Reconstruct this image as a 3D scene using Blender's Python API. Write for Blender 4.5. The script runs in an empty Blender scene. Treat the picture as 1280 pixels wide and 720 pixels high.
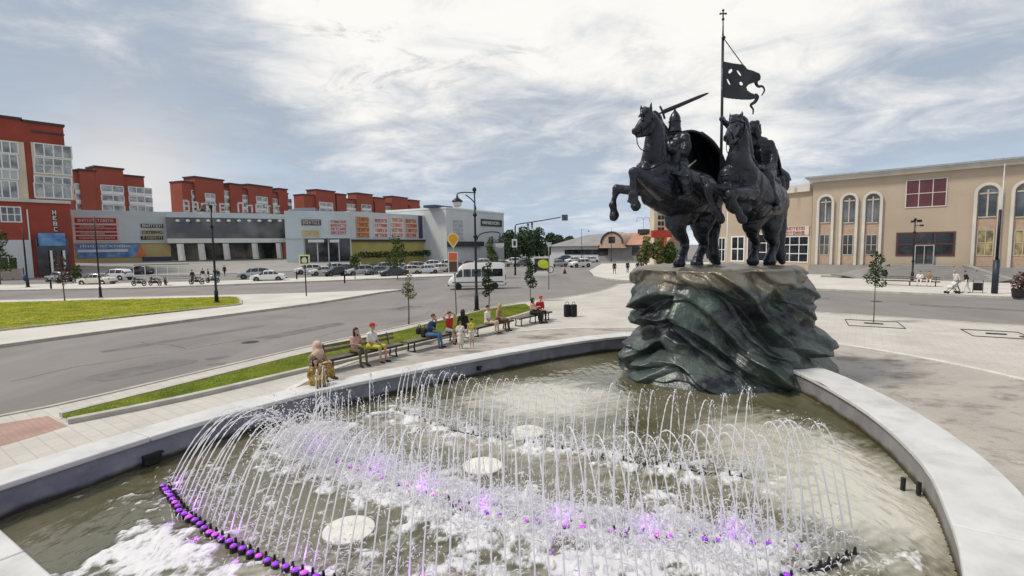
import bpy, bmesh, math, random
from mathutils import Vector, Matrix, noise
import numpy as np
random.seed(7)
S = bpy.context.scene
COL = S.collection
R = math.radians
# ------------------------------------------------------------------ camera
FPX, CH, PITCH, ROLL = 620.0, 4.2, R(4.8), R(-0.8)
cd = bpy.data.cameras.new('camera'); cam = bpy.data.objects.new('camera', cd); COL.objects.link(cam)
cd.sensor_width = 36; cd.lens = 36*FPX/1280; cd.clip_start = .1; cd.clip_end = 3000
CM = Matrix.Rotation(math.pi/2-PITCH, 4, 'X') @ Matrix.Rotation(ROLL, 4, 'Z')
cam.matrix_world = Matrix.Translation((0, 0, CH)) @ CM
S.camera = cam
CM3 = CM.to_3x3()
def ray(px, py): return CM3 @ Vector(((px-640)/FPX, (360-py)/FPX, -1))
def G(px, py, z=0.0):
    d = ray(px, py); t = (z-CH)/d.z
    return Vector((d.x*t, d.y*t, z))
def D(px, py, y):
    d = ray(px, py); t = y/d.y
    return Vector((d.x*t, y, CH+d.z*t))
def G2(px, py, z=0.0):
    v = G(px, py, z); return (v.x, v.y)
# ------------------------------------------------------------------ mesh builder
class MB:
    def __init__(s): s.v = []; s.f = []; s.m = []; s.mi = 0
    def add(s, vs, fs):
        o = len(s.v); s.v += [tuple(v) for v in vs]
        for f in fs: s.f.append(tuple(i+o for i in f)); s.m.append(s.mi)
        return s
    def box(s, c, d, rz=0, M=None):
        hx, hy, hz = d[0]/2, d[1]/2, d[2]/2
        vs = [Vector((x*hx, y*hy, z*hz)) for z in (-1, 1) for y in (-1, 1) for x in (-1, 1)]
        T = Matrix.Translation(c) @ Matrix.Rotation(rz, 4, 'Z')
        if M is not None: T = M @ T
        return s.add([T @ v for v in vs], [(0,2,3,1),(4,5,7,6),(0,1,5,4),(2,6,7,3),(0,4,6,2),(1,3,7,5)])
    def hexa(s, b, t):
        return s.add(list(b)+list(t), [(3,2,1,0),(4,5,6,7),(0,1,5,4),(1,2,6,5),(2,3,7,6),(3,0,4,7)])
    def prism(s, poly, z0, z1):
        n = len(poly)
        a = sum(poly[i][0]*poly[(i+1)%n][1]-poly[(i+1)%n][0]*poly[i][1] for i in range(n))
        if a < 0: poly = poly[::-1]
        return s.add([(p[0], p[1], z0) for p in poly]+[(p[0], p[1], z1) for p in poly],
                     [tuple(range(n))[::-1], tuple(range(n, 2*n))]+[(i, (i+1) % n, n+(i+1) % n, n+i) for i in range(n)])
    def tube(s, pts, rad, n=8, cap=True):
        pts = [Vector(p) for p in pts]
        if not isinstance(rad, (list, tuple)): rad = [rad]*len(pts)
        o = len(s.v); N = len(pts); up = None
        for i, p in enumerate(pts):
            t = (pts[min(i+1, N-1)]-pts[max(i-1, 0)])
            t = t.normalized() if t.length > 1e-9 else Vector((0, 0, 1))
            if up is None:
                up = Vector((0, 0, 1)) if abs(t.z) < .9 else Vector((1, 0, 0))
            a = t.cross(up)
            if a.length < 1e-6: a = t.cross(Vector((0, 1, 0)))
            a.normalize(); b = a.cross(t).normalized(); up = b
            for k in range(n):
                w = 2*math.pi*k/n
                s.v.append(tuple(p+(a*math.cos(w)+b*math.sin(w))*rad[i]))
        for i in range(N-1):
            for k in range(n):
                s.f.append((o+i*n+k, o+i*n+(k+1) % n, o+(i+1)*n+(k+1) % n, o+(i+1)*n+k)); s.m.append(s.mi)
        if cap:
            s.f.append(tuple(o+k for k in range(n))[::-1]); s.m.append(s.mi)
            s.f.append(tuple(o+(N-1)*n+k for k in range(n))); s.m.append(s.mi)
        return s
    def lathe(s, prof, c=(0, 0, 0), n=16, M=None):
        o = len(s.v); N = len(prof)
        for r, z in prof:
            for k in range(n):
                w = 2*math.pi*k/n
                v = Vector((c[0]+r*math.cos(w), c[1]+r*math.sin(w), c[2]+z))
                s.v.append(tuple(M @ v if M is not None else v))
        for i in range(N-1):
            for k in range(n):
                s.f.append((o+i*n+k, o+i*n+(k+1) % n, o+(i+1)*n+(k+1) % n, o+(i+1)*n+k)); s.m.append(s.mi)
        s.f.append(tuple(o+k for k in range(n))[::-1]); s.m.append(s.mi)
        s.f.append(tuple(o+(N-1)*n+k for k in range(n))); s.m.append(s.mi)
        return s
    def cap(s, a, b, ra, rb, n=10, k=4):
        """tapered capsule"""
        a = Vector(a); b = Vector(b); t = b-a
        L = t.length
        if L < 1e-6: t = Vector((0, 0, 1)); L = 1e-6
        q = Vector((0, 0, 1)).rotation_difference(t).to_matrix().to_4x4()
        prof = []
        for i in range(k+1):
            w = -math.pi/2+math.pi/2*i/k
            prof.append((max(ra*math.cos(w), ra*.02), ra*math.sin(w)))
        for i in range(k+1):
            w = math.pi/2*i/k
            prof.append((max(rb*math.cos(w), rb*.02), L+rb*math.sin(w)))
        return s.lathe(prof, n=n, M=Matrix.Translation(a) @ q)
    def ell(s, c, r, rot=None, n=14, k=8):
        M = Matrix.Translation(c)
        if rot is not None: M = M @ rot.to_4x4()
        M = M @ Matrix.Diagonal((r[0], r[1], r[2], 1))
        prof = [(max(math.cos(-math.pi/2+math.pi*i/k), .02), math.sin(-math.pi/2+math.pi*i/k)) for i in range(k+1)]
        return s.lathe(prof, n=n, M=M)
    def build(s, name, mats, parent=None, smooth=False, loc=None):
        me = bpy.data.meshes.new(name); me.from_pydata(s.v, [], s.f)
        for m in (mats if isinstance(mats, (list, tuple)) else [mats]): me.materials.append(m)
        if any(s.m): me.polygons.foreach_set('material_index', s.m)
        if smooth: me.polygons.foreach_set('use_smooth', [True]*len(me.polygons))
        me.update()
        o = bpy.data.objects.new(name, me); COL.objects.link(o)
        if parent is not None: o.parent = parent
        if loc is not None: o.location = loc
        return o
def tag(o, label=None, cat=None, group=None, kind=None):
    if label: o['label'] = label
    if cat: o['category'] = cat
    if group: o['group'] = group
    if kind: o['kind'] = kind
    return o
def empty(name, loc, rz=0, label=None, cat=None, group=None):
    o = bpy.data.objects.new(name, None); COL.objects.link(o)
    o.location = loc; o.rotation_euler = (0, 0, rz); o.empty_display_size = .3
    return tag(o, label, cat, group)
def kids(o):
    return [c for c in COL.objects if c.parent is o]
KID = {}
def copy_tree(o, parent=None):
    c = o.copy(); COL.objects.link(c)
    if parent is not None: c.parent = parent
    for ch in KID.get(o.name) or list(o.children): copy_tree(ch, c)
    return c
def autosmooth(o, ang=40):
    me = o.data
    me.polygons.foreach_set('use_smooth', [True]*len(me.polygons))
    try: me.set_sharp_from_angle(angle=R(ang))
    except Exception: pass
    return o
def bevel(o, w, seg=2):
    m = o.modifiers.new('bevel', 'BEVEL'); m.width = w; m.segments = seg; m.limit_method = 'ANGLE'
    return o
def remesh(mb, voxel, it=6, fac=.5, adapt=0):
    """union of closed shapes as one continuous mesh (numpy-free voxel remesh)"""
    o = mb.build('tmp', []) if False else None
    me = bpy.data.meshes.new('tmp'); me.from_pydata(mb.v, [], mb.f); me.update()
    o = bpy.data.objects.new('tmp', me); COL.objects.link(o)
    m = o.modifiers.new('r', 'REMESH'); m.mode = 'VOXEL'; m.voxel_size = voxel; m.adaptivity = adapt
    if it:
        k = o.modifiers.new('s', 'SMOOTH'); k.iterations = it; k.factor = fac
    dg = bpy.context.evaluated_depsgraph_get()
    e = o.evaluated_get(dg); out = bpy.data.meshes.new_from_object(e, depsgraph=dg)
    bpy.data.objects.remove(o); bpy.data.meshes.remove(me)
    out.polygons.foreach_set('use_smooth', [True]*len(out.polygons))
    return out
def link_mesh(name, me, mats, parent=None):
    me.name = name; me.materials.clear()
    for m in (mats if isinstance(mats, (list, tuple)) else [mats]): me.materials.append(m)
    o = bpy.data.objects.new(name, me); COL.objects.link(o)
    if parent is not None: o.parent = parent
    return o
# ------------------------------------------------------------------ materials
def srgb(r, g, b):
    f = lambda c: (c/255/12.92 if c/255 <= .04045 else ((c/255+.055)/1.055)**2.4)
    return (f(r), f(g), f(b))
MATS = {}
def mat(name, col, rough=.7, metal=0, var=.12, scale=3.0, bump=0.0, bscale=40, spec=.4, col2=None, detail=4, coord='Object', trans=0, ramp=(.35, .65), emit=None, est=0, coat=0):
    if name in MATS: return MATS[name]
    m = bpy.data.materials.new(name); m.use_nodes = True; MATS[name] = m
    nt = m.node_tree; b = nt.nodes['Principled BSDF']
    b.inputs['Roughness'].default_value = rough; b.inputs['Metallic'].default_value = metal
    b.inputs['Specular IOR Level'].default_value = spec
    if trans: b.inputs['Transmission Weight'].default_value = trans
    if coat: b.inputs['Coat Weight'].default_value = coat
    if emit: b.inputs['Emission Color'].default_value = (*emit, 1); b.inputs['Emission Strength'].default_value = est
    tc = nt.nodes.new('ShaderNodeTexCoord')
    n = nt.nodes.new('ShaderNodeTexNoise'); n.inputs['Scale'].default_value = scale; n.inputs['Detail'].default_value = detail
    nt.links.new(tc.outputs[coord], n.inputs['Vector'])
    cr = nt.nodes.new('ShaderNodeValToRGB')
    c2 = col2 or tuple(min(1, c*(1+var)) for c in col)
    c1 = col if col2 else tuple(c*(1-var) for c in col)
    cr.color_ramp.elements[0].position, cr.color_ramp.elements[1].position = ramp
    cr.color_ramp.elements[0].color = (*c1, 1); cr.color_ramp.elements[1].color = (*c2, 1)
    nt.links.new(n.outputs['Fac'], cr.inputs['Fac']); nt.links.new(cr.outputs['Color'], b.inputs['Base Color'])
    if bump:
        n2 = nt.nodes.new('ShaderNodeTexNoise'); n2.inputs['Scale'].default_value = bscale; n2.inputs['Detail'].default_value = 3
        nt.links.new(tc.outputs[coord], n2.inputs['Vector'])
        bp = nt.nodes.new('ShaderNodeBump'); bp.inputs['Strength'].default_value = bump; bp.inputs['Distance'].default_value = .02
        nt.links.new(n2.outputs['Fac'], bp.inputs['Height']); nt.links.new(bp.outputs['Normal'], b.inputs['Normal'])
    return m
def nodes(m): return m.node_tree.nodes, m.node_tree.links, m.node_tree.nodes['Principled BSDF']
def darkmetal(): return mat('dark_metal', (.022, .023, .026), .45, .3, .2)
# smooth polyline (Catmull-Rom)
def smooth_line(P, n=8, closed=False):
    P = [Vector(p) for p in P]; out = []; N = len(P)
    for i in range(N if closed else N-1):
        if closed: a, b, c, d = P[(i-1) % N], P[i], P[(i+1) % N], P[(i+2) % N]
        else: a, b, c, d = P[max(i-1, 0)], P[i], P[i+1], P[min(i+2, N-1)]
        for k in range(n):
            t = k/n
            out.append(.5*((2*b)+(c-a)*t+(2*a-5*b+4*c-d)*t*t+(3*b-a-3*c+d)*t**3))
    if not closed: out.append(P[-1])
    return out
def resample(P, step):
    P = [Vector(p) for p in P]; L = [0]
    for a, b in zip(P, P[1:]): L.append(L[-1]+(b-a).length)
    n = max(1, round(L[-1]/step)); out = []; j = 0
    for i in range(n+1):
        t = L[-1]*i/n
        while j < len(P)-2 and L[j+1] < t: j += 1
        s = (t-L[j])/max(1e-9, L[j+1]-L[j]); out.append(P[j].lerp(P[j+1], s))
    return out
def offset(P, d):
    out = []
    for i, p in enumerate(P):
        t = (P[min(i+1, len(P)-1)]-P[max(i-1, 0)]); n = Vector((-t.y, t.x, 0)).normalized()
        out.append(p+n*d)
    return out
# ------------------------------------------------------------------ ground materials
def speckle(m, amt=.25, scale=300):
    n, l, b = nodes(m)
    src = b.inputs['Base Color'].links[0].from_socket
    t = n.new('ShaderNodeTexNoise'); t.inputs['Scale'].default_value = scale; t.inputs['Detail'].default_value = 2
    tc = [x for x in n if x.type == 'TEX_COORD'][0]; l.new(tc.outputs['Object'], t.inputs['Vector'])
    mx = n.new('ShaderNodeMixRGB'); mx.blend_type = 'OVERLAY'; mx.inputs['Fac'].default_value = amt
    l.new(src, mx.inputs[1]); l.new(t.outputs['Fac'], mx.inputs[2]); l.new(mx.outputs[0], b.inputs['Base Color'])
    return m
def stains(m, col, scale, lo, hi, fac=.6, stretch=None, detail=6, rough=None):
    """irregular stains of another colour over a material"""
    n, l, b = nodes(m)
    src = b.inputs['Base Color'].links[0].from_socket
    tc = [x for x in n if x.type == 'TEX_COORD'][0]
    t = n.new('ShaderNodeTexNoise'); t.inputs['Scale'].default_value = scale; t.inputs['Detail'].default_value = detail
    t.inputs['Roughness'].default_value = .62
    vec = tc.outputs['Object']
    if stretch:
        mp = n.new('ShaderNodeMapping'); mp.inputs['Scale'].default_value = stretch[:3]
        if len(stretch) > 3: mp.inputs['Rotation'].default_value = (0, 0, stretch[3])
        l.new(vec, mp.inputs['Vector']); vec = mp.outputs[0]
    l.new(vec, t.inputs['Vector'])
    r = n.new('ShaderNodeMapRange'); r.inputs['From Min'].default_value = lo; r.inputs['From Max'].default_value = hi; r.inputs['To Max'].default_value = fac
    l.new(t.outputs['Fac'], r.inputs['Value'])
    mx = n.new('ShaderNodeMixRGB'); l.new(r.outputs[0], mx.inputs['Fac']); l.new(src, mx.inputs[1]); mx.inputs[2].default_value = (*col, 1)
    l.new(mx.outputs[0], b.inputs['Base Color'])
    return m
def paved(m, sx, sy, joint=(.2, .19, .18), rot=0.0, w=.012, fac=.7):
    """mortar joints of laid slabs"""
    n, l, b = nodes(m)
    src = b.inputs['Base Color'].links[0].from_socket
    tc = [x for x in n if x.type == 'TEX_COORD'][0]
    mp = n.new('ShaderNodeMapping'); mp.inputs['Rotation'].default_value = (0, 0, rot); l.new(tc.outputs['Object'], mp.inputs['Vector'])
    br = n.new('ShaderNodeTexBrick'); br.inputs['Scale'].default_value = 1; br.inputs['Brick Width'].default_value = sx; br.inputs['Row Height'].default_value = sy
    br.inputs['Mortar Size'].default_value = w; br.inputs['Color1'].default_value = (1, 1, 1, 1); br.inputs['Color2'].default_value = (.86, .86, .86, 1); br.inputs['Mortar'].default_value = (0, 0, 0, 1)
    l.new(mp.outputs[0], br.inputs['Vector'])
    mu = n.new('ShaderNodeMixRGB'); mu.blend_type = 'MULTIPLY'; mu.inputs['Fac'].default_value = 1
    l.new(src, mu.inputs[1]); l.new(br.outputs['Color'], mu.inputs[2])
    ml = n.new('ShaderNodeMath'); ml.operation = 'MULTIPLY'; ml.inputs[1].default_value = fac; l.new(br.outputs['Fac'], ml.inputs[0])
    mi = n.new('ShaderNodeMixRGB'); l.new(br.outputs['Fac'], mi.inputs['Fac']); l.new(mu.outputs[0], mi.inputs[1]); mi.inputs[2].default_value = (*joint, 1)
    mz = n.new('ShaderNodeMixRGB'); mz.inputs['Fac'].default_value = fac; l.new(src, mz.inputs[1]); l.new(mi.outputs[0], mz.inputs[2])
    l.new(mz.outputs[0], b.inputs['Base Color'])
    return m
M_asph = stains(stains(speckle(mat('asphalt', (.225, .208, .20), .85, var=.1, scale=.25, detail=6, bump=.3, bscale=120), .3, 160),
                (.145, .132, .128), .22, .5, .72, .55, (1, .16, 1, R(-27))), (.31, .285, .27), .5, .55, .75, .5, (1, .12, 1, R(-27)))
M_pave = paved(stains(speckle(mat('pale_paving', (.53, .50, .455), .8, var=.08, scale=.5, detail=6), .15, 60), (.33, .31, .285), .35, .5, .75, .55), .6, .3, (.3, .28, .26), R(35), .012, .5)
M_pave_far = stains(speckle(mat('pale_paving_far', (.57, .545, .50), .8, var=.08, scale=.3, detail=6), .15, 30), (.38, .36, .34), .2, .5, .75, .5)
M_stain = paved(stains(stains(speckle(mat('stained_pavers', (.42, .385, .345), .8, var=.10, scale=.6, detail=8), .3, 50), (.13, .11, .10), .5, .52, .66, .85, (1, 1.7, 1, .4), 10),
                (.20, .17, .15), 2.6, .56, .70, .7, None, 10), .24, .12, (.26, .23, .2), R(20), .008, .35)
M_kerb = stains(mat('kerb_concrete', (.46, .43, .39), .85, var=.12, scale=2, detail=6), (.25, .23, .2), 1.5, .5, .7, .5)
M_granite = stains(speckle(mat('light_granite', (.61, .605, .60), .55, var=.06, scale=1.2, detail=6), .3, 220), (.40, .39, .38), 1.3, .46, .70, .65)
M_granite_d = stains(speckle(mat('blue_granite', (.20, .205, .25), .5, var=.15, scale=1.5, detail=6), .5, 140), (.36, .36, .39), 2.2, .5, .7, .5)
M_grass = stains(mat('lawn_grass', (.17, .20, .014), .9, var=.3, scale=1.2, detail=8, bump=.8, bscale=60), (.36, .33, .02), .45, .42, .68, .75)
M_grass2 = stains(mat('strip_grass', (.105, .16, .012), .9, var=.3, scale=1.5, detail=8, bump=.8, bscale=60), (.21, .24, .02), .6, .45, .7, .7)
M_line = mat('road_paint', (.62, .6, .57), .8, var=.15, scale=6)
M_red = paved(mat('red_pavers', (.40, .25, .21), .8, var=.15, scale=1), .22, .11, (.25, .2, .18), R(35), .01, .6)
M_soil = mat('plinth_soil', (.1, .08, .06), .9)

def waterline(m, z0, z1, col=(.035, .032, .026)):
    n, l, b = nodes(m); src = b.inputs['Base Color'].links[0].from_socket; tc = [x for x in n if x.type == 'TEX_COORD'][0]
    sp = n.new('ShaderNodeSeparateXYZ'); l.new(tc.outputs['Object'], sp.inputs[0]); t = n.new('ShaderNodeTexNoise'); t.inputs['Scale'].default_value = 2.5; t.inputs['Detail'].default_value = 5; l.new(tc.outputs['Object'], t.inputs['Vector'])
    a = n.new('ShaderNodeMath'); a.operation = 'MULTIPLY_ADD'; a.inputs[1].default_value = -.16; l.new(t.outputs['Fac'], a.inputs[0]); l.new(sp.outputs['Z'], a.inputs[2])
    r = n.new('ShaderNodeMapRange'); r.inputs['From Min'].default_value = z1; r.inputs['From Max'].default_value = z0; l.new(a.outputs[0], r.inputs['Value'])
    mx = n.new('ShaderNodeMixRGB'); l.new(r.outputs[0], mx.inputs[0]); l.new(src, mx.inputs[1]); mx.inputs[2].default_value = (*col, 1); l.new(mx.outputs[0], b.inputs['Base Color']); return m
waterline(M_granite_d, .17, .25)
def sheet(name, poly, z, m, kind='structure', zb=None):
    mb = MB()
    if zb is None:
        mb.add([(p[0], p[1], z) for p in poly], [tuple(range(len(poly)))])
    else: mb.prism([(p[0], p[1]) for p in poly], zb, z)
    o = mb.build(name, m); o['kind'] = kind
    me = o.data; bm = bmesh.new(); bm.from_mesh(me)
    bmesh.ops.triangulate(bm, faces=[f for f in bm.faces if len(f.verts) > 4]); bm.normal_update()
    if zb is None:
        for f in bm.faces:
            if f.normal.z < 0: f.normal_flip()
    bm.to_mesh(me); bm.free()
    return o
def strip(mb, P, w, z0, z1):
    """kerb of width w along P, kept to its left"""
    A = P; B = offset(P, w)
    for i in range(len(P)-1):
        mb.hexa([(*A[i].xy, z0), (*A[i+1].xy, z0), (*B[i+1].xy, z0), (*B[i].xy, z0)],
                [(*A[i].xy, z1), (*A[i+1].xy, z1), (*B[i+1].xy, z1), (*B[i].xy, z1)])
def kerb(name, pts, w=.18, z0=0, z1=.15, m=None, n=6):
    mb = MB(); P = resample(smooth_line([(p[0], p[1], 0) for p in pts], n), 1.2)
    strip(mb, P, w, z0, z1)
    o = mb.build(name, m or M_kerb); o['kind'] = 'structure'
    return o
# big asphalt ground to the horizon
g = MB(); n = 24
rings = [0, 40, 120, 300, 800, 2500]
vs = [(0, 0, 0)]; fs = []
for ri, rr in enumerate(rings[1:]):
    for k in range(n):
        w = 2*math.pi*k/n; vs.append((rr*math.cos(w), rr*math.sin(w)+20, 0))
for k in range(n): fs.append((0, 1+k, 1+(k+1) % n))
for ri in range(len(rings)-2):
    for k in range(n):
        a = 1+ri*n+k; b = 1+ri*n+(k+1) % n; fs.append((a, a+n, b+n, b))
g.add(vs, fs); tag(g.build('road', M_asph), kind='structure')
# fountain plaza
road_edge = [(-24, -12), (-16, 5.5), (-12.9, 12.1), (-12.0, 13.3), (-8.6, 20.4), (-6.2, 24.6), (-3.2, 30.0), (.9, 36.3), (4.4, 39.2), (8.5, 45.0), (11.2, 51.6)]
plaza_r = [(12.2, 52.3), (13.2, 51.2), (14.2, 46), (15.2, 36.5), (17.4, 29.3), (20.1, 26.7), (24.1, 23.0), (32, 16.6), (44, 8), (44, -14)]
P1 = [(p.x, p.y) for p in smooth_line([(*p, 0) for p in road_edge], 5)]
P2 = [(p.x, p.y) for p in smooth_line([(*p, 0) for p in plaza_r], 5)]
sheet('plaza_paving', P1+P2, .12, M_pave)
kerb('kerb', road_edge, .16, 0, .15)
kerb('kerb', plaza_r, .16, 0, .15)
# circular white curb and the stained pavers inside it
cc = Vector((3.2, 13.3, 0)); cr_ = 11.6
def circ(a, r): return Vector((cc.x+r*math.cos(R(a)), cc.y+r*math.sin(R(a)), 0))
def curb_r(a):   # a little wider towards the camera's right
    return 10.6+1.0*math.cos(R(a-15))
ring = [circ(a, curb_r(a)) for a in range(-75, 200, 4)]
sheet('stained_paving', [(p.x, p.y) for p in ring]+[(-4, 2), (4, 0)], .124, M_stain)
mb = MB(); strip(mb, ring, -.22, .1, .145); tag(mb.build('curb', mat('white_curb', (.62, .59, .55), .8, var=.1, scale=3)), kind='structure')
# red pavers at the end of the grass strip
sheet('red_paving', [G2(-60, 575, .12), G2(-60, 540, .12), G2(60, 520, .12), G2(84, 533, .12), G2(25, 551, .12)], .124, M_red)
# grass strip beside the benches
def px(pts, z): return [G2(x, y, z) for x, y in pts]
gs_top = [(78, 518), (230, 480), (386, 441), (500, 414), (600, 389), (645, 381), (657, 380)]
gs_bot = [(84, 524), (230, 495), (386, 459), (450, 445), (530, 427), (600, 407), (663, 389), (666, 386)]
strip_poly = px(gs_top, .2)+px(gs_bot[::-1], .2)
sheet('lawn_strip', strip_poly, .2, M_grass2)
kerb('kerb', px(gs_bot, .2), -.22, .1, .24, None, 3)
kerb('kerb', px(gs_top, .2), .16, .1, .23, None, 3)
# left island with its lawn
isl = [(-36, -6), (-22.9, 21.8), (-18.6, 30.4), (-14.7, 37.9), (-12.3, 45.5), (-10.6, 48.6), (-12.0, 49.0), (-18.2, 46.9), (-26.2, 45.6), (-45, 43.4), (-90, 37), (-90, -6)]
sheet('island_paving', isl, .12, M_pave_far)
kerb('kerb', isl[:7], .16, 0, .15, None, 2); kerb('kerb', isl[6:11], .16, 0, .15, None, 2)
lawn = [(-36, 7), (-27.1, 25.7), (-20.7, 36.0), (-20.4, 37.2), (-23.6, 42.6), (-25.5, 42.9), (-40, 41.0), (-80, 35), (-80, 7)]
sheet('lawn', lawn, .19, M_grass)
kerb('kerb', lawn[:6], .16, .1, .22, None, 2)
# car park pavement strip
ps = [(-120, 52), (-75, 54), (-58.5, 55), (-43, 56.0), (-31.6, 60.2), (-20, 65.5), (-9.4, 70.4), (-6.5, 73.5), (-8, 76.5), (-16, 77), (-25, 74), (-32, 70.5), (-40, 66.5), (-52, 65), (-75, 66), (-120, 66)]
sheet('car_park_pavement', ps, .12, M_pave_far)
kerb('kerb', ps[:9], .16, 0, .15, None, 3)
# right pavement in front of the ochre building
rp = [(11.0, 66.2), (12.0, 59.5), (13.6, 56.6), (18, 51.9), (26.1, 44.0), (36, 34.6), (52, 19), (110, 19), (110, 110), (20, 110), (12.5, 80)]
sheet('right_pavement', rp, .12, M_pave_far)
kerb('kerb', rp[:7], -.16, 0, .15, None, 3)
# faint lane marks on the main road
mb = MB()
def dash(a, b, w=.14, z=.004):
    a = Vector((*a, 0)); b = Vector((*b, 0)); t = (b-a).normalized(); nn = Vector((-t.y, t.x, 0))*w/2
    mb.add([(*(a-nn).xy, z), (*(b-nn).xy, z), (*(b+nn).xy, z), (*(a+nn).xy, z)], [(0, 1, 2, 3)])
for k in range(9):
    t0 = Vector((-14.5, 20)).lerp(Vector((5, 62)), k/9); t1 = t0+(Vector((19.5, 42)).normalized()*2.2)
    dash(t0, t1, .1)
for k in range(7):
    t0 = Vector((17, 45)).lerp(Vector((34, 28.5)), k/7); dash(t0, t0+Vector((17, -16.5)).normalized()*1.6, .1)
tag(mb.build('lane_markings', mat('worn_paint', (.26, .25, .24), .85, var=.25, scale=5)), kind='structure')
# iron tree pits

# short grass over the lawns: tufts that break the edge and the sheen (nobody could count the blades)
def blades(name, c1, c2):
    m = mat(name, c1, .8, scale=.9, detail=6, col2=c2, spec=.2); n, l, b = nodes(m)
    t = n.new('ShaderNodeBsdfTranslucent'); l.new(b.inputs['Base Color'].links[0].from_socket, t.inputs[0]); x = n.new('ShaderNodeMixShader'); x.inputs[0].default_value = .45
    l.new(b.outputs[0], x.inputs[1]); l.new(t.outputs[0], x.inputs[2]); l.new(x.outputs[0], n['Material Output'].inputs['Surface']); return m
M_bl = blades('grass_blades', (.30, .36, .02), (.58, .54, .05)); M_bl2 = blades('strip_blades', (.22, .28, .035), (.42, .42, .06))
def grass(name, poly, n, m, seed, hmin=.04, hmax=.10, z=.19, w=.02, near=None):
    rr = random.Random(seed); xs_ = [p[0] for p in poly]; ys_ = [p[1] for p in poly]; mb = MB(); k = 0; tries = 0
    P = np.array([[rr.uniform(min(xs_), max(xs_)), rr.uniform(min(ys_), max(ys_))] for _ in range(n*4)])
    r = np.zeros(len(P), bool); N_ = len(poly)
    for i in range(N_):
        x0, y0 = poly[i]; x1, y1 = poly[(i+1) % N_]
        if y0 == y1: continue
        r ^= ((y0 > P[:, 1]) != (y1 > P[:, 1])) & (P[:, 0] < (x1-x0)*(P[:, 1]-y0)/(y1-y0)+x0)
    for x, y in P[r][:n]:
        if near and y > near: continue
        for b in range(3):
            a = rr.uniform(0, 6.28); h_ = rr.uniform(hmin, hmax); c, s_ = math.cos(a)*w, math.sin(a)*w; ox, oy = rr.gauss(0, .05), rr.gauss(0, .05); lx, ly = rr.gauss(0, h_*.4), rr.gauss(0, h_*.4)
            mb.add([(x+ox-c, y+oy-s_, z), (x+ox+c, y+oy+s_, z), (x+ox+lx, y+oy+ly, z+h_)], [(0, 1, 2)])
    o = mb.build(name, m); o['kind'] = 'stuff'; return o
grass('grass', strip_poly, 15000, M_bl2, 3, .02, .06, .2, .012)
lw_ = [(-34, 8), (-26.5, 25.7), (-20.9, 36.0), (-20.6, 37.2), (-23.8, 42.4), (-25.6, 42.6), (-40, 40.8), (-52, 38.6), (-52, 22)]
grass('grass', lw_, 17000, M_bl, 4, .03, .08, .19, .03)

# repairs, a manhole and a gully in the carriageway
M_patch = stains(speckle(mat('asphalt_patch', (.15, .14, .135), .9, var=.12, scale=1.5), .3, 90), (.21, .2, .19), 1.2, .45, .65, .6)
rr = random.Random(21)
for (cx_, cy_, w_, l_, a_) in ((-13.2, 17.5, 1.5, 3.2, 63), (-10.8, 25.5, 1.1, 5.0, 64), (-7.5, 34.5, 1.6, 2.4, 64), (-15.6, 24.0, .7, 7.5, 63), (-3.0, 44, 1.4, 5, 62), (22, 38, 1.4, 4.2, -43), (28.5, 30.5, 1.0, 6.0, -43), (-11.6, 19.2, .5, .8, 50), (-11.0, 18.1, .35, .6, 30)):
    P = []
    for k in range(20):
        t = k/20*2*math.pi; ux = max(-1, min(1, 1.35*math.cos(t)))*l_/2*(1+rr.uniform(-.04, .04)); uy = max(-1, min(1, 1.35*math.sin(t)))*w_/2*(1+rr.uniform(-.06, .06)); c_, s_ = math.cos(R(a_)), math.sin(R(a_))
        P.append((cx_+ux*c_-uy*s_, cy_+ux*s_+uy*c_))
    sheet('road_patch', P, .004, M_patch)
mb = MB(); M_crack = mat('crack_filler', (.05, .047, .045), .8)
for (x0, y0, a0, n_s) in ((-16.5, 16, 60, 26), (-9.4, 23.2, 68, 22), (-12.5, 30, 150, 10), (-6, 38, 60, 18), (19, 41, -45, 18), (-14, 21, 140, 9)):
    p = Vector((x0, y0, .0035)); a = R(a0); pts = [p.copy()]
    for k in range(n_s): a += rr.gauss(0, .25); a = a*.8+R(a0)*.2; p = p+Vector((math.cos(a), math.sin(a), 0))*rr.uniform(.3, .6); pts.append(p.copy())
    for q0, q1 in zip(pts, pts[1:]):
        n = (q1-q0); n = Vector((-n.y, n.x, 0)).normalized()*rr.uniform(.008, .022); mb.add([q0-n, q1-n, q1+n, q0+n], [(0, 1, 2, 3)])
tag(mb.build('road_cracks', M_crack), kind='structure')
M_iron = mat('cast_iron', (.06, .055, .05), .6, .5, .3, scale=20)
for (x, y, z, lab) in ((-12.0, 22.4, 0, 'round iron manhole cover in the road opposite the grass strip'), (21.6, 20.4, .12, 'round iron manhole cover in the pale paving right of the rock'), (25.5, 34.5, 0, 'round iron manhole cover in the right hand road')):
    mb = MB(); mb.lathe([(.36, 0), (.36, .006), (.31, .006), (.305, .004), (.30, .007), (.02, .007)], n=28)
    for k in range(6):
        for q in (.1, .2): w = k*math.pi/3+q; mb.box((math.cos(w)*q, math.sin(w)*q, .0085), (.05, .05, .003), w)
    tag(mb.build('manhole_cover', M_iron, None, False, (x, y, z)), lab, 'manhole cover')
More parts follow.
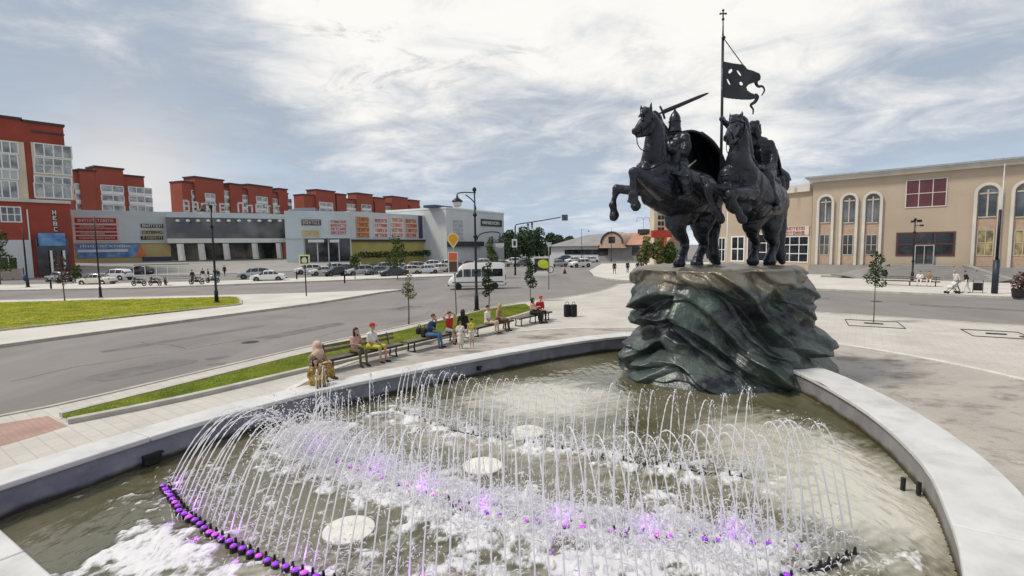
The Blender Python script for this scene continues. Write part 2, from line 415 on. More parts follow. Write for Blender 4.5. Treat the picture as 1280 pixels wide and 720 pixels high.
# ------------------------------------------------------------------ fountain basin
ZR, ZW = .75, .2
Lin = resample(smooth_line([(-7.85, 6.75, 0), (-7.55, 7.45, 0), (-6.55, 9.45, 0), (-5.5, 11.0, 0), (-4.65, 12.0, 0), (-2.6, 13.9, 0), (-.03, 16.0, 0), (2.5, 17.75, 0), (4.5, 18.7, 0), (6.3, 19.2, 0)], 8), .5)
Rin = resample(smooth_line([(7.3, 15.4, 0), (7.5, 14.3, 0), (7.58, 12.4, 0), (7.2, 9.86, 0), (6.44, 7.63, 0), (5.57, 6.15, 0), (4.7, 4.95, 0), (3.4, 3.6, 0), (1.5, 2.6, 0)], 8), .5)
Nin = resample(smooth_line([(-7.85, 6.75, 0), (-6.69, 6.1, 0), (-4.88, 5.0, 0), (-3, 3.9, 0), (-.8, 2.85, 0), (1.5, 2.6, 0)], 8), .5)
basin = empty('fountain_basin', (0, 0, 0), 0, 'broad granite fountain basin with a pale coping and dark inner wall', 'fountain')
def rim(P, w, side, mc, mw, name_c='coping', name_w='inner_wall'):
    """coping slabs with open joints on a wall; P is the inner edge"""
    mb = MB(); wl = MB(); ow = MB()
    O = offset(P, w*side)
    step = 5
    for a in range(0, len(P)-1, step):
        b = min(a+step, len(P)-1)
        for i in range(a, b):
            p0, p1, q0, q1 = P[i].copy(), P[i+1].copy(), O[i].copy(), O[i+1].copy()
            if i == a and a: d = (p1-p0).normalized()*.007; p0 += d; q0 += d
            if i == b-1 and b < len(P)-1: d = (p1-p0).normalized()*.007; p1 -= d; q1 -= d
            ri = (P[i]-O[i]).normalized()*.03
            mb.hexa([(*v.xy, ZR-.1) for v in (p0, p1, q1, q0)], [(*v.xy, ZR) for v in (p0, p1, q1, q0)])
    W = offset(P, .06*side); V = offset(P, (w-.08)*side)
    for i in range(len(P)-1):
        wl.hexa([(*v.xy, -.25) for v in (W[i], W[i+1], V[i+1], V[i])], [(*v.xy, ZR-.102) for v in (W[i], W[i+1], V[i+1], V[i])])
    for m_ in (mb, wl):
        pass
    c = mb.build(name_c, mc, basin)
    bm = bmesh.new(); bm.from_mesh(c.data); bmesh.ops.remove_doubles(bm, verts=bm.verts, dist=.002)
    # drop the inner faces between welded segments
    seen = {}
    for f in bm.faces: seen.setdefault(tuple(sorted(v.index for v in f.verts)), []).append(f)
    bmesh.ops.delete(bm, geom=[f for fl in seen.values() if len(fl) > 1 for f in fl], context='FACES')
    bmesh.ops.recalc_face_normals(bm, faces=bm.faces); bm.to_mesh(c.data); bm.free()
    bevel(c, .025, 3); autosmooth(c, 35)
    x = wl.build(name_w, mw, basin)
    return c, x
M_wall_r = stains(speckle(mat('grey_granite', (.24, .235, .24), .5, var=.12, scale=1.5, detail=6), .5, 140), (.4, .39, .38), 2.2, .5, .7, .5)
waterline(M_wall_r, .17, .26, (.06, .045, .025))
rim(Lin, .72, 1, M_granite, M_granite_d)
rim(Rin, .95, 1, M_granite, M_wall_r)
rim(Nin, .9, -1, M_granite, M_granite_d)
# drain mouth, spout and small fittings in the left wall
def fit(i0, dz=.25, s=(.22, .08, .12)):
    p = Lin[i0]; t = (Lin[i0+1]-Lin[i0]).normalized()
    mb = MB(); mb.box((0, 0, 0), s); mb.box((0, -.045, s[2]/2+.02), (s[0]+.04, .1, .03))
    o = mb.build('overflow_drain', darkmetal(), basin, loc=(p.x, p.y, ZW+dz)); o.rotation_euler = (0, 0, math.atan2(t.y, t.x)); return o
fit(5, .12, (.3, .08, .16)); fit(22, .22, (.1, .1, .1))
for i in (16,):
    p = Rin[i]; mb = MB(); mb.tube([(0, 0, .1), (0, 0, -.1)], .035, 8); mb.tube([(-.12, .16, .1), (-.12, .16, -.12)], .035, 8)
    mb.build('overflow_drain', darkmetal(), basin, loc=(p.x-.03, p.y, ZW+.12))
# ------------------------------------------------------------------ water
def curve(pts, step): return resample(smooth_line([(*p, 0) for p in pts], 10), step)
CA = [(-5.85, 8.1), (-4.9, 7.2), (-3.76, 6.42), (-2.41, 5.75), (-.8, 5.3), (1.0, 5.15), (2.8, 5.45), (4.35, 6.05)]
CB = [(-4.35, 10.3), (-4.03, 9.59), (-2.9, 8.75), (-1.64, 7.92), (-.29, 7.1), (1.3, 6.63), (2.5, 6.4), (3.75, 6.2)]
CC_ = [(-2.9, 11.9), (-1.9, 10.95), (-.72, 10.2), (1.2, 9.3), (2.91, 8.5), (3.9, 8.2)]
A_ = curve(CA, .1); B_ = curve(CB, .1); C_ = curve(CC_, .1)
npA, npB, npC = [np.array([(p.x, p.y) for p in c]) for c in (A_, B_, C_)]
def dist(P, c): return np.sqrt(((P[:, None, :]-c[None])**2).sum(-1)).min(1)
# outline polygon of the water and a fine grid clipped to it
xs = np.arange(-8.6, 8.2, .05); ys = np.arange(2.2, 19.8, .05)
X, Y = np.meshgrid(xs, ys); P = np.stack([X.ravel(), Y.ravel()], 1)
poly = [(p.x, p.y) for p in offset(Lin, .1)]+[(p.x, p.y) for p in offset(Rin, .1)]+[(p.x, p.y) for p in offset(Nin, -.1)][::-1]
def inside(P, poly):
    r = np.zeros(len(P), bool); n = len(poly)
    for i in range(n):
        x0, y0 = poly[i]; x1, y1 = poly[(i+1) % n]
        if y0 == y1: continue
        c = ((y0 > P[:, 1]) != (y1 > P[:, 1])) & (P[:, 0] < (x1-x0)*(P[:, 1]-y0)/(y1-y0)+x0)
        r ^= c
    return r
ins = inside(P, poly)
dA, dB, dC = dist(P, npA), dist(P, npB), dist(P, npC)
def fbm(P, s, seed, oct_=4):
    out = np.zeros(len(P))
    for i, (x, y) in enumerate(P): out[i] = noise.fractal((x*s, y*s, seed), .6, 2.1, oct_)
    return out
idx = np.where(ins)[0]; PI = P[idx]
h = np.zeros(len(P))
n1 = np.array([noise.noise((x*1.1+3, y*1.6, 1.7))*.5+noise.noise((x*2.9, y*4.1, 5.1))*.33+noise.noise((x*7, y*9.5, 9.3))*.2 for x, y in PI])
act = np.clip(1.5-np.minimum(dB[idx], np.minimum(dA[idx], dC[idx]))*.42, .22, 1.4)
# rings running out from the splash zone towards the walls
rg = np.sin(np.minimum(dB[idx], dC[idx])*11+n1*3.2)*.5*np.exp(-np.minimum(dB[idx], dC[idx])*.35)
h[idx] = (n1*.042+rg*.018)*act
n2 = np.array([noise.fractal((x*2.3, y*2.3, 21.), .6, 2.2, 5) for x, y in PI])
n3 = np.array([noise.noise((x*11, y*11, 31.)) for x, y in PI])
# white water: along the second row, where the first row's jets come down, and drifting patches
f = np.zeros(len(P))
left = np.clip((-PI[:, 0]-1.0)/3, 0, 1)
band = np.exp(-(dB[idx]/1.0)**2)*1.3*np.clip((4.0-PI[:, 0])/1.3, .12, 1)+.85*np.exp(-(dC[idx]/.65)**2)+.48*np.exp(-((dA[idx]-.4)/.6)**2)
patch = .95*np.exp(-(((PI[:, 0]+5.0)/.9)**2+((PI[:, 1]-6.05)/.7)**2))+.75*np.exp(-(((PI[:, 0]+3.6)/.9)**2+((PI[:, 1]-5.4)/.6)**2))
f[idx] = np.clip((band+patch)+n2*.72+n3*.1-.45, 0, .54)
n4 = np.array([noise.ridged_multi_fractal((x*3.1, y*3.1, 4.), .9, 2.2, 3, 1.0, 2.0) for x, y in PI])
h[idx] += np.clip(f[idx]*1.8, 0, 1)*(.02+.05*np.abs(n3)+.11*np.clip(n4-.8, 0, 1.5)*np.exp(-(dB[idx]/.7)**2))
milk_sky = np.zeros(len(P))
milk_sky[idx] = np.clip(1.25-np.minimum(dA[idx], np.minimum(dB[idx], dC[idx]))/1.6, 0, 1)*.5*np.clip((PI[:, 0]+5.5)/3, .25, 1)
# sky reflection painted into the colour, right of the rows and behind them
milk_sky[idx] = np.maximum(milk_sky[idx], np.clip(1-np.sqrt(((PI[:, 0]-5.3)/2.2)**2+((PI[:, 1]-8.6)/4.0)**2), 0, 1)*2.1)
milk_sky[idx] = np.maximum(milk_sky[idx], np.clip(1-np.sqrt(((PI[:, 0]-.8)/2.8)**2+((PI[:, 1]-12.8)/2.6)**2), 0, 1)*1.7)
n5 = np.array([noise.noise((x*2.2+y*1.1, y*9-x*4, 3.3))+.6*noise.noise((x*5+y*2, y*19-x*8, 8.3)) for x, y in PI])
milk_sky[idx] = np.clip((milk_sky[idx]-.30+n1*.4+n5*.35)*1.25, 0, 1)*np.clip(milk_sky[idx]*3, 0, 1)
remap = -np.ones(len(P), int); nx = len(xs)
q = ins.reshape(X.shape); cells = q[:-1, :-1] & q[1:, :-1] & q[:-1, 1:] & q[1:, 1:]
cy, cx = np.where(cells)
faces = np.stack([cy*nx+cx, cy*nx+cx+1, (cy+1)*nx+cx+1, (cy+1)*nx+cx], 1)
used = np.unique(faces); remap[used] = np.arange(len(used))
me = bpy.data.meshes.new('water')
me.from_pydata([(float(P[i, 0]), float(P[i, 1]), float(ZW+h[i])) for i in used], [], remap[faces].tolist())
me.polygons.foreach_set('use_smooth', [True]*len(me.polygons))
at = me.attributes.new('foam', 'FLOAT', 'POINT'); at.data.foreach_set('value', f[used].astype(np.float32))
at2 = me.attributes.new('milky_sky_sheen', 'FLOAT', 'POINT'); at2.data.foreach_set('value', milk_sky[used].astype(np.float32))
M_water = bpy.data.materials.new('basin_water'); M_water.use_nodes = True
n_, l_, b_ = nodes(M_water)
b_.inputs['Roughness'].default_value = .06; b_.inputs['IOR'].default_value = 1.6; b_.inputs['Specular IOR Level'].default_value = .6
tc = n_.new('ShaderNodeTexCoord'); no = n_.new('ShaderNodeTexNoise'); no.inputs['Scale'].default_value = .35; no.inputs['Detail'].default_value = 5
l_.new(tc.outputs['Object'], no.inputs['Vector'])
cr = n_.new('ShaderNodeValToRGB'); cr.color_ramp.elements[0].position = .38; cr.color_ramp.elements[1].position = .66
cr.color_ramp.elements[0].color = (.080, .076, .034, 1); cr.color_ramp.elements[1].color = (.18, .165, .115, 1)
l_.new(no.outputs['Fac'], cr.inputs['Fac'])
aa = n_.new('ShaderNodeAttribute'); aa.attribute_name = 'foam'
fn = n_.new('ShaderNodeTexNoise'); fn.inputs['Scale'].default_value = 11; fn.inputs['Detail'].default_value = 6; fn.inputs['Roughness'].default_value = .7
mp = n_.new('ShaderNodeMapping'); mp.inputs['Scale'].default_value = (1, .38, 1); mp.inputs['Rotation'].default_value = (0, 0, R(30)); l_.new(tc.outputs['Object'], mp.inputs['Vector'])
l_.new(mp.outputs[0], fn.inputs['Vector'])
ad = n_.new('ShaderNodeMath'); ad.operation = 'ADD'; l_.new(aa.outputs['Fac'], ad.inputs[0]); l_.new(fn.outputs['Fac'], ad.inputs[1])
mr = n_.new('ShaderNodeMapRange'); mr.inputs['From Min'].default_value = .74; mr.inputs['From Max'].default_value = 1.02; l_.new(ad.outputs[0], mr.inputs['Value'])
gt = n_.new('ShaderNodeMapRange'); gt.interpolation_type = 'SMOOTHSTEP'; gt.inputs['From Min'].default_value = .02; gt.inputs['From Max'].default_value = .3; l_.new(aa.outputs['Fac'], gt.inputs['Value'])
ml = n_.new('ShaderNodeMath'); ml.operation = 'MULTIPLY'; l_.new(gt.outputs[0], ml.inputs[0]); l_.new(mr.outputs[0], ml.inputs[1])
am = n_.new('ShaderNodeAttribute'); am.attribute_name = 'milky_sky_sheen'
mk_ = n_.new('ShaderNodeMixRGB'); l_.new(am.outputs['Fac'], mk_.inputs['Fac']); l_.new(cr.outputs[0], mk_.inputs[1]); mk_.inputs[2].default_value = (.50, .48, .41, 1)  # pale tone: aerated water near the jets plus the painted sky reflection
mx = n_.new('ShaderNodeMixRGB'); l_.new(ml.outputs[0], mx.inputs['Fac']); l_.new(mk_.outputs[0], mx.inputs[1]); mx.inputs[2].default_value = (.70, .70, .715, 1)
l_.new(mx.outputs[0], b_.inputs['Base Color'])
rm = n_.new('ShaderNodeMapRange'); rm.inputs['To Min'].default_value = .05; rm.inputs['To Max'].default_value = .6; l_.new(ml.outputs[0], rm.inputs['Value']); l_.new(rm.outputs[0], b_.inputs['Roughness'])
wn = n_.new('ShaderNodeTexNoise'); wn.inputs['Scale'].default_value = 6; wn.inputs['Detail'].default_value = 3; l_.new(mp.outputs[0], wn.inputs['Vector'])
bp = n_.new('ShaderNodeBump'); bp.inputs['Strength'].default_value = .7; bp.inputs['Distance'].default_value = .05; l_.new(wn.outputs['Fac'], bp.inputs['Height']); l_.new(bp.outputs[0], b_.inputs['Normal'])
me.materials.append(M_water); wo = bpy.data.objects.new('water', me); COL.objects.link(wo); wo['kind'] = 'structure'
# ------------------------------------------------------------------ pipes, nozzles, lamps, jets
M_jet = bpy.data.materials.new('white_water'); M_jet.use_nodes = True
n_, l_, b_ = nodes(M_jet)
b_.inputs['Base Color'].default_value = (.95, .95, .97, 1); b_.inputs['Roughness'].default_value = .3; b_.inputs['Specular IOR Level'].default_value = .8
b_.inputs['Alpha'].default_value = .95
tr_ = n_.new('ShaderNodeBsdfTranslucent'); tr_.inputs[0].default_value = (.95, .95, .97, 1); ms_ = n_.new('ShaderNodeMixShader'); ms_.inputs[0].default_value = .6
l_.new(b_.outputs[0], ms_.inputs[1]); l_.new(tr_.outputs[0], ms_.inputs[2]); l_.new(ms_.outputs[0], n_['Material Output'].inputs['Surface'])
M_lamp = mat('purple_lamp', (.25, .05, .4), .3, emit=(.23, .012, .60), est=.6)
M_lamp2 = mat('magenta_lamp', (.5, .08, .5), .3, emit=(.48, .03, .68), est=.7)
M_pipe = mat('wet_pipe', (.035, .033, .035), .3, .2)
for c, nm in ((A_, 'front'), (B_, 'middle'), (C_, 'back')):
    mb = MB(); mb.tube([(p.x, p.y, ZW-.035) for p in resample(c, .5)], .06, 8)
    lab = {'front': 'dark supply pipe carrying the front row of purple lamps and nozzles', 'middle': 'dark supply pipe under the white water of the middle jet row', 'back': 'dark supply pipe of the back jet row nearest the bronze rock'}[nm]
    tag(mb.build('water_pipe', M_pipe), lab, 'pipe', 'fountain supply pipes')
rj = random.Random(3)
JETS = []
def jet_mesh(p0, land, hgt, r0=.011, seed=0):
    JETS.append((Vector((p0[0], p0[1], 0)), Vector((land[0], land[1], 0)), hgt))
    """a stream that breaks into strings of drops past its top; one thing, welded by a hair-thin thread"""
    rr = random.Random(seed); n = 44; mb = MB(); pts = []; rad = []
    d = Vector((land[0]-p0[0], land[1]-p0[1], 0)); ph = rr.uniform(0, 6)
    brk = rr.uniform(.42, .62)
    for i in range(n+1):
        t = i/n; z = 4*hgt*t*(1-t)
        w = .002+.012*max(0, t-.45)
        pts.append((d.x*t+rr.uniform(-w, w), d.y*t+rr.uniform(-w, w), .06+z))
        k = (1.0-.45*t if t < .22 else (.72+.5*math.sin(i*2.6+ph)*rr.uniform(.3, 1))*(1.05-.4*t)) if t < brk else (.09+1.1*max(0, math.sin(i*2.3+ph))**2*rr.uniform(.2, 1.15)*(1.15-.55*t))
        rad.append(r0*k*(.85+.35*t)*rr.uniform(.8, 1.2))
    mb.tube(pts, rad, 5)
    return mb
row_lab = {'A': 'tall thin water jet from the front row of purple lamps', 'B': 'thin upright water jet from the middle row inside the white water', 'C': 'short thin water jet of the back row towards the bronze rock'}
GR = {'A': 'front row water jets', 'B': 'middle row water jets', 'C': 'back row water jets'}
def lamp_at(p, m, lab):
    o = empty('fountain_lamp', (p.x, p.y, ZW), 0, lab, 'lamp', 'purple lamps along the jet rows')
    mb = MB(); mb.lathe([(.035, .0), (.05, .03), (.052, .075), (.04, .08)], n=8); mb.tube([(0, 0, -.05), (0, 0, .02)], .05, 8); mb.build('lamp_body', M_pipe, o)
    mb = MB(); mb.lathe([(.038, .0), (.046, .024), (.04, .044), (.014, .056)], (0, 0, .05), 7); mb.build('lens', m, o, True)
def nozzle_at(p, lab, tilt=(0, 0)):
    mb = MB(); mb.tube([(0, 0, -.06), (tilt[0]*.3, tilt[1]*.3, .04), (tilt[0], tilt[1], .105)], [.026, .022, .014], 8)
    mb.box((0, 0, 0), (.07, .07, .03))
    o = mb.build('jet_nozzle', M_pipe, None, False, (p.x, p.y, ZW)); tag(o, lab, 'nozzle', 'jet nozzles of the fountain')
Aj = resample(A_, .165); Bj = resample(B_, .2); Cj = resample(C_, .2)
k = 0
for i, p in enumerate(Aj):
    t = i/(len(Aj)-1)
    tgt = B_[min(len(B_)-1, int((.02+.93*t)*len(B_)))]
    land = p.lerp(tgt, rj.uniform(.78, .98)) if t < .8 else p.lerp(tgt, rj.uniform(.3, .5))+Vector((-.2, .5, 0))
    hgt = 1.02+.62*min(1, t*1.7)+rj.uniform(-.1, .1)
    o = jet_mesh(p, land, hgt, .0125, 100+i).build('water_jet', M_jet, None, True, (p.x, p.y, ZW)); tag(o, row_lab['A'], 'water jet', GR['A'])
    if t < .9:
        q = p+Vector((-.07+rj.uniform(-.015, .015), -.06+rj.uniform(-.02, .02), -.02)); lamp_at(q, M_lamp if rj.random() < .8 else M_lamp2, 'small purple lamp lit on the front row of jets')
    nozzle_at(p, 'dark bare nozzle at the right end of the front row' if t >= .9 else 'small dark nozzle beside a front row lamp')
for i, p in enumerate(Bj):
    t = i/(len(Bj)-1)
    if t < .1: land = p+Vector((rj.uniform(.5, .65), rj.uniform(.1, .3), 0)); hgt = rj.uniform(.75, .95)
    elif t > .78: land = p+Vector((rj.uniform(-.35, .35), rj.uniform(.15, .4), 0)); hgt = rj.uniform(.45, 1.5)
    else: land = p+Vector((rj.uniform(-.05, .12), rj.uniform(.15, .5), 0)); hgt = rj.uniform(1.0, 1.75)
    o = jet_mesh(p, land, hgt, .0138, 300+i).build('water_jet', M_jet, None, True, (p.x, p.y, ZW)); tag(o, row_lab['B'], 'water jet', GR['B'])
    if i % 3 != 1: lamp_at(p+Vector((-.06+rj.uniform(-.03, .03), -.08, 0)), M_lamp2 if rj.random() < .5 else M_lamp, 'purple lamp glowing in the foam of the middle row')
    nozzle_at(p, 'small dark nozzle in the foam of the middle row')
for i, p in enumerate(Cj):
    t = i/(len(Cj)-1)
    land = p+Vector((rj.uniform(.3, .6), rj.uniform(.2, .6), 0)); hgt = rj.uniform(.85, 1.1)+.35*t
    o = jet_mesh(p, land, hgt, .0138, 500+i).build('water_jet', M_jet, None, True, (p.x, p.y, ZW)); tag(o, row_lab['C'], 'water jet', GR['C'])
    nozzle_at(p, 'small dark nozzle on the back row pipe')
# pale round floodlight covers on the water
for (x, y, lab) in ((-2.36, 6.72, 'pale round cover nearest the front row of jets'), (-.58, 8.72, 'pale round cover half hidden by the middle row foam'), (.3, 10.36, 'pale round cover farthest back behind the middle jets')):
    mb = MB(); mb.lathe([(.30, -.12), (.36, .03), (.355, .045), (.30, .06), (.02, .068)], n=40)
    o = mb.build('round_cover', mat('cream_cover', (.72, .70, .64), .5, var=.07, scale=4), None, True, (x, y, ZW)); autosmooth(o); tag(o, lab, 'cover', 'round covers in the basin')
# splash: droplets and little crowns over the white water (nobody could count them)
mb = MB(); rs = random.Random(11)
def splash(c, n, sd, hmax, off=(0, 0)):
    for _ in range(n):
        p = c[rs.randrange(len(c))]; x = p.x+rs.gauss(off[0], sd); y = p.y+rs.gauss(off[1], sd); z = abs(rs.gauss(0, hmax))
        r = rs.uniform(.004, .013)
        a = Vector((x, y, ZW+.02+z))
        if rs.random() < .45: mb.ell(a, (r, r, r*rs.uniform(.8, 2)), None, 5, 3)
        else:
            L = rs.uniform(.03, .13); w = rs.uniform(0, 6.28); b = a+Vector((math.cos(w)*L, math.sin(w)*L, rs.uniform(-.06, .1)))
            mb.tube([a, (a+b)/2+Vector((0, 0, .02)), b], [r*.5, r, r*.35], 4)
splash(B_, 8500, .42, .15); splash(C_, 1800, .28, .10, (.15, .2)); splash(A_[:60], 900, .4, .05, (.3, .4)); splash(A_, 600, .3, .03, (.2, .2))
def mist(jets, n, sd):
    for _ in range(n):
        q = jets[rs.randrange(len(jets))]; t = rs.uniform(.4, 1.0); d = q[1]-q[0]; r = rs.uniform(.0025, .007)
        a = Vector((q[0].x+d.x*t+rs.gauss(0, sd), q[0].y+d.y*t+rs.gauss(0, sd), ZW+.05+4*q[2]*t*(1-t)+rs.gauss(0, sd)))
        if a.z > ZW: mb.ell(a, (r, r, r*rs.uniform(1, 3)), None, 5, 3)
mist(JETS, 5200, .05)
# falling spray of the front row's left end
L2 = [p for p in B_[:26]]
splash(L2, 2600, .38, .40, (-.25, -.1))
tag(mb.build('splash', M_jet, None, True), kind='stuff')

# the lit lamps throw purple light on the spray
for c, fr, e in ((A_, (.04, .13, .24, .36, .5,   .66), 1.5), (B_, (.12, .3, .42, .55, .68, .8, .92), .95)):
    for f_ in fr:
        p = c[int(f_*(len(c)-1))]; ld_ = bpy.data.lights.new('lamp_glow', 'POINT'); ld_.energy = e; ld_.color = (.50, .08, 1.0); ld_.shadow_soft_size = .06
        q = bpy.data.objects.new('lamp_glow', ld_); COL.objects.link(q); q.location = (p.x-.03, p.y+.04, ZW+.22)
# ------------------------------------------------------------------ rock and the two bronze horsemen
from mathutils.bvhtree import BVHTree
def lerp_tab(T, x):
    if x <= T[0][0]: return T[0][1]
    for (a, va), (b, vb) in zip(T, T[1:]):
        if x <= b: 
            t = (x-a)/(b-a); t = t*t*(3-2*t); return va+(vb-va)*t
    return T[-1][1]
RC = Vector((6.36, 15.5, 0)); ZT = 3.5
TL = [(.0, 3.15), (.45, 2.95), (.9, 2.6), (1.3, 2.42), (1.9, 2.46), (2.4, 2.56), (2.8, 2.62), (3.15, 2.62), (3.42, 2.5)]
TR = [(.0, 3.7), (.5, 3.55), (1.0, 3.25), (1.5, 2.98), (1.9, 2.86), (2.4, 2.84), (2.8, 2.8), (3.2, 2.68), (3.42, 2.5)]
TF = [(.0, 2.75), (.25, 2.65), (.6, 2.5), (1.1, 2.34), (1.6, 2.28), (2.2, 2.32), (2.7, 2.4), (3.1, 2.48), (3.42, 2.35)]
TB = [(.0, 2.9), (1.5, 2.5), (3.42, 2.4)]
def rock_r(th, z):
    c, s = math.cos(th), math.sin(th)
    wl, wr, wf, wb = max(0, -c)**2, max(0, c)**2, max(0, -s)**2, max(0, s)**2
    return wl*lerp_tab(TL, z)+wr*lerp_tab(TR, z)+wf*lerp_tab(TF, z)+wb*lerp_tab(TB, z)
def rock_pt(th, z):
    r = rock_r(th, z); c, s = math.cos(th), math.sin(th)
    # folds run down to the right over the front (shear along the angle)
    u = r*c; v = r*s
    sl = z+.95*(c*2.5)*(.35+.65*max(0, -s))
    p = Vector((u*.42, v*.42, sl*.95))
    wz = sl*.66+.9*noise.noise(Vector((u*.33+2, v*.33+6, z*.35)))+.16*noise.noise(Vector((u*1.3+2, v*1.3, z*1.1)))
    saw = ledge(wz+.35)
    wz2 = sl*1.9+1.1*noise.noise(Vector((u*.6+12, v*.6+3, z*.6)))+.22*noise.noise(Vector((u*2.1, v*2.1, z*2.2+7)))
    saw2 = ledge(wz2)
    m1 = .55+.75*max(0, noise.noise(Vector((u*.5+31, v*.5, z*.7)))+.35)
    m2 = max(0, noise.noise(Vector((u*.8+3, v*.8+41, z*.9)))+.45)
    k = noise.noise(Vector((u*1.6, v*1.6, z*2.2+4)))
    q = noise.fractal(Vector((u*3.5, v*3.5, z*4+2)), .8, 2.1, 3)
    vo = noise.voronoi(Vector((u*.75, v*.75, sl*1.3)))[0]
    facet = vo[1]-vo[0]
    f1 = vo_p = noise.voronoi(Vector((u*.62+4, v*.62, sl*1.05+1)))
    cp_ = f1[1][0]; rv = noise.random_unit_vector if False else None
    hx = math.sin(cp_.x*127.1+cp_.y*311.7+cp_.z*74.7)*43758.5; hx -= math.floor(hx); hy = math.sin(cp_.x*269.5+cp_.y*183.3+cp_.z*246.1)*43758.5; hy -= math.floor(hy); hz = math.sin(cp_.x*113.5+cp_.y*271.9+cp_.z*124.6)*43758.5; hz -= math.floor(hz)
    qv = Vector((u*.62+4, v*.62, sl*1.05+1))-cp_
    tilt = qv.x*(hx-.5)+qv.y*(hy-.5)+qv.z*(hz-.75)*1.6
    edge = min(1, (f1[0][1]-f1[0][0])*6)
    amp = 1 if z < 3.1 else max(.35, 1-(z-3.1)*2.0)
    amp *= .3+.7*min(1, z/.9)
    dr = -.05+amp*((.36*m1*(saw-.62))+.13*m2*(saw2-.5)+.05*k+.022*q+.16*(facet-.32)+.95*tilt*edge)
    return RC+Vector(((r+dr)*c, (r+dr)*s, z+.05*k*amp))
def ledge(w):
    """slopes outwards going down, then is undercut"""
    f = w-math.floor(w)
    return (1-(f-.1)/.9)**1.1 if f > .1 else (f/.1)**.8
nt_, nz_ = 460, 170
vs, fs = [], []
for j in range(nz_+1):
    z = -.1+(ZT-.08+.1)*j/nz_
    for i in range(nt_): vs.append(rock_pt(2*math.pi*i/nt_, z))
for j in range(nz_):
    for i in range(nt_):
        a = j*nt_+i; b = j*nt_+(i+1) % nt_; fs.append((a, b, b+nt_, a+nt_))
# rounded lip and plateau
o0 = nz_*nt_
for q, (sc, dz) in enumerate(((.965, .05), (.9, .08), (.75, .09), (.5, .09), (.25, .09))):
    for i in range(nt_):
        p = vs[o0+i]; d = p-RC; w = noise.fractal((p.x*1.3*sc, p.y*1.3*sc, 3.3), .8, 2.1, 4)*.05
        vs.append(Vector((RC.x+d.x*sc, RC.y+d.y*sc, p.z*(1-sc*.0)+dz*.9+w*(1 if sc < .95 else .4))) if sc > .8 else Vector((RC.x+d.x*sc, RC.y+d.y*sc, ZT+w)))
    for i in range(nt_):
        a = (nz_+q)*nt_+i; b = (nz_+q)*nt_+(i+1) % nt_; fs.append((a, b, b+nt_, a+nt_))
vs.append(Vector((RC.x, RC.y, ZT))); last = (nz_+5)*nt_
for i in range(nt_): fs.append((last+i, last+(i+1) % nt_, len(vs)-1))
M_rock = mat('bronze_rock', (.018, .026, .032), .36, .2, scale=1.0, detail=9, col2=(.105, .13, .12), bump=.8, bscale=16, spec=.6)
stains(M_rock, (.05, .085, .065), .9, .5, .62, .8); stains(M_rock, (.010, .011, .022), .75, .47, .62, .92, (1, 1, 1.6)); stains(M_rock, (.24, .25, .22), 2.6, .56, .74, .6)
n_, l_, b_ = nodes(M_rock)
src = b_.inputs['Base Color'].links[0].from_socket; tcx = [x for x in n_ if x.type == 'TEX_COORD'][0]
sx_ = n_.new('ShaderNodeSeparateXYZ'); l_.new(tcx.outputs['Object'], sx_.inputs[0])
tn = n_.new('ShaderNodeTexNoise'); tn.inputs['Scale'].default_value = 1.6; tn.inputs['Detail'].default_value = 5; l_.new(tcx.outputs['Object'], tn.inputs['Vector'])
zz_ = n_.new('ShaderNodeMath'); zz_.operation = 'MULTIPLY_ADD'; zz_.inputs[1].default_value = .9; l_.new(tn.outputs['Fac'], zz_.inputs[0]); l_.new(sx_.outputs['Z'], zz_.inputs[2])
rg_ = n_.new('ShaderNodeMapRange'); rg_.inputs['From Min'].default_value = 3.34; rg_.inputs['From Max'].default_value = 3.56; rg_.inputs['To Max'].default_value = .9; l_.new(zz_.outputs[0], rg_.inputs['Value'])
mx_ = n_.new('ShaderNodeMixRGB'); l_.new(rg_.outputs[0], mx_.inputs[0]); l_.new(src, mx_.inputs[1]); mx_.inputs[2].default_value = (.17, .15, .115, 1); l_.new(mx_.outputs[0], b_.inputs['Base Color'])
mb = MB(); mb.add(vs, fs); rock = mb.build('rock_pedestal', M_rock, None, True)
tag(rock, 'dark green bronze rock with deep folds rising from the fountain under the horsemen', 'rock')

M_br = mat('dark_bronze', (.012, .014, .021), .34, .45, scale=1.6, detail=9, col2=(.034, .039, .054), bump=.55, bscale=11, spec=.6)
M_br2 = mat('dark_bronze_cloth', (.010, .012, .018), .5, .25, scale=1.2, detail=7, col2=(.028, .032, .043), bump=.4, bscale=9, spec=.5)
def K(px, py, d): return D(px, py, d)
def rad(r, d): return r*d/FPX
def chain(mb, pts, n=12):
    """pts: (px, py, depth, radius px) - tapered capsules along the joints"""
    Q = [(K(a, b, d), rad(r, d)) for a, b, d, r in pts]
    if n >= 16 and len(Q) > 2:
        L_ = smooth_line([Vector((*p, r)) for p, r in Q], 4); Q = [(Vector(v[:3]), v[3]) for v in L_]; n = 22
    for (p, r), (q, s) in zip(Q, Q[1:]): mb.cap(p, q, r, s, n, 5)
def blob(mb, px, py, d, rx, ry, rz=None, ang=0):
    """ellipsoid: rx, ry in px on the picture, rz in px along the depth; ang turns it in the picture"""
    s = d/FPX; rz = rz or (rx+ry)/2
    rot = Matrix.Rotation(R(ang), 3, 'Y')
    mb.ell(K(px, py, d), (rx*s, rz*s, ry*s), rot)
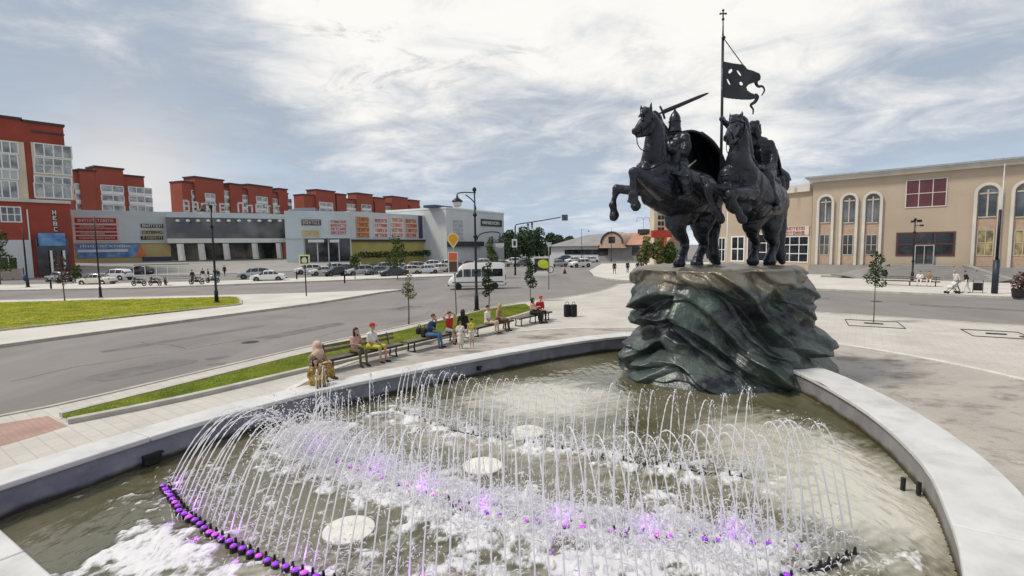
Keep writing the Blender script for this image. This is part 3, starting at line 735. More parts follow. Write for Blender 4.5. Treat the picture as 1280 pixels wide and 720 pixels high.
def strap(name, bvhs, pts, r, parent, m=None, lift=.012):
    P = []
    PP = [Vector((x, y, 0)) for x, y in pts]
    for p in resample(smooth_line(PP, 6), 1.2):
        best = None
        for bv in bvhs:
            h = bv.ray_cast(Vector((0, 0, CH)), ray(p.x, p.y).normalized())
            if h[0] is not None and (best is None or h[3] < best[1]): best = (h[0]+h[1]*lift, h[3])
        if best: P.append(best[0])
    if len(P) < 3: return None
    Q = [P[0]]
    for p in P[1:]:
        if (p-Q[-1]).length < .35: Q.append(p)
    mb = MB(); mb.tube(Q, r, 6); return mb.build(name, m or M_br, parent, True)
def bvh_of(o): return BVHTree.FromPolygons([v.co.copy() for v in o.data.vertices], [tuple(p.vertices) for p in o.data.polygons])

def sculpt(o, amp=.016, amp2=.007, seed=0.0):
    me = o.data; nn = [v.normal.copy() for v in me.vertices]
    for v, n in zip(me.vertices, nn):
        p = v.co
        k = noise.noise(Vector((p.x*3.1+seed, p.y*3.1, p.z*3.1)))*amp*1.2
        k -= amp*1.3*max(0, .16-abs(noise.noise(Vector((p.x*2.3+seed, p.y*2.3+9, p.z*1.7)))))/.16     # muscle creases
        k += noise.fractal(Vector((p.x*11, p.y*11, p.z*11+seed)), .7, 2.1, 3)*amp2
        v.co = p+n*k
    me.update()
# ---- horse with the swordsman
s1 = empty('mounted_knight', (0, 0, 0), 0, 'dark bronze rearing horse with caped swordsman raising his sword on the rock', 'statue')
mb = MB()
# trunk
chain(mb, [(815, 219, 14.55, 22), (830, 231, 14.85, 29), (851, 240, 15.35, 31), (870, 244, 15.9, 28), (876, 250, 16.2, 26)], 18)
blob(mb, 806, 217, 14.35, 12, 15, 14, -20); blob(mb, 820, 216, 14.25, 13, 17, 12, 20)            # breast muscles
blob(mb, 828, 228, 14.2, 18, 11, 9, 35)                                                            # near shoulder
blob(mb, 880, 252, 16.1, 17, 24, 20, 10); blob(mb, 858, 262, 15.6, 17, 21, 16, 10)                 # haunches
chain(mb, [(815, 245, 14.8, 14), (835, 252, 15.1, 18), (850, 258, 15.5, 17)])
# neck and head
chain(mb, [(818, 212, 14.5, 18), (818, 196, 14.35, 15.5), (819, 178, 14.25, 12.5), (818, 160, 14.2, 11), (813, 149, 14.1, 9)], 16)
chain(mb, [(812, 148, 14.1, 8.6), (804, 155, 13.95, 7.2), (797, 162, 13.8, 5.0), (793, 165, 13.75, 4.0)], 14)
blob(mb, 812, 159, 14.0, 8, 8.5, 5, 0); blob(mb, 792.5, 163.5, 13.72, 3.6, 3.4, 4, 0)
chain(mb, [(809, 165, 14.0, 5), (801, 169, 13.86, 3.2), (796.5, 171, 13.8, 2.4)])                   # lower jaw
blob(mb, 804, 148.5, 13.78, 2.2, 1.4, 1.2, 20)                                                      # brow
for (x, y, x2, y2, d) in ((802.5, 141, 801, 131, 14.25), (813, 141, 814, 127.5, 14.0)):
    chain(mb, [(x, y, d, 2.5), ((x+x2)/2, (y+y2)/2, d, 2.2), (x2, y2, d, .5)])
# mane: locks along the crest and a forelock
rm_ = random.Random(4)
for t in range(16):
    f_ = t/15; x = 822+13*f_; y = 145+58*f_; d = 14.3+.2*f_
    chain(mb, [(x-4, y-3, d, 4), (x+2, y+2, d+.06, 4), (x+2+rm_.uniform(-1, 3), y+10, d+.05, 2.6)])
chain(mb, [(808, 137, 14.05, 3), (803, 141, 13.9, 3), (799, 146, 13.8, 1.6)])
chain(mb, [(806, 136, 14.1, 3), (809, 139, 14.05, 3.4)])
# near foreleg: forearm forward, shank hanging
chain(mb, [(828, 238, 14.2, 13), (812, 227, 13.95, 10), (798, 215.5, 13.75, 6.6), (792, 215.5, 13.7, 6.8), (791.5, 226, 13.72, 4.2), (792, 235, 13.75, 4.0), (792.5, 242, 13.75, 5.8), (794, 248, 13.75, 4.6)])
mb.cap(K(794, 251, 13.75), K(794.5, 257, 13.76), rad(5.4, 13.75), rad(7.2, 13.75), 12, 3)
chain(mb, [(788, 243, 13.8, 2.6), (785.5, 252, 13.82, 2.4)])                                       # feather / spur of the fetlock
# far foreleg stretched
chain(mb, [(806, 232, 14.7, 12), (794, 238, 14.85, 8.5), (781, 237, 14.95, 5.8), (771.5, 236, 15.0, 6.2), (768.5, 244, 15.0, 4.0), (767.5, 251, 15.0, 3.8), (766, 256.5, 15.0, 5.4), (767, 262, 15.0, 4.4)])
mb.cap(K(767.2, 264, 15), K(768, 270, 15), rad(4.8, 15), rad(6.6, 15), 12, 3)
# hind legs
chain(mb, [(848, 262, 15.4, 19), (845, 278, 15.35, 14), (848, 289, 15.45, 9.5), (855.5, 301, 15.75, 6.2), (856, 309, 15.75, 5.6), (853, 318, 15.6, 5.6), (850.5, 323, 15.5, 6.5)])
mb.cap(K(850, 324, 15.5), K(849, 328.5, 15.48), rad(6.5, 15.5), rad(8.5, 15.5), 12, 3)
chain(mb, [(880, 262, 16.2, 20), (877, 279, 16.1, 14), (876, 291, 16.15, 9.5), (880, 303, 16.4, 6.5), (879, 311, 16.4, 6), (874, 319, 16.25, 6), (872, 324, 16.2, 6.6)])
mb.cap(K(872, 325, 16.2), K(871, 329, 16.18), rad(6.6, 16.2), rad(8.5, 16.2), 12, 3)
# tail falls to the rock
chain(mb, [(886, 240, 16.5, 6), (894, 252, 16.8, 8), (893, 275, 16.9, 9), (889, 300, 16.85, 9), (891, 318, 16.8, 8), (896, 329, 16.75, 5)])
# saddle cloth
blob(mb, 853, 226, 15.3, 20, 14, 19, 10)
me = remesh(mb, .026, 3, .5)
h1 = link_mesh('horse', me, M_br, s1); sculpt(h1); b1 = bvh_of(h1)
# rider
mb = MB()
chain(mb, [(848, 207, 15.25, 11), (847, 194, 15.2, 10), (847, 180, 15.15, 11.5), (847, 170, 15.15, 8)], 14)
blob(mb, 847, 173, 15.15, 13, 6.5, 9); blob(mb, 845, 183, 15.0, 10, 9, 6)
chain(mb, [(844, 166, 15.15, 6), (843.5, 157, 15.15, 6)])
# near arm bent to the reins
chain(mb, [(856, 173, 15.0, 7), (858, 184, 14.9, 6.2), (855, 193, 14.8, 5.4), (846, 192, 14.6, 4.6), (838, 188, 14.45, 3.8)])
blob(mb, 836, 187.5, 14.4, 3.6, 3.4)
# sword arm raised on the far side
chain(mb, [(838, 171, 15.3, 6.5), (830, 163, 15.35, 5.4), (824.5, 153, 15.2, 4.4), (823, 145, 15.1, 3.4)])
for k in range(4): chain(mb, [(821.5+k*1.2, 142+k*.3, 14.98, 1.3), (821.8+k*1.2, 145.2+k*.3, 14.95, 1.2)])
chain(mb, [(825, 145, 15.15, 1.5), (823.5, 142, 15.1, 1.2)])
# skirt and near leg with boot
chain(mb, [(848, 204, 15.05, 12), (850, 212, 14.55, 11), (853, 221, 14.2, 9)])
chain(mb, [(853, 219, 14.2, 8), (857, 229, 14.12, 6.8), (860, 240, 14.2, 5.2), (859.5, 244, 14.2, 4.6), (854, 247, 14.1, 3.8), (849.5, 247.8, 14.05, 3)])
chain(mb, [(846, 204, 15.5, 11), (838, 213, 15.7, 9), (842, 236, 15.8, 5)])
# mail folds over hip
for k in range(5): chain(mb, [(840+k*4.5, 202+k*.8, 14.62-.03*k, 2.4), (842+k*4.5, 217+k, 14.08-.03*k, 1.8)])
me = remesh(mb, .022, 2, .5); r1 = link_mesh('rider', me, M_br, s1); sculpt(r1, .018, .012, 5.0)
mb = MB(); T_ = K(843.3, 165, 15.15); sc = 15.15/FPX
mb.lathe([(8.5*sc, 0), (7.2*sc, 6*sc), (6.9*sc, 12*sc), (6.6*sc, 17*sc), (4.6*sc, 21.5*sc), (2.2*sc, 24.5*sc), (.4*sc, 28*sc)], T_, 18)
mb.tube([T_+Vector((math.cos(w)*7.1*sc, math.sin(w)*7.1*sc, 12.2*sc)) for w in [i*math.pi/10 for i in range(21)]], .7*sc, 5)
mb.box(T_+Vector((-4*sc, -6.2*sc, 9*sc)), (1.4*sc, 2*sc, 7*sc), R(30))
mb.build('helmet', M_br, r1, True); autosmooth(kids(r1)[0], 50)
# shield on the near arm
mb = MB(); c_ = K(842, 197, 14.55); 
mb.ell(c_, (8*sc, 2.2*sc, 12*sc), Matrix.Rotation(R(-35), 3, 'Z') @ Matrix.Rotation(R(12), 3, 'Y')); mb.build('saddle_bow', M_br, s1, True)
# sword
a_, b_2 = K(819.5, 144, 15.0), K(886.6, 115.8, 15.35); t_ = (b_2-a_).normalized(); L_ = (b_2-a_).length
q_ = Vector((1, 0, 0)).rotation_difference(t_).to_matrix().to_4x4(); MT = Matrix.Translation(a_) @ q_
mb = MB(); w_ = .062
prof = [(.26, w_), (.5, w_*1.02), (L_*.8, w_*.8), (L_*.95, w_*.5), (L_, .003)]
vs, fs = [], []
for x, ww in prof: vs += [MT @ Vector((x, 0, ww)), MT @ Vector((x, .022, 0)), MT @ Vector((x, 0, -ww)), MT @ Vector((x, -.022, 0))]
for i in range(len(prof)-1):
    for k in range(4): fs.append((i*4+k, i*4+(k+1) % 4, i*4+4+(k+1) % 4, i*4+4+k))
fs += [(3, 2, 1, 0)]
mb.add(vs, fs); sw = mb.build('sword', M_br, s1)
mb = MB(); mb.tube([MT @ Vector((.0, 0, 0)), MT @ Vector((.26, 0, 0))], .028, 8); mb.ell(MT @ Vector((-.02, 0, 0)), (.05, .05, .05))
mb.tube([MT @ Vector((.23, 0, .2)), MT @ Vector((.25, 0, 0)), MT @ Vector((.23, 0, -.2))], .032, 8); mb.build('hilt', M_br, sw, True)
# scabbard tip (worn bright)
mb = MB(); mb.tube([K(859.5, 209.5, 14.3), K(870, 200.5, 14.5)], [.035, .018], 8); mb.build('scabbard', mat('worn_bronze', (.22, .21, .19), .35, .5), s1, True)
# cape: a billowing shell from the shoulders over the croup
rows = [  # each row from its inner (left/low) edge to the outer rim, hollow towards the camera
 [(851, 166, 15.0), (857, 164.5, 15.1), (866, 164, 15.2), (876, 167, 15.2)],
 [(853, 171, 15.1), (866, 169, 15.7), (878, 170.5, 15.8), (889, 177, 15.4)],
 [(856, 182, 15.3), (870, 180, 16.1), (884, 182, 16.3), (898, 189, 15.7)],
 [(857, 193, 15.5), (872, 192, 16.4), (889, 195, 16.6), (903.5, 201, 15.9)],
 [(858, 205, 15.5), (874, 206, 16.4), (890, 209, 16.6), (905, 213, 15.9)],
 [(861, 216, 15.3), (876, 219, 16.0), (890, 222, 16.3), (902, 226, 15.7)],
 [(866, 228, 15.0), (879, 232, 15.5), (889, 236, 15.8), (898, 239, 15.4)],
 [(874, 240, 14.9), (882, 245, 15.2), (888, 248, 15.4), (893, 250, 15.2)]]
W = [smooth_line([K(*p) for p in r_], 8) for r_ in rows]
cols = [smooth_line([W[j][i] for j in range(len(W))], 6) for i in range(len(W[0]))]
nu, nv = len(cols), len(cols[0])
vs = []; fs = []
for i in range(nu):
    for j in range(nv):
        p = cols[i][j]; t = i/(nu-1)
        # pleats that fan out from the shoulder
        w_ = (math.sin(t*15+math.sin(j*.09)*1.3)*.09+math.sin(t*31+j*.12)*.03)*min(1, j/10)*(1-.5*t)
        p = p+Vector((-.35, -.85, -.2)).normalized()*w_
        vs.append(p)
for i in range(nu-1):
    for j in range(nv-1): fs.append((i*nv+j, i*nv+j+1, (i+1)*nv+j+1, (i+1)*nv+j))
mb = MB(); mb.add(vs, fs); cp = mb.build('cape', M_br2, r1, True)
md = cp.modifiers.new('t', 'SOLIDIFY'); md.thickness = .06; md.offset = 0
# rolled rim of the cape
mb = MB(); mb.tube([cols[nu-1][j] for j in range(nv)], .075, 8); mb.tube([cols[i][0] for i in range(nu)], .045, 6); mb.build('cape_hem', M_br2, r1, True)
R1 = [b1]
strap('breast_strap', R1, [(797, 207), (806, 211), (815, 210), (825, 205), (833, 200)], .024, h1)
strap('breast_strap', R1, [(797, 214), (805, 222), (820, 232), (838, 240), (850, 245)], .02, h1)
strap('bridle', R1, [(818, 146), (815, 153), (811, 163), (806, 171)], .018, h1)
strap('bridle', R1, [(799, 154), (802, 160), (803, 168)], .018, h1)
mb = MB(); mb.tube(smooth_line([K(796, 172, 13.75), K(797, 180, 13.8), K(802, 187, 13.95), K(812, 189, 14.1), K(826, 187, 14.2), K(836, 188, 14.4)], 5), .015, 6); mb.build('rein', M_br, h1, True)

# ---- horse with the standard bearer
s2 = empty('mounted_standard_bearer', (0, 0, 0), 0, 'dark bronze rearing horse with rider holding a tall banner pole', 'statue')
mb = MB()
chain(mb, [(924, 222, 14.2, 22), (930, 236, 14.6, 28), (942, 246, 15.1, 29), (954, 250, 15.6, 26), (960, 254, 15.9, 24)], 18)
blob(mb, 912, 222, 13.95, 14, 15, 13, -15); blob(mb, 933, 222, 13.95, 15, 17, 13, 15)
blob(mb, 942, 238, 14.2, 12, 19, 12, -8); blob(mb, 925, 252, 14.5, 18, 17, 16)
blob(mb, 940, 263, 15.1, 20, 13, 16, -15)
blob(mb, 966, 258, 15.8, 12, 22, 18); blob(mb, 948, 266, 15.6, 14, 17, 14)
chain(mb, [(924, 216, 14.15, 19), (923, 202, 13.95, 15), (924, 188, 13.85, 11.5), (925, 172, 13.8, 10.5), (923, 158, 13.75, 9)], 16)
chain(mb, [(922, 157, 13.7, 8.8), (916, 163, 13.5, 7.2), (911, 170, 13.3, 5.4), (908.5, 173, 13.22, 4.6)], 14)
blob(mb, 924, 167, 13.7, 7, 9, 5); blob(mb, 907.5, 171, 13.2, 4.2, 3.8, 4)
chain(mb, [(921, 174, 13.65, 5), (914, 177, 13.45, 3.8), (910.5, 178.5, 13.35, 3)])
blob(mb, 920, 155, 13.5, 2.6, 1.5, 1.4, 15)
for (x, y, x2, y2, d) in ((913, 150, 912.5, 140.5, 13.85), (927, 149, 928, 137.5, 13.75)):
    chain(mb, [(x, y, d, 2.6), ((x+x2)/2, (y+y2)/2, d, 2.3), (x2, y2, d, .5)])
for t in range(15):
    f_ = t/14; x = 931+9*f_; y = 150+56*f_; d = 13.95+.25*f_
    chain(mb, [(x-4, y-2, d, 4), (x+1, y+2, d+.08, 4), (x+1+rm_.uniform(-1, 2.5), y+9, d+.06, 2.5)])
chain(mb, [(920, 146, 13.75, 3.4), (916, 148, 13.65, 3), (912, 152, 13.55, 1.6)])
chain(mb, [(916, 146, 13.8, 3), (923, 146, 13.8, 3.2)])
# its right foreleg (to the left in the picture)
chain(mb, [(914, 236, 14.0, 12), (904, 239, 13.75, 8.5), (894, 236, 13.6, 6.2), (885.5, 234.5, 13.55, 6.8), (886.5, 244, 13.6, 4.6), (890, 254, 13.65, 4.3), (893.5, 262, 13.7, 5.8), (897, 267, 13.72, 4.8)])
mb.cap(K(898, 269, 13.72), K(901, 275, 13.74), rad(5.2, 13.7), rad(6, 13.7), 12, 3)
# its left foreleg
chain(mb, [(938, 240, 13.9, 11), (927, 242, 13.6, 8), (918, 241, 13.4, 6.4), (913, 243, 13.36, 7.2), (916, 252, 13.42, 4.8), (920, 259, 13.48, 4.6), (923, 265, 13.52, 5.9)])
mb.cap(K(924, 267.5, 13.53), K(928, 274, 13.56), rad(5.4, 13.5), rad(6, 13.5), 12, 3)
# hind legs and tail
chain(mb, [(945, 268, 15.4, 17), (940, 282, 15.3, 11.5), (941, 292, 15.4, 8), (944.5, 303, 15.6, 5.8), (944.5, 310, 15.6, 5.4), (942.5, 318, 15.5, 5.4), (941.5, 322, 15.45, 6)])
mb.cap(K(941.5, 322, 15.45), K(941, 326, 15.43), rad(6, 15.4), rad(7.6, 15.4), 12, 3)
chain(mb, [(964, 266, 15.8, 17), (964, 282, 15.75, 12.5), (963.5, 294, 15.8, 9), (967, 304, 16.0, 6.8), (966.5, 311, 16.0, 6.2), (963.5, 319, 15.9, 6.2), (962.5, 323, 15.85, 7)])
mb.cap(K(962.5, 323, 15.85), K(962, 326.5, 15.83), rad(7, 15.8), rad(8.5, 15.8), 12, 3)
chain(mb, [(972, 250, 16.2, 6), (976, 264, 16.4, 7.5), (974, 285, 16.5, 8.5), (972, 305, 16.5, 8.5), (975, 320, 16.45, 7), (978, 327, 16.4, 4)])
blob(mb, 960, 232, 15.4, 15, 13, 16, -10)
me = remesh(mb, .026, 3, .5); h2 = link_mesh('horse', me, M_br, s2); sculpt(h2, seed=3.0); b2 = bvh_of(h2)
mb = MB()
chain(mb, [(957, 220, 15.35, 12), (956, 206, 15.3, 11.5), (954, 190, 15.2, 12.5), (951, 179, 15.1, 9)], 14)
blob(mb, 954, 181, 15.15, 13.5, 7.5, 10, 20); blob(mb, 962, 196, 15.4, 9.5, 14, 8, 15)
chain(mb, [(947, 172, 15.05, 5.4), (943.5, 163, 14.95, 5.6)]); 
blob(mb, 942.5, 159, 14.95, 6, 7.5, 6.5)                                     # head
blob(mb, 938.5, 160.5, 14.7, 1.5, 1.4, 1.4); blob(mb, 939, 164.5, 14.75, 2.4, 2.2, 2)   # nose, chin
blob(mb, 943, 155, 14.97, 7, 5, 7.2); chain(mb, [(948, 157, 15.1, 3.2), (949, 167, 15.15, 3.2)])   # cap and its flap
chain(mb, [(962, 182, 15.0, 7), (966, 195, 14.95, 6.2), (966, 207, 14.85, 5.6), (957, 213, 14.6, 4.8), (948, 209, 14.4, 3.8)])
blob(mb, 946, 208, 14.35, 3.4, 3.2)
# arm to the pole
chain(mb, [(943, 179, 15.15, 6.4), (929, 173, 15.05, 5.4), (914, 160, 14.9, 4.6), (905, 151.5, 14.82, 3.6)])
blob(mb, 902.3, 149, 14.8, 3.2, 3.4)
for k in range(4): chain(mb, [(900.2, 146.6+k*1.5, 14.72, 1.1), (903.5, 146.4+k*1.5, 14.66, 1.1), (905.3, 147+k*1.5, 14.75, 1.0)])
chain(mb, [(957, 216, 15.1, 12), (957, 224, 14.55, 9.5), (961, 231, 14.45, 7.4), (966, 241, 14.5, 6.2), (970.5, 251, 14.6, 5), (971.5, 256, 14.6, 4.6), (972, 259.5, 14.4, 3.8), (968, 261.5, 14.25, 3)])
chain(mb, [(955, 218, 15.6, 11), (930, 230, 15.2, 8), (922, 250, 15.3, 5)])
for k in range(4): chain(mb, [(951+k*4.5, 186+k*2, 14.95+.06*k, 2), (954+k*4.4, 207+k*1.5, 14.95+.06*k, 1.5)])
me = remesh(mb, .022, 2, .5); r2 = link_mesh('rider', me, M_br, s2); sculpt(r2, .022, .012, 7.0)
mb = MB(); chain(mb, [(970, 214, 15.7, 7), (978, 222, 15.9, 8.5), (979, 233, 15.9, 7)]); chain(mb, [(984, 217, 15.95, 2), (985, 222, 15.95, 3), (980, 232, 15.95, 5)])
chain(mb, [(973, 226, 15.6, 7.5), (976, 240, 15.6, 6.5)])
me = remesh(mb, .03, 2, .5); link_mesh('saddle_bag', me, M_br2, s2)
strap('breast_strap', [b2], [(901, 220), (908, 219), (914, 219), (922, 213), (932, 211), (938, 212)], .022, h2)
strap('breast_strap', [b2], [(913, 219), (912, 228), (914, 236)], .02, h2)
strap('bridle', [b2], [(930, 152), (931, 160), (928, 170), (921, 178)], .018, h2)
strap('bridle', [b2], [(911, 161), (915, 166), (917, 174)], .018, h2)
strap('bridle', [b2], [(913, 153), (921, 151), (930, 153)], .016, h2)
mb = MB(); mb.tube(smooth_line([K(911, 179, 13.3), K(914, 186, 13.5), K(926, 187, 13.65), K(935, 192, 13.9), K(946, 203, 14.25), K(949, 208, 14.35)], 5), .015, 6)
mb.tube(smooth_line([K(908, 176, 13.2), K(908, 186, 13.4), K(909.5, 191, 13.6)], 5), .01, 5); mb.build('rein', M_br, h2, True)
# cloak of the standard bearer
rows2 = [[(938, 176, 15.35), (948, 173, 15.2), (957, 174, 15.1), (965, 181, 15.15)], [(940, 188, 15.6), (950, 184, 15.55), (962, 183, 15.4), (970, 190, 15.3)], [(944, 202, 15.75), (956, 198, 15.75), (968, 197, 15.6), (974, 204, 15.45)], [(950, 214, 15.8), (962, 212, 15.85), (972, 212, 15.7), (978, 217, 15.5)], [(958, 224, 15.8), (968, 223, 15.9), (977, 223, 15.8), (983, 226, 15.6)]]
W2 = [smooth_line([K(*p) for p in r_], 7) for r_ in rows2]; cols2 = [smooth_line([W2[j][i] for j in range(len(W2))], 5) for i in range(len(W2[0]))]
vs, fs = [], []; nu, nv = len(cols2), len(cols2[0])
for i in range(nu):
    for j in range(nv): vs.append(cols2[i][j]+Vector((.5, -.8, .1)).normalized()*math.sin(i*.95+math.sin(j*.3))*.035*min(1, j/5))
for i in range(nu-1):
    for j in range(nv-1): fs.append((i*nv+j, i*nv+j+1, (i+1)*nv+j+1, (i+1)*nv+j))
mb = MB(); mb.add(vs, fs); ck = mb.build('cloak', M_br2, r2, True); md = ck.modifiers.new('t', 'SOLIDIFY'); md.thickness = .05; md.offset = 0
def detail(h, dark):
    for (x, y, rr_) in dark:
        d_ = ray(x, y).normalized(); hit = (b1 if h is h1 else b2).ray_cast(Vector((0, 0, CH)), d_)
        if hit[0]: mb = MB(); mb.ell(hit[0]+hit[1]*.004, (rr_, rr_*.7, rr_), None, 10, 6); mb.build('eye', mat('polished_bronze', (.004, .004, .005), .2, .3), h, True)
detail(h1, [(804, 150, .04), (791, 164, .03), (795, 169.5, .025)]); detail(h2, [(920, 157, .045), (907, 171, .035), (910, 175.5, .03)])
# pole with its cross, halyard and forked banner
pd = 14.8; mb = MB()
mb.tube([K(900.6, 236, pd), K(902.3, 149, pd), K(903.6, 48, pd)], [.042, .04, .036], 10); mb.tube([K(903.6, 48, pd), K(903.8, 38, pd), K(903.9, 20, pd)], [.03, .022, .016], 8)
pole = mb.build('banner_pole', M_br, s2, True)
mb = MB(); c_ = K(903.9, 18, pd)
mb.box(c_, (.03, .03, .2)); mb.box(c_+Vector((0, 0, .02)), (.15, .028, .03)); mb.ell(K(903.9, 24, pd), (.04, .04, .04)); mb.ell(c_+Vector((0, 0, .11)), (.035, .035, .035)); mb.ell(c_+Vector((.08, 0, .02)), (.03,)*3); mb.ell(c_+Vector((-.08, 0, .02)), (.03,)*3)
mb.ell(K(904.5, 47, pd-.03), (.06, .05, .05)); mb.build('finial', M_br, pole, True)
mb = MB(); mb.tube([K(905, 48.5, pd), K(930, 83, pd+.05)], .014, 5); mb.build('halyard', M_br, pole)
def flag_top(t): return 78+.5*t*6+max(0, t-.5)*2*8.5
vs, fs, keep = [], [], []
nu, nv = 110, 100
def flag_pt(u, v):
    x = 904.2+u*48; yt = 76; yb = 126
    # forked right edge
    y = yt+(yb-yt)*v
    wv = math.sin(u*5.2+v*1.2)*.12*u
    return K(x, y, pd+wv), x, y
FO = [(904.0, 77), (917, 79.5), (929, 81), (931.5, 83), (934, 86.5), (941, 88.5), (949, 92), (950.5, 96), (950, 100), (946, 102.5), (941, 103.5), (936, 105.5), (933, 109), (934, 113), (938, 116), (943, 118), (948, 120), (945, 123), (938, 124.5), (931, 124.7), (922, 124), (912, 123), (904.0, 121.5)]
def cut(x, y):
    if not inside(np.array([[x, y]]), FO)[0]: return True
    for (cx_, cy_, rx, ry, an) in ((912.9, 89, 3.6, 2.0, -50), (923.6, 91.2, 4.6, 1.4, 55), (910.6, 102.5, 4.6, 1.4, 65), (926.3, 104.5, 2.6, 2.0, 60)):
        a = R(an); dx, dy = x-cx_, y-cy_; u_ = dx*math.cos(a)+dy*math.sin(a); w_ = -dx*math.sin(a)+dy*math.cos(a)
        if (u_/rx)**2+(w_/ry)**2 < 1: return True
    return False
for i in range(nu+1):
    for j in range(nv+1): vs.append(flag_pt(i/nu, j/nv)[0])
for i in range(nu):
    for j in range(nv):
        _, x, y = flag_pt((i+.5)/nu, (j+.5)/nv)
        if not cut(x, y): fs.append((i*(nv+1)+j, i*(nv+1)+j+1, (i+1)*(nv+1)+j+1, (i+1)*(nv+1)+j))
mb = MB(); mb.add(vs, fs); fl = mb.build('banner', M_br2, pole, True); md = fl.modifiers.new('t', 'SOLIDIFY'); md.thickness = .035; md.offset = 0
for pts, w0 in (([(946, 98, .05), (945, 104, .05), (948, 108, .0), (953, 108, -.05), (955.5, 113, -.02), (952, 119.5, .05)], 2.6), ([(943, 119, .1), (946.5, 121, .08), (944, 127, .0), (938.5, 131.5, -.05), (941.5, 137, 0), (941, 143, .05)], 3.0)):
    Q = smooth_line([Vector((a, b, c)) for a, b, c in pts], 6); vs, fs = [], []
    for i, q in enumerate(Q):
        t = (Q[min(i+1, len(Q)-1)]-Q[max(i-1, 0)]); nn = Vector((-t.y, t.x, 0)).normalized(); w_ = w0*(1-.75*i/(len(Q)-1))
        for s_ in (-1, 1):
            for dd in (-.018, .018): vs.append(K(q.x+nn.x*w_*s_, q.y+nn.y*w_*s_, pd+q.z+dd))
    for i in range(len(Q)-1):
        a = i*4; fs += [(a, a+2, a+6, a+4), (a+1, a+5, a+7, a+3), (a, a+4, a+5, a+1), (a+2, a+3, a+7, a+6)]
    mb = MB(); mb.add(vs, fs); mb.build('streamer', M_br2, pole)
# ------------------------------------------------------------------ buildings
M_brick = stains(mat('red_render', (.30, .060, .040), .85, var=.12, scale=.3, detail=6), (.22, .045, .035), .12, .45, .7, .6)
M_brick2 = stains(mat('red_render_far', (.33, .085, .055), .85, var=.12, scale=.2, detail=6), (.25, .055, .04), .1, .45, .7, .6)
M_cream = mat('cream_render', (.58, .50, .38), .8, var=.08, scale=.4)
M_whitef = mat('white_frames', (.72, .72, .70), .5, var=.05)
M_glass = mat('window_glass', (.025, .035, .045), .06, spec=.9, var=.3, scale=.35, col2=(.16, .18, .19), ramp=(.45, .7))
M_glass_w = mat('bright_glass', (.10, .12, .13), .08, spec=.9, scale=.5, col2=(.42, .44, .44), ramp=(.38, .62))
M_glassd = mat('dark_glass', (.012, .016, .022), .07, spec=.8, var=.3, scale=.6, col2=(.06, .065, .07), ramp=(.5, .75))
M_roofd = mat('dark_roofing', (.05, .05, .055), .7, var=.2)
M_panel = stains(mat('bluegrey_panels', (.50, .575, .60), .6, var=.05, scale=.25, detail=3), (.56, .61, .62), .2, .5, .65, .5)
M_panel2 = mat('grey_panels', (.54, .565, .58), .6, var=.05, scale=.3)
M_white = mat('white_cladding', (.66, .66, .64), .6, var=.05, scale=.5)
M_yellow = mat('mustard_render', (.44, .38, .13), .8, var=.1, scale=.3)
M_tan = mat('tan_render', (.47, .38, .18), .8, var=.1, scale=.3)
M_ochre = stains(speckle(mat('ochre_render', (.42, .345, .265), .85, var=.06, scale=.25, detail=6), .12, 30), (.36, .295, .225), .18, .5, .72, .5, (1, 1, .4))
M_ledge = mat('pale_cornice', (.56, .53, .48), .7, var=.08, scale=.5)
M_grey = mat('grey_stone', (.27, .265, .26), .8, var=.1, scale=.6)
M_maroon = mat('maroon_glass', (.09, .012, .016), .12, spec=.8, var=.3, scale=.7)
M_dark = mat('dark_paint', (.03, .03, .035), .6, var=.2)
M_redp = mat('red_paint', (.45, .05, .035), .6, var=.15)
M_pink = mat('pale_pink_sign', (.62, .50, .47), .6, var=.05)
M_blue = mat('blue_sign', (.05, .16, .40), .5, col2=(.18, .34, .55), scale=.9)
M_navy = mat('navy_roof', (.035, .05, .11), .5, var=.15)
M_orange = mat('orange_sign', (.60, .18, .05), .6, var=.1)
class Facade:
    """vertical plane from A (left) to B (right); local x along it, y away from the camera"""
    def __init__(s, A, B, z0=0):
        s.A = Vector((A[0], A[1], z0)); s.t = Vector((B[0]-A[0], B[1]-A[1], 0)); s.L = s.t.length; s.t.normalize()
        s.n = Vector((-s.t.y, s.t.x, 0)); s.rz = math.atan2(s.t.y, s.t.x)
    def uv(s, px, py):
        d = ray(px, py); o = Vector((0, 0, CH))-s.A
        k = -o.dot(s.n)/d.dot(s.n); p = o+d*k
        return p.dot(s.t), p.z
    def rect(s, x0, y0, x1, y1):
        ym = (y0+y1)/2; xm = (x0+x1)/2
        a = s.uv(x0, ym)[0]; b = s.uv(x1, ym)[0]; c = s.uv(xm, y1)[1]; d = s.uv(xm, y0)[1]
        return a, c, b, d
def at_px(px, d): return (D(px, 360, d).x, d)
def fbox(mb, u0, z0, u1, z1, y0, y1):
    mb.hexa([(u0, y0, z0), (u1, y0, z0), (u1, y1, z0), (u0, y1, z0)], [(u0, y0, z1), (u1, y0, z1), (u1, y1, z1), (u0, y1, z1)])
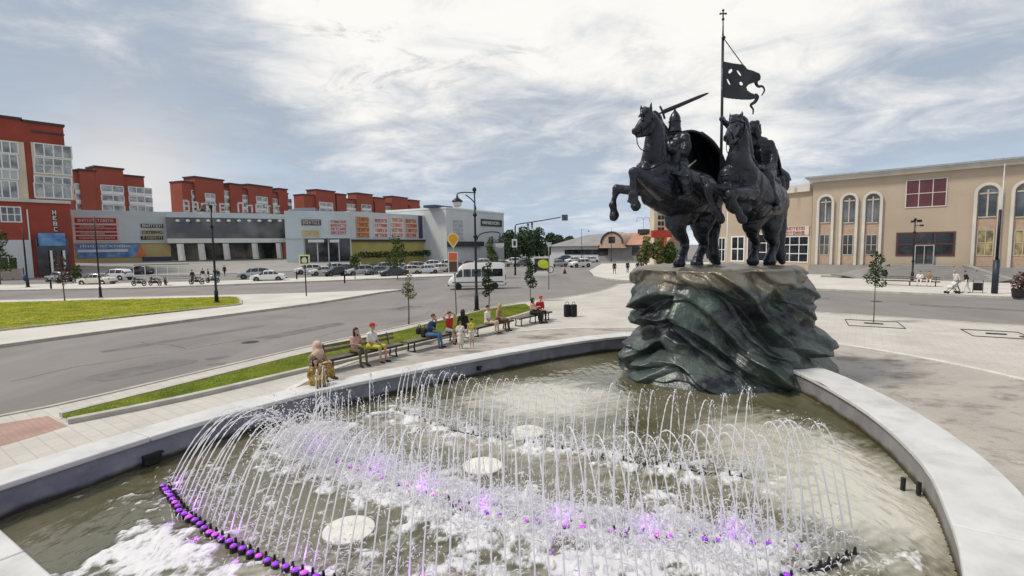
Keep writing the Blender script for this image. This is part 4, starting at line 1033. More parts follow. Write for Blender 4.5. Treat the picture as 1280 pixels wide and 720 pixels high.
def window(par, u0, z0, u1, z1, nx, nz, mf, mg, fw=.12, name='window', proud=.07, mull=None):
    mb = MB(); mull = mull or fw*.75
    for a, b, c, d in ((u0, z0, u0+fw, z1), (u1-fw, z0, u1, z1), (u0+fw, z0, u1-fw, z0+fw), (u0+fw, z1-fw, u1-fw, z1)): fbox(mb, a, b, c, d, -proud, .0)
    for i in range(1, nx):
        u = u0+(u1-u0)*i/nx; fbox(mb, u-mull/2, z0+fw, u+mull/2, z1-fw, -proud+.01, .0)
    for j in range(1, nz):
        z = z0+(z1-z0)*j/nz; fbox(mb, u0+fw, z-mull/2, u1-fw, z+mull/2, -proud+.013, .0)
    f = mb.build(name, mf, par); g = MB(); fbox(g, u0+fw*.5, z0+fw*.5, u1-fw*.5, z1-fw*.5, -.025, .0)
    g.build('pane', mg, f); return f
LET = {  # letter shapes on a 4 x 6 grid of strokes (x0, y0, x1, y1)
 'P': [(0, 0, 1, 6), (3, 0, 4, 6), (1, 5, 3, 6)], 'T': [(0, 5, 4, 6), (1.5, 0, 2.5, 5)], 'W': [(0, 0, .8, 6), (1.6, 1, 2.4, 6), (3.2, 0, 4, 6), (.8, 0, 3.2, 1)],
 'H': [(0, 0, 1, 6), (3, 0, 4, 6), (1, 2.6, 3, 3.5)], 'E': [(0, 0, 1, 6), (1, 0, 4, 1), (1, 2.6, 3.4, 3.5), (1, 5, 4, 6)], 'G': [(0, 0, 1, 6), (1, 5, 4, 6)],
 'O': [(0, .5, 1, 5.5), (3, .5, 4, 5.5), (.6, 0, 3.4, 1), (.6, 5, 3.4, 6)], 'B': [(0, 0, 1, 6), (3, .4, 4, 5.6), (1, 0, 3.3, 1), (1, 2.6, 3.3, 3.5), (1, 5, 3.3, 6)],
 'C': [(0, .5, 1, 5.5), (.6, 0, 4, 1), (.6, 5, 4, 6)], 'L': [(0, 0, 1, 5.4), (3, 0, 4, 6), (.6, 5, 3, 6)], 'R': [(0, 0, 1, 6), (1, 5, 3.6, 6), (1, 2.4, 3.6, 3.3), (3, 3, 4, 5.6)], 'I': [(0, 0, 1, 6), (3, 0, 4, 6), (1, 1.4, 2, 3), (2, 3, 3, 4.6)]}
def letters(mb, u0, z0, u1, z1, word, y0=-.03, y1=0.0, gap=.28):
    n = len(word); cw = (u1-u0)/(n*(1+gap)-gap); h = (z1-z0)/6
    for i, ch in enumerate(word):
        if ch not in LET: continue
        x = u0+i*cw*(1+gap)
        for k, (a, b, c, d) in enumerate(LET[ch]): fbox(mb, x+a*cw/4, z0+b*h, x+c*cw/4, z0+d*h, y0-.0015*k, y1)
def sign(par, F, box, m, words=(), ml=None, name='sign_board', depth=.08, y=0.0, pad=.12, rows=None):
    a, c, b, d = F.rect(*box); mb = MB(); fbox(mb, a, c, b, d, y-depth, y); s_ = mb.build(name, m, par)
    if words:
        mb = MB(); n = len(words); h = (d-c)/n
        for i, w in enumerate(words):
            z1 = d-h*i-h*pad; z0 = d-h*(i+1)+h*pad; wd = (b-a)
            L_ = min(wd*.92, (z1-z0)*.85*len(w)); 
            letters(mb, a+wd*.05, z0, a+wd*.05+max(L_, wd*.8), z1, w, y-depth-.04, y-depth)
        mb.build('lettering', ml, s_)
    return s_
def bld(F, label, cat='building', name='building', group=None):
    return empty(name, F.A*1, F.rz, label, cat, group)

# ---- red apartment house at the left edge
F = Facade((-96, 66), at_px(90, 89)); F.A.z = 0
A0 = at_px(0, 82); B0 = at_px(90, 89); dirv = (Vector((*B0, 0))-Vector((*A0, 0))).normalized(); A1 = Vector((*A0, 0))-dirv*9
B0 = at_px(96.5, 89); F = Facade((A1.x, A1.y), B0)
b = bld(F, 'tall red apartment house with glazed loggias at the left edge of the square', name='apartment_house')
top = F.uv(60, 156)[1]; top2 = F.uv(12, 148)[1]; L0 = F.L
mb = MB(); fbox(mb, 0, 0, L0, top, 0, 16); u26 = F.uv(26, 150)[0]; fbox(mb, 0, top+.002, u26, top2, .004, 15.9); mb.build('wall', M_brick, b)
mb = MB(); fbox(mb, -.1, top2+.002, u26+.15, top2+.35, -.25, 16); fbox(mb, u26+.16, top+.002, L0+.2, top+.35, -.25, 16.2); mb.build('roof', M_roofd, b)
def bay(px0, px1, rows, nx, label=None, cream=None, mg=M_glass_w):
    a, c, bb, d = F.rect(px0, rows[0][0], px1, rows[-1][1])
    mb = MB(); fbox(mb, a-.15, c-.3, bb+.15, d+.2, -.18, 0); p = mb.build('loggia', M_cream, b)
    for (y0, y1) in rows:
        a, c, bb, d = F.rect(px0+ (0 if not cream else 0), y0, px1-(cream or 0), y1)
        f = MB(); g = MB()
        for i in range(nx+1):
            u = a+(bb-a)*i/nx; fbox(f, u-.09, c, u+.09, d, -.30, -.181)
        fbox(f, a-.09, d, bb+.09, d+.18, -.31, -.181); fbox(f, a-.09, c-.18, bb+.09, c, -.31, -.181); fbox(g, a+.02, c+.01, bb-.02, d-.01, -.24, -.183)
        q = f.build('window_frame', M_whitef, p); q2 = g.build('pane', mg, p)
bay(43, 89, [(182, 196), (199, 207), (208, 217), (222, 230), (231, 247)], 4)
bay(-40, 31, [(176, 189), (192, 209), (212, 222), (226, 246)], 6, cream=9)
mb = MB(); a, c, bb, d = F.rect(-60, 248, 90, 252); fbox(mb, 0, c, L0+.1, d, -.4, 0); mb.build('band_course', M_ledge, b)
a, c, bb, d = F.rect(40, 166, 90, 176); mb = MB(); fbox(mb, a, d-.25, L0+.1, d, -.15, 0); mb.build('band_course', M_roofd, b)
for (x0, x1) in ((-34, -6), (0, 27)):
    a, c, bb, d = F.rect(x0, 258, x1, 278); window(b, a, c, bb, d, 3, 2, M_whitef, M_glass, .18)
sign(b, F, (66, 262, 71, 290), M_dark, ('H', 'E', 'B', 'C'), M_white, 'vertical_sign')
a, c, bb, d = F.rect(36.6, 262, 38.4, 345); mb = MB(); fbox(mb, a, .3, bb, d, -.2, 0); mb.build('drain_pipe', M_white, b)
a, c, bb, d = F.rect(-60, 300, 40, 345); mb = MB(); fbox(mb, 0, 0, bb, d, -.6, 0); sf = mb.build('shopfront', M_panel2, b)
for k in range(4):
    u = bb-2-k*3.2; f = window(b, u-2, .9, u+.2, 3.6, 2, 1, M_whitef, M_glassd, .12); f.location.y = -.601
a, c, bb, d = F.rect(46, 298, 90, 345); mb = MB(); fbox(mb, a, .3, bb-.3, d, -.12, 0); mb.build('shop_window', M_glassd, b)
a, c, bb, d = F.rect(47, 296, 80, 301); mb = MB(); fbox(mb, a, c, bb, d+.6, -1.5, -.13); z_ = c
mb.hexa([(a, -1.5, c-.9), (bb, -1.5, c-.9), (bb, -.13, c-.3), (a, -.13, c-.3)], [(a, -1.5, c-.002), (bb, -1.5, c-.002), (bb, -.13, c-.002), (a, -.13, c-.002)]); mb.build('awning', M_blue, b)
for x in (63, 79):
    a = F.uv(x, 320)[0]; mb = MB(); fbox(mb, a-.15, 0, a+.15, 4.6, -1.3, -1.0); mb.build('porch_post', M_whitef, b)

# ---- shopping centre
ZB = 2.0
mall = empty('shopping_centre', (0, 0, ZB), 0, 'long grey and blue shopping centre with a glazed curved front and sign panels', 'shopping centre')
def sub(F, name='wing'):
    """part frame: an object placed on the facade; its pieces are sub-parts"""
    return F
def place(o, F, par=mall):
    o.parent = par; o.location = F.A-par.location; o.rotation_euler = (0, 0, F.rz); return o
def fbuild(mb, name, m, F, par=mall, lz=0):
    # facade coordinates -> world coordinates of the parent
    M = Matrix.Translation(F.A) @ Matrix.Rotation(F.rz, 4, 'Z')
    mb.v = [tuple(M @ Vector(v)-par.location) for v in mb.v]
    return mb.build(name, m, par)
def fsign(F, box, m, words=(), ml=None, name='sign_panel', depth=.2, pad=.14):
    a, c, b_, d = F.rect(*box); mb = MB(); fbox(mb, a, c, b_, d, -depth, 0); s_ = fbuild(mb, name, m, F)
    if words:
        mb = MB(); n = len(words); h = (d-c)/n
        for i, w in enumerate(words): letters(mb, a+(b_-a)*.06, d-h*(i+1)+h*pad, b_-(b_-a)*.06, d-h*i-h*pad, w, -depth-.08, -depth)
        M = Matrix.Translation(F.A) @ Matrix.Rotation(F.rz, 4, 'Z'); mb.v = [tuple(M @ Vector(v)-mall.location) for v in mb.v]
        mb.build('lettering', ml, s_)
    return s_
# left wing with the hoardings
FL = Facade(at_px(86, 104), at_px(217, 114.5)); zt = FL.uv(150, 263.5)[1]
mb = MB(); fbox(mb, 0, FL.uv(150, 304)[1], FL.L, zt, 0, 20); fbuild(mb, 'upper_wall', M_panel, FL)
mb = MB(); fbox(mb, 0, 0, FL.L, FL.uv(150, 304)[1]-.002, .2, 20); fbuild(mb, 'lower_wall', M_tan, FL)
a, c, b_, d = FL.rect(91, 271, 149, 302); mb = MB(); fbox(mb, a, c, b_, d, -.2, 0); hb = fbuild(mb, 'hoarding', M_pink, FL); rb = MB(); lb = MB()
for k, (f0, f1, wd) in enumerate(((.74, .95, 'BHPTEPCTOBEPH'), (.56, .66, ''), (.42, .53, 'CEPBHCIPETOHB'), (.27, .37, ''), (.06, .22, 'TOBHPOBPECEHTI'))):
    z0, z1 = c+(d-c)*f0, c+(d-c)*f1; fbox(rb, a+.4, z0, b_-.4, z1, -.24, -.201)
    if wd: letters(lb, a+.9, z0+.25, b_-.9-(k % 2)*1.2, z1-.25, wd, -.29, -.241)
    else: letters(lb, a+1.2, z0+.12, b_-2.5, z1-.12, 'PETOBHCIPRETEBHOCBE', -.29, -.241)
M_ = Matrix.Translation(FL.A) @ Matrix.Rotation(FL.rz, 4, 'Z')
for q in (rb, lb): q.v = [tuple(M_ @ Vector(v)-mall.location) for v in q.v]
rb.build('stripe', mat('wine_stripes', (.30, .035, .04), .6), hb); lb.build('lettering', M_pink, hb)
fsign(FL, (176, 280, 204, 284.5), M_dark, ('BHPTEP',), M_white); fsign(FL, (176, 288, 204, 292.5), M_tan, ('CEPBHC',), M_dark); fsign(FL, (176, 295, 204, 299.5), M_dark, ('TOBEP',), M_tan)
a, c, b_, d = FL.rect(95, 305, 176, 322); mb = MB(); fbox(mb, a, c, b_, d, .02, .2); mu = fbuild(mb, 'blue_mural', M_blue, FL)
mb = MB(); a, c, b_, d = FL.rect(97, 312, 160, 315); fbox(mb, a, c, b_, d, -.02, .02); a, c, b_, d = FL.rect(100, 306.5, 165, 309); letters(mb, a, c, b_, d, 'PHOTOCEPBHC', -.02, .02); fbuild(mb, 'mural_lettering', M_white, FL)
a, c, b_, d = FL.rect(168, 306, 184, 321); mb = MB(); mb.add([(a, -.03, c), (b_, -.03, c), (b_-.6, -.03, c+.45*(d-c)), (a+.5*(b_-a), -.03, d), (a+.25*(b_-a), -.03, c+.4*(d-c))], [(0, 1, 2, 3, 4)]); mb.v += [(x, .018, z) for x, y, z in mb.v]; mb.f += [(9, 8, 7, 6, 5)]+[(i, i+5, (i+1) % 5+5, (i+1) % 5) for i in range(5)]; mb.m += [0]*6; fbuild(mb, 'mural_figure', M_orange, FL)
mb = MB(); a, c, b_, d = FL.rect(178, 321, 214, 327); fbox(mb, a, 0, FL.L, d, .0, .19); fbuild(mb, 'plinth', M_navy, FL)
# curved front
pc = [D(209, 300, 113), D(232, 300, 115.5), D(258, 300, 118), D(285, 300, 120.5), D(312, 300, 123), D(338, 300, 125.5), D(362, 300, 128)]
pc = resample(smooth_line([Vector((p.x, p.y, 0)) for p in pc], 6), 2.2)
cen = (pc[0]+pc[-1])/2; pc = [p+Vector((.25, -.97, 0))*1.6*math.sin(math.pi*i/(len(pc)-1)) for i, p in enumerate(pc)]
zc = lambda py: D(285, py, 120.5-1.6).z
def band(name, z0, z1, off, th, m):
    mb = MB(); A = offset(pc, -off); B = offset(pc, -off+th)
    for i in range(len(pc)-1): mb.hexa([(*A[i].xy, z0), (*A[i+1].xy, z0), (*B[i+1].xy, z0), (*B[i].xy, z0)], [(*A[i].xy, z1), (*A[i+1].xy, z1), (*B[i+1].xy, z1), (*B[i].xy, z1)])
    mb.v = [tuple(Vector(v)-mall.location) for v in mb.v]; return mb.build(name, m, mall)
band('upper_fascia', zc(272.5), zc(266), .3, 4, M_panel); band('curved_glazing', zc(298), zc(272.5)-.003, 0, 3, mat('curved_glass', (.05, .052, .06), .12, spec=.7, scale=.25, col2=(.15, .15, .16), ramp=(.4, .68)))
band('white_fascia', zc(303.5), zc(298)-.003, .5, 4, M_white); band('soffit', zc(304.5), zc(303.5)-.003, .2, 9, M_dark)
band('shop_glazing', ZB, zc(304.5)-.003, -5, 2, mat('shop_interior', (.03, .03, .03), .15, scale=.22, col2=(.30, .25, .19), ramp=(.42, .62), detail=6))
mb = MB()
for i in range(1, len(pc)-1):
    p = offset(pc, .06)[i]; mb.tube([(p.x, p.y, zc(297)), (p.x, p.y, zc(273))], .05, 4)
mb.v = [tuple(Vector(v)-mall.location) for v in mb.v]; mb.build('glazing_bars', M_dark, mall)
mb = MB(); rr = random.Random(5)
for k in range(11):
    px = 222+k*12.8; d = 112+(px-209)*.098; p = D(px, 276, d-2.2); mb.ell(p-mall.location, (.5, .1, .28), None, 8, 4)
mb.build('fascia_lights', M_white, mall)
for px in (226, 252, 283, 319, 349):
    p = D(px, 300, 112+(px-209)*.098-1); mb = MB()
    mb.hexa([(p.x-.5, p.y-.5, 0), (p.x+.5, p.y-.5, 0), (p.x+.5, p.y+.5, 0), (p.x-.5, p.y+.5, 0)], [(p.x-.8, p.y-.3, zc(304.5)-ZB), (p.x+.1, p.y-.3, zc(304.5)-ZB), (p.x+.1, p.y+.7, zc(304.5)-ZB), (p.x-.8, p.y+.7, zc(304.5)-ZB)])
    mb.v = [(v[0]-mall.location.x, v[1]-mall.location.y, v[2]) for v in mb.v]; mb.build('slanted_column', M_white, mall)
# big roof letters
FR = Facade(at_px(226, 118), at_px(356, 129)); wl = 'BBPTE LPETC'; 
for i, ch in enumerate(wl):
    if ch == ' ': continue
    x0 = 229+i*11.3; jt = (3, 1.5, 0, -1, .5, 0, 2.5, -.5, 1, -.5, 0)[i]; a, c, b_, d = FR.rect(x0, 252.8-jt+.035*(x0-229), x0+8.0, 265.5); mb = MB(); letters(mb, a, c, b_, d, ch, -.15, .15)
    for u in (a+.3, b_-.3): fbox(mb, u-.06, c-1, u+.06, d-.4, .16, .3)
    fbuild(mb, 'roof_letter', mat('weathered_letters', (.46, .46, .45), .7, var=.2, scale=2), FR)
# right wing
FM = Facade(at_px(360, 114), at_px(440, 119.5)); zt = FM.uv(400, 264)[1]; zlo = FM.uv(400, 298)[1]
mb = MB(); fbox(mb, 0, zlo, FM.L, zt, 0, 25); fbuild(mb, 'upper_wall', M_panel, FM)
mb = MB(); fbox(mb, 0, 0, FM.uv(380, 310)[0], zlo-.002, .3, 25); fbuild(mb, 'lower_wall', M_panel, FM)
mb = MB(); fbox(mb, FM.uv(380, 310)[0]+.002, 0, FM.L, zlo-.002, 1.2, 25); fbuild(mb, 'entrance_glazing', M_glassd, FM)
for px in (381, 397, 411, 424, 439):
    u = FM.uv(px, 310)[0]; mb = MB(); fbox(mb, u-.12, 0, u+.12, zlo-.01, .9, 1.199); fbuild(mb, 'mullion', M_panel2, FM)
fsign(FM, (377, 274.5, 401, 281.5), M_dark, ('BPEHTOCE',), M_pink); fsign(FM, (377, 287, 400, 296), M_cream, ('CEPBTOIH',), M_tan)
fsign(FM, (412, 275, 434, 293), M_panel2, ('TPBEPOI', 'BPEHCTO', 'PETCIBE', 'OBCEPHT'), M_redp); fsign(FM, (385, 299.5, 405, 303), M_white); fsign(FM, (412, 299.5, 424, 303), M_white)
FN = Facade(at_px(440, 121), at_px(563, 150)); zt = FN.uv(500, 267.6)[1]; zlo = FN.uv(500, 299.5)[1]
mb = MB(); fbox(mb, 0, zlo, FN.L, zt, 0, 25); fbuild(mb, 'upper_wall', M_panel2, FN)
mb = MB(); fbox(mb, 0, zlo-.5, FN.L, zlo-.002, -.3, 25); fbuild(mb, 'dark_ledge', M_dark, FN)
mb = MB(); fbox(mb, .5, 0, FN.L, zlo-.502, .4, 25); fbuild(mb, 'lower_wall', M_yellow, FN)
for k, (x0, x1, y0, y1, m, ws, ml) in enumerate(((445, 461, 271, 297, M_tan, ('CEPBTO', 'TOBEPC', 'PEHOTI', 'BCEPTO'), M_redp), (467, 484, 273, 297, M_white, ('BPEHTO', 'CETPIB', 'TOPECH', 'HETOPB'), M_redp), (488, 503, 272, 297, M_white, ('TPOCEB', 'CEBHOT', 'HEPTIB', 'OTCEPB'), M_orange), (506, 521, 273.5, 297, M_cream, ('BHPTEC', 'TEPOBI', 'COBTEP', 'PETOHC'), M_redp))):
    fsign(FN, (x0, y0, x1, y1), m, ws, ml)
a, c, b_, d = FN.rect(523, 270, 528, 298); mb = MB(); fbox(mb, a, c, b_, d, -.1, 0); fbuild(mb, 'dark_strip', M_navy, FN)
for px in range(530, 562, 4):
    u = FN.uv(px, 285)[0]; mb = MB(); fbox(mb, u-.07, zlo, u+.07, zt-.1, -.08, 0); fbuild(mb, 'panel_joint', M_panel, FN)
# skylights on the roof
for (x0, x1, y0, y1, d) in ((346, 396, 259, 266, 136), (500, 532, 260, 268, 158)):
    p0, p1 = D(x0, y1, d), D(x1, y1, d); z1 = D(x0, y0, d).z-mall.location.z; z0 = zt-ZB-.6; mb = MB()
    mb.add([(p0.x, d, z0), (p1.x, d, z0), (p1.x, d+8, z0), (p0.x, d+8, z0), (p0.x+(p1.x-p0.x)*.35, d+3, z1), (p1.x-1.5, d+3, z1)], [(0, 1, 5, 4), (1, 2, 5), (2, 3, 4, 5), (3, 0, 4), (3, 2, 1, 0)])
    mb.build('skylight', M_navy, mall)
# grey box shop beyond
FG = Facade(at_px(560, 138), at_px(631, 166)); bx = bld(FG, 'plain grey box shop with a black roof sign beyond the parked cars', name='box_shop'); zt = FG.uv(600, 265)[1]
mb = MB(); fbox(mb, 0, 0, FG.L, zt, 0, 22); mb.build('wall', M_panel2, bx)
mb = MB(); fbox(mb, -.1, zt+.002, FG.L+.1, zt+.5, -.15, 22); mb.build('roof', M_white, bx)
sign(bx, FG, (601, 274.5, 627, 283), M_dark, ('IWHWEHCBP',), M_white, 'sign_board', .2, pad=.28)
sign(bx, FG, (566, 275, 580, 300), M_panel2, ('BPETO', 'CETOB', 'HPECI', 'TOPEH', 'BECTO'), M_grey, 'sign_board', .1)
a, c, b_, d = FG.rect(551, 256.5, 573, 260.5); mb = MB(); fbox(mb, a, zt+.4, b_, d, 2, 6); mb.build('plant_room', M_navy, bx)
a, c, b_, d = FG.rect(560, 302, 630, 308); mb = MB(); fbox(mb, 0, c, FG.L*.55, d, -1.2, 0); mb.build('canopy', M_dark, bx)
# ---- terrace in front of the shopping centre
T0 = [D(90, 300, 84), D(230, 300, 86), D(330, 300, 92), D(385, 300, 98), D(450, 300, 104)]; T1 = [D(84, 300, 103.5), D(230, 300, 117), D(330, 300, 126), D(385, 300, 130), D(450, 300, 135)]
vs = [(p.x, p.y, .06) for p in T0]+[(p.x, p.y, ZB+.01) for p in T1]
mb = MB(); mb.add(vs, [(i, i+1, i+6, i+5) for i in range(4)]); tag(mb.build('terrace', mat('terrace_paving', (.30, .29, .27), .85, var=.1, scale=.3)), kind='structure')
# ---- red blocks of flats behind
def flats(px0, d0, px1, d1, y0, y1, towers, bays, label, side=6.5, mbk=M_brick2):
    F = Facade(at_px(px0, d0), at_px(px1, d1)); b = bld(F, label, 'apartment block', 'apartment_block', 'red apartment blocks behind the shopping centre')
    zt = F.uv(px0, y0)[1]*.5+F.uv(px1, y1)[1]*.5
    mb = MB(); fbox(mb, 0, 0, F.L, zt, 0, side); mb.build('wall', mbk, b)
    rf = MB(); tw = MB()
    fbox(rf, -.2, zt+.002, F.L+.2, zt+.5, -.3, side+.2)
    for (a, c, yt) in towers:
        u0, u1 = F.uv(a, yt)[0], F.uv(c, yt)[0]; z1 = F.uv((a+c)/2, yt)[1]
        fbox(tw, u0, 0, u1, z1, -.9, side*.8); fbox(rf, u0-.3, z1+.002, u1+.3, z1+.5, -1.3, side*.8+.3)
    tw.build('stair_tower', mbk, b); rf.build('roof', M_roofd, b)
    for (a, c, ya, nx, y_off) in bays:
        u0, u1 = F.uv(a, ya)[0], F.uv(c, ya)[0]; z1 = F.uv((a+c)/2, ya)[1]; n = 0
        f = MB(); g = MB(); z = z1
        while z > 8 and n < 5:
            fbox(f, u0, z-2.9, u1, z-1.9, y_off-.25, 0); fbox(f, u0, z-.25, u1, z, y_off-.2, 0)
            for i in range(nx+1):
                u = u0+(u1-u0)*i/nx; fbox(f, u-.12, z-1.9, u+.12, z-.25, y_off-.2, 0)
            fbox(g, u0+.1, z-1.9, u1-.1, z-.25, y_off-.1, -.003); z -= 3.0; n += 1
        q = f.build('balcony_stack', M_whitef, b); g.build('pane', M_glass_w, q)
    return b
flats(91, 150, 190, 168, 216, 221, [(117, 152, 211), (97.5, 117, 214)], [(124, 152, 232, 2, -.9), (93, 117, 230, 3, 0), (160, 189, 234, 3, 0)], 'red apartment block with white glazing above the pale hoarding wall')
b_ = flats(236, 186, 366, 232, 229, 243, [(241, 277, 224), (285, 300, 231), (308, 338, 233), (346, 357, 237)], [(239, 252, 238, 2, 0), (254, 266, 242, 2, -.9), (268, 287, 238, 3, 0), (301, 316, 244, 2, 0), (318, 332, 246, 2, -.9), (334, 346, 248, 2, 0), (352, 364, 248, 2, 0)], 'red apartment block with stepped roof behind the white roof letters')
flats(385, 232, 528, 312, 244.5, 259, [(393, 417, 239), (419, 431, 243.5), (444, 464, 243), (467, 480, 248), (488, 508, 247), (511, 523, 251)], [(397, 414, 253, 2, -.9), (428, 446, 255, 3, 0), (450, 462, 256, 2, -.9), (476, 488, 258, 2, 0)], 'long red apartment block farthest along the street behind the sign panels')

# ---- ochre house on the right with white arches
P0 = Vector((*at_px(1012, 64), 0)); dv_ = Vector((.71, -.705, 0)); P1 = P0+dv_*34
FO_ = Facade(P0, P1); oc = bld(FO_, 'ochre two storey hall with tall white arched windows beside the road', name='arched_hall')
zt = FO_.uv(1100, 221)[1]; zr = FO_.uv(1100, 213.5)[1]; zb = .25
mb = MB(); fbox(mb, 0, 0, FO_.L, zt, 0, 22); mb.build('wall', M_ochre, oc)
mb = MB(); fbox(mb, -.35, zt+.003, FO_.L, zt+(zr-zt)*.5, -.45, 22.3); fbox(mb, -.6, zt+(zr-zt)*.5+.003, FO_.L, zt+(zr-zt)*.72, -.75, 22.6); cn = mb.build('cornice', M_ledge, oc)
mb = MB(); fbox(mb, -.75, zt+(zr-zt)*.72+.003, FO_.L, zr, -.95, 22.8); mb.build('roof', mat('roof_edge_metal', (.30, .32, .34), .5, var=.1), oc)
mb = MB(); fbox(mb, -.12, 0, FO_.u if False else FO_.uv(1118, 330)[0], FO_.uv(1050, 331)[1], -.5, 0); fbox(mb, FO_.uv(1200, 330)[0], 0, FO_.L, FO_.uv(1240, 334)[1], -.5, 0); mb.build('plinth', M_grey, oc)
def arch(px0, px1, ytop, ybot, yu0, yu1, yl0, yl1, lower=M_glass):
    um = [FO_.uv(px0, 290)[0], FO_.uv(px1, 290)[0]]; r = (um[1]-um[0])/2; cu = (um[0]+um[1])/2
    z1 = FO_.uv((px0+px1)/2, ytop)[1]; zc_ = z1-r; z0 = FO_.uv((px0+px1)/2, ybot)[1]
    t = .28; mb = MB(); n = 14
    outp = [(cu-r, z0)]+[(cu-r*math.cos(math.pi*i/n), zc_+r*math.sin(math.pi*i/n)) for i in range(n+1)]+[(cu+r, z0)]
    ri = r-t; inp = [(cu-ri, z0)]+[(cu-ri*math.cos(math.pi*i/n), zc_+ri*math.sin(math.pi*i/n)) for i in range(n+1)]+[(cu+ri, z0)]
    for i in range(len(outp)-1):
        a, b, c, d = outp[i], outp[i+1], inp[i+1], inp[i]
        mb.hexa([(a[0], -.28, a[1]), (b[0], -.28, b[1]), (c[0], -.28, c[1]), (d[0], -.28, d[1])], [(a[0], 0, a[1]), (b[0], 0, b[1]), (c[0], 0, c[1]), (d[0], 0, d[1])])
    fr = mb.build('arch_surround', M_ledge, oc)
    # spandrel panel between the two lights
    za, zb_ = FO_.uv((px0+px1)/2, yu1)[1], FO_.uv((px0+px1)/2, yl0)[1]; zl = FO_.uv((px0+px1)/2, yl1)[1]
    mb = MB(); fbox(mb, cu-ri*.98, zb_, cu+ri*.98, za, -.03, 0); mb.build('spandrel', mat('pink_render', (.40, .29, .22), .8), fr)
    mb = MB(); fbox(mb, cu-ri*.98, z0, cu+ri*.98, zl, -.03, 0); mb.build('spandrel', mat('pink_render', (.40, .29, .22), .8), fr)
    # upper arched light
    w = ri*.86; zu = FO_.uv((px0+px1)/2, yu0)[1]
    mb = MB(); pts = [(cu-w, za)]+[(cu-w*math.cos(math.pi*i/n), zc_+w*math.sin(math.pi*i/n)) for i in range(n+1)]+[(cu+w, za)]
    mb.add([(x, -.05, z) for x, z in pts]+[(x, 0, z) for x, z in pts], [tuple(range(len(pts)))[::-1]]+[(i, (i+1) % len(pts), (i+1) % len(pts)+len(pts), i+len(pts)) for i in range(len(pts))])
    wd = MB(); tb = .07
    fbox(wd, cu-tb, za, cu+tb, zc_+w*.55, -.12, -.051); fbox(wd, cu-w, zc_-.1, cu+w, zc_+.05, -.13, -.051); fbox(wd, cu-w, za, cu+w, za+.12, -.13, -.051)
    fw = wd.build('window', M_ochre if False else mat('beige_frames', (.45, .38, .32), .6), oc); mb.build('pane', M_glass, fw)
    lw = window(oc, cu-w, zl, cu+w, zb_, 2, 2, mat('beige_frames', (.45, .38, .32), .6), lower, .1)
for (a, c, yt, yb) in ((1020.5, 1042, 243, 330.5), (1049, 1072, 241, 331), (1077.5, 1102.5, 239, 331)): arch(a, c, yt, yb, yt+3, 279, 293, 319)
M_lit = mat('amber_glass', (.10, .08, .045), .1, spec=.8, scale=1.2, col2=(.45, .36, .16), ramp=(.4, .65))
for (a, c, yt, yb) in ((1215, 1250, 228.5, 333), (1261, 1299, 225, 335), (1312, 1355, 221, 337)): arch(a, c, yt, yb, yt+4, 272, 287, 320, M_lit)
a, c, b_, d = FO_.rect(1132, 223.5, 1184, 259); window(oc, a, c, b_, d, 3, 2, M_ledge, M_maroon, .1, 'window', .08, .07)
a, c, b_, d = FO_.rect(1120, 290, 1194, 320); w_ = window(oc, a, c, b_, d, 3, 2, mat('maroon_frame', (.09, .035, .032), .5), M_glassd, .18)
a, c, b_, d = FO_.rect(1143, 306, 1168, 331); dr = window(oc, a, c, b_, d, 2, 1, mat('steel_frame', (.30, .32, .35), .4), M_glass, .12, 'door', .2)
# broad steps
st = MB(); uc0, uc1 = FO_.uv(1128, 330)[0], FO_.uv(1186, 330)[0]; zs = FO_.uv(1155, 331)[1]; ns = 8
for k in range(ns): fbox(st, uc0-.9*k-.5, 0 if k == ns-1 else .12, uc1+.9*k+.5, zs-(zs-.14)*k/ns, -2.2-k*.55, -1.66-k*.55+(1.16 if k == 0 else 0))
st.build('steps', M_grey, oc)
for s_ in (-1, 1):
    u = uc0-1.4 if s_ < 0 else uc1+1.4; mb = MB()
    mb.hexa([(u-.3, -6.8, .1), (u+.3+s_*2, -6.8, .1), (u+.3, -.5, .1), (u-.3, -.5, .1)], [(u-.3+s_*3.5, -6.8, .5), (u+.3+s_*3.5, -6.8, .5), (u+.3, -.5, zs+.1), (u-.3, -.5, zs+.1)]); mb.build('stair_cheek', M_grey, oc)
# lower wing behind the statue
FW = Facade(at_px(886, 84), at_px(1011.5, 68.5)); wg = bld(FW, 'lower ochre wing with gridded shop glazing behind the two horsemen', name='shop_wing')
zt = FW.uv(985, 242)[1]; zr = FW.uv(985, 233)[1]
mb = MB(); fbox(mb, 0, 0, FW.L, zt, 0, 18); mb.build('wall', M_ochre, wg)
mb = MB(); fbox(mb, -.3, zt+.003, FW.L-.1, zr, -.5, 18); mb.build('cornice', M_ledge, wg)
sign(wg, FW, (976, 283, 1012, 294), M_pink, ('OBHPTEPO', 'CEPTOIHB'), mat('brown_paint', (.22, .06, .04), .6), 'shop_sign', .15)
def wgwin(box, nx, nz, mf=M_whitef, mg=M_glassd, fw=.14): a, c, b_, d = FW.rect(*box); return window(wg, a, c, b_, d, nx, nz, mf, mg, fw)
wgwin((976, 295, 1011, 328), 3, 3); wgwin((945, 292, 972, 327), 2, 3); wgwin((914, 295, 931, 327), 2, 2, M_whitef, M_glassd, .2); wgwin((898, 297, 907, 327), 2, 2); wgwin((934, 292, 942, 328), 1, 1)
a, c, b_, d = FW.rect(889, 265, 894, 330); mb = MB(); fbox(mb, a, 0, b_, d, -.4, 0); mb.build('yellow_pilaster', M_yellow, wg)
a = FW.uv(980, 270)[0]; 
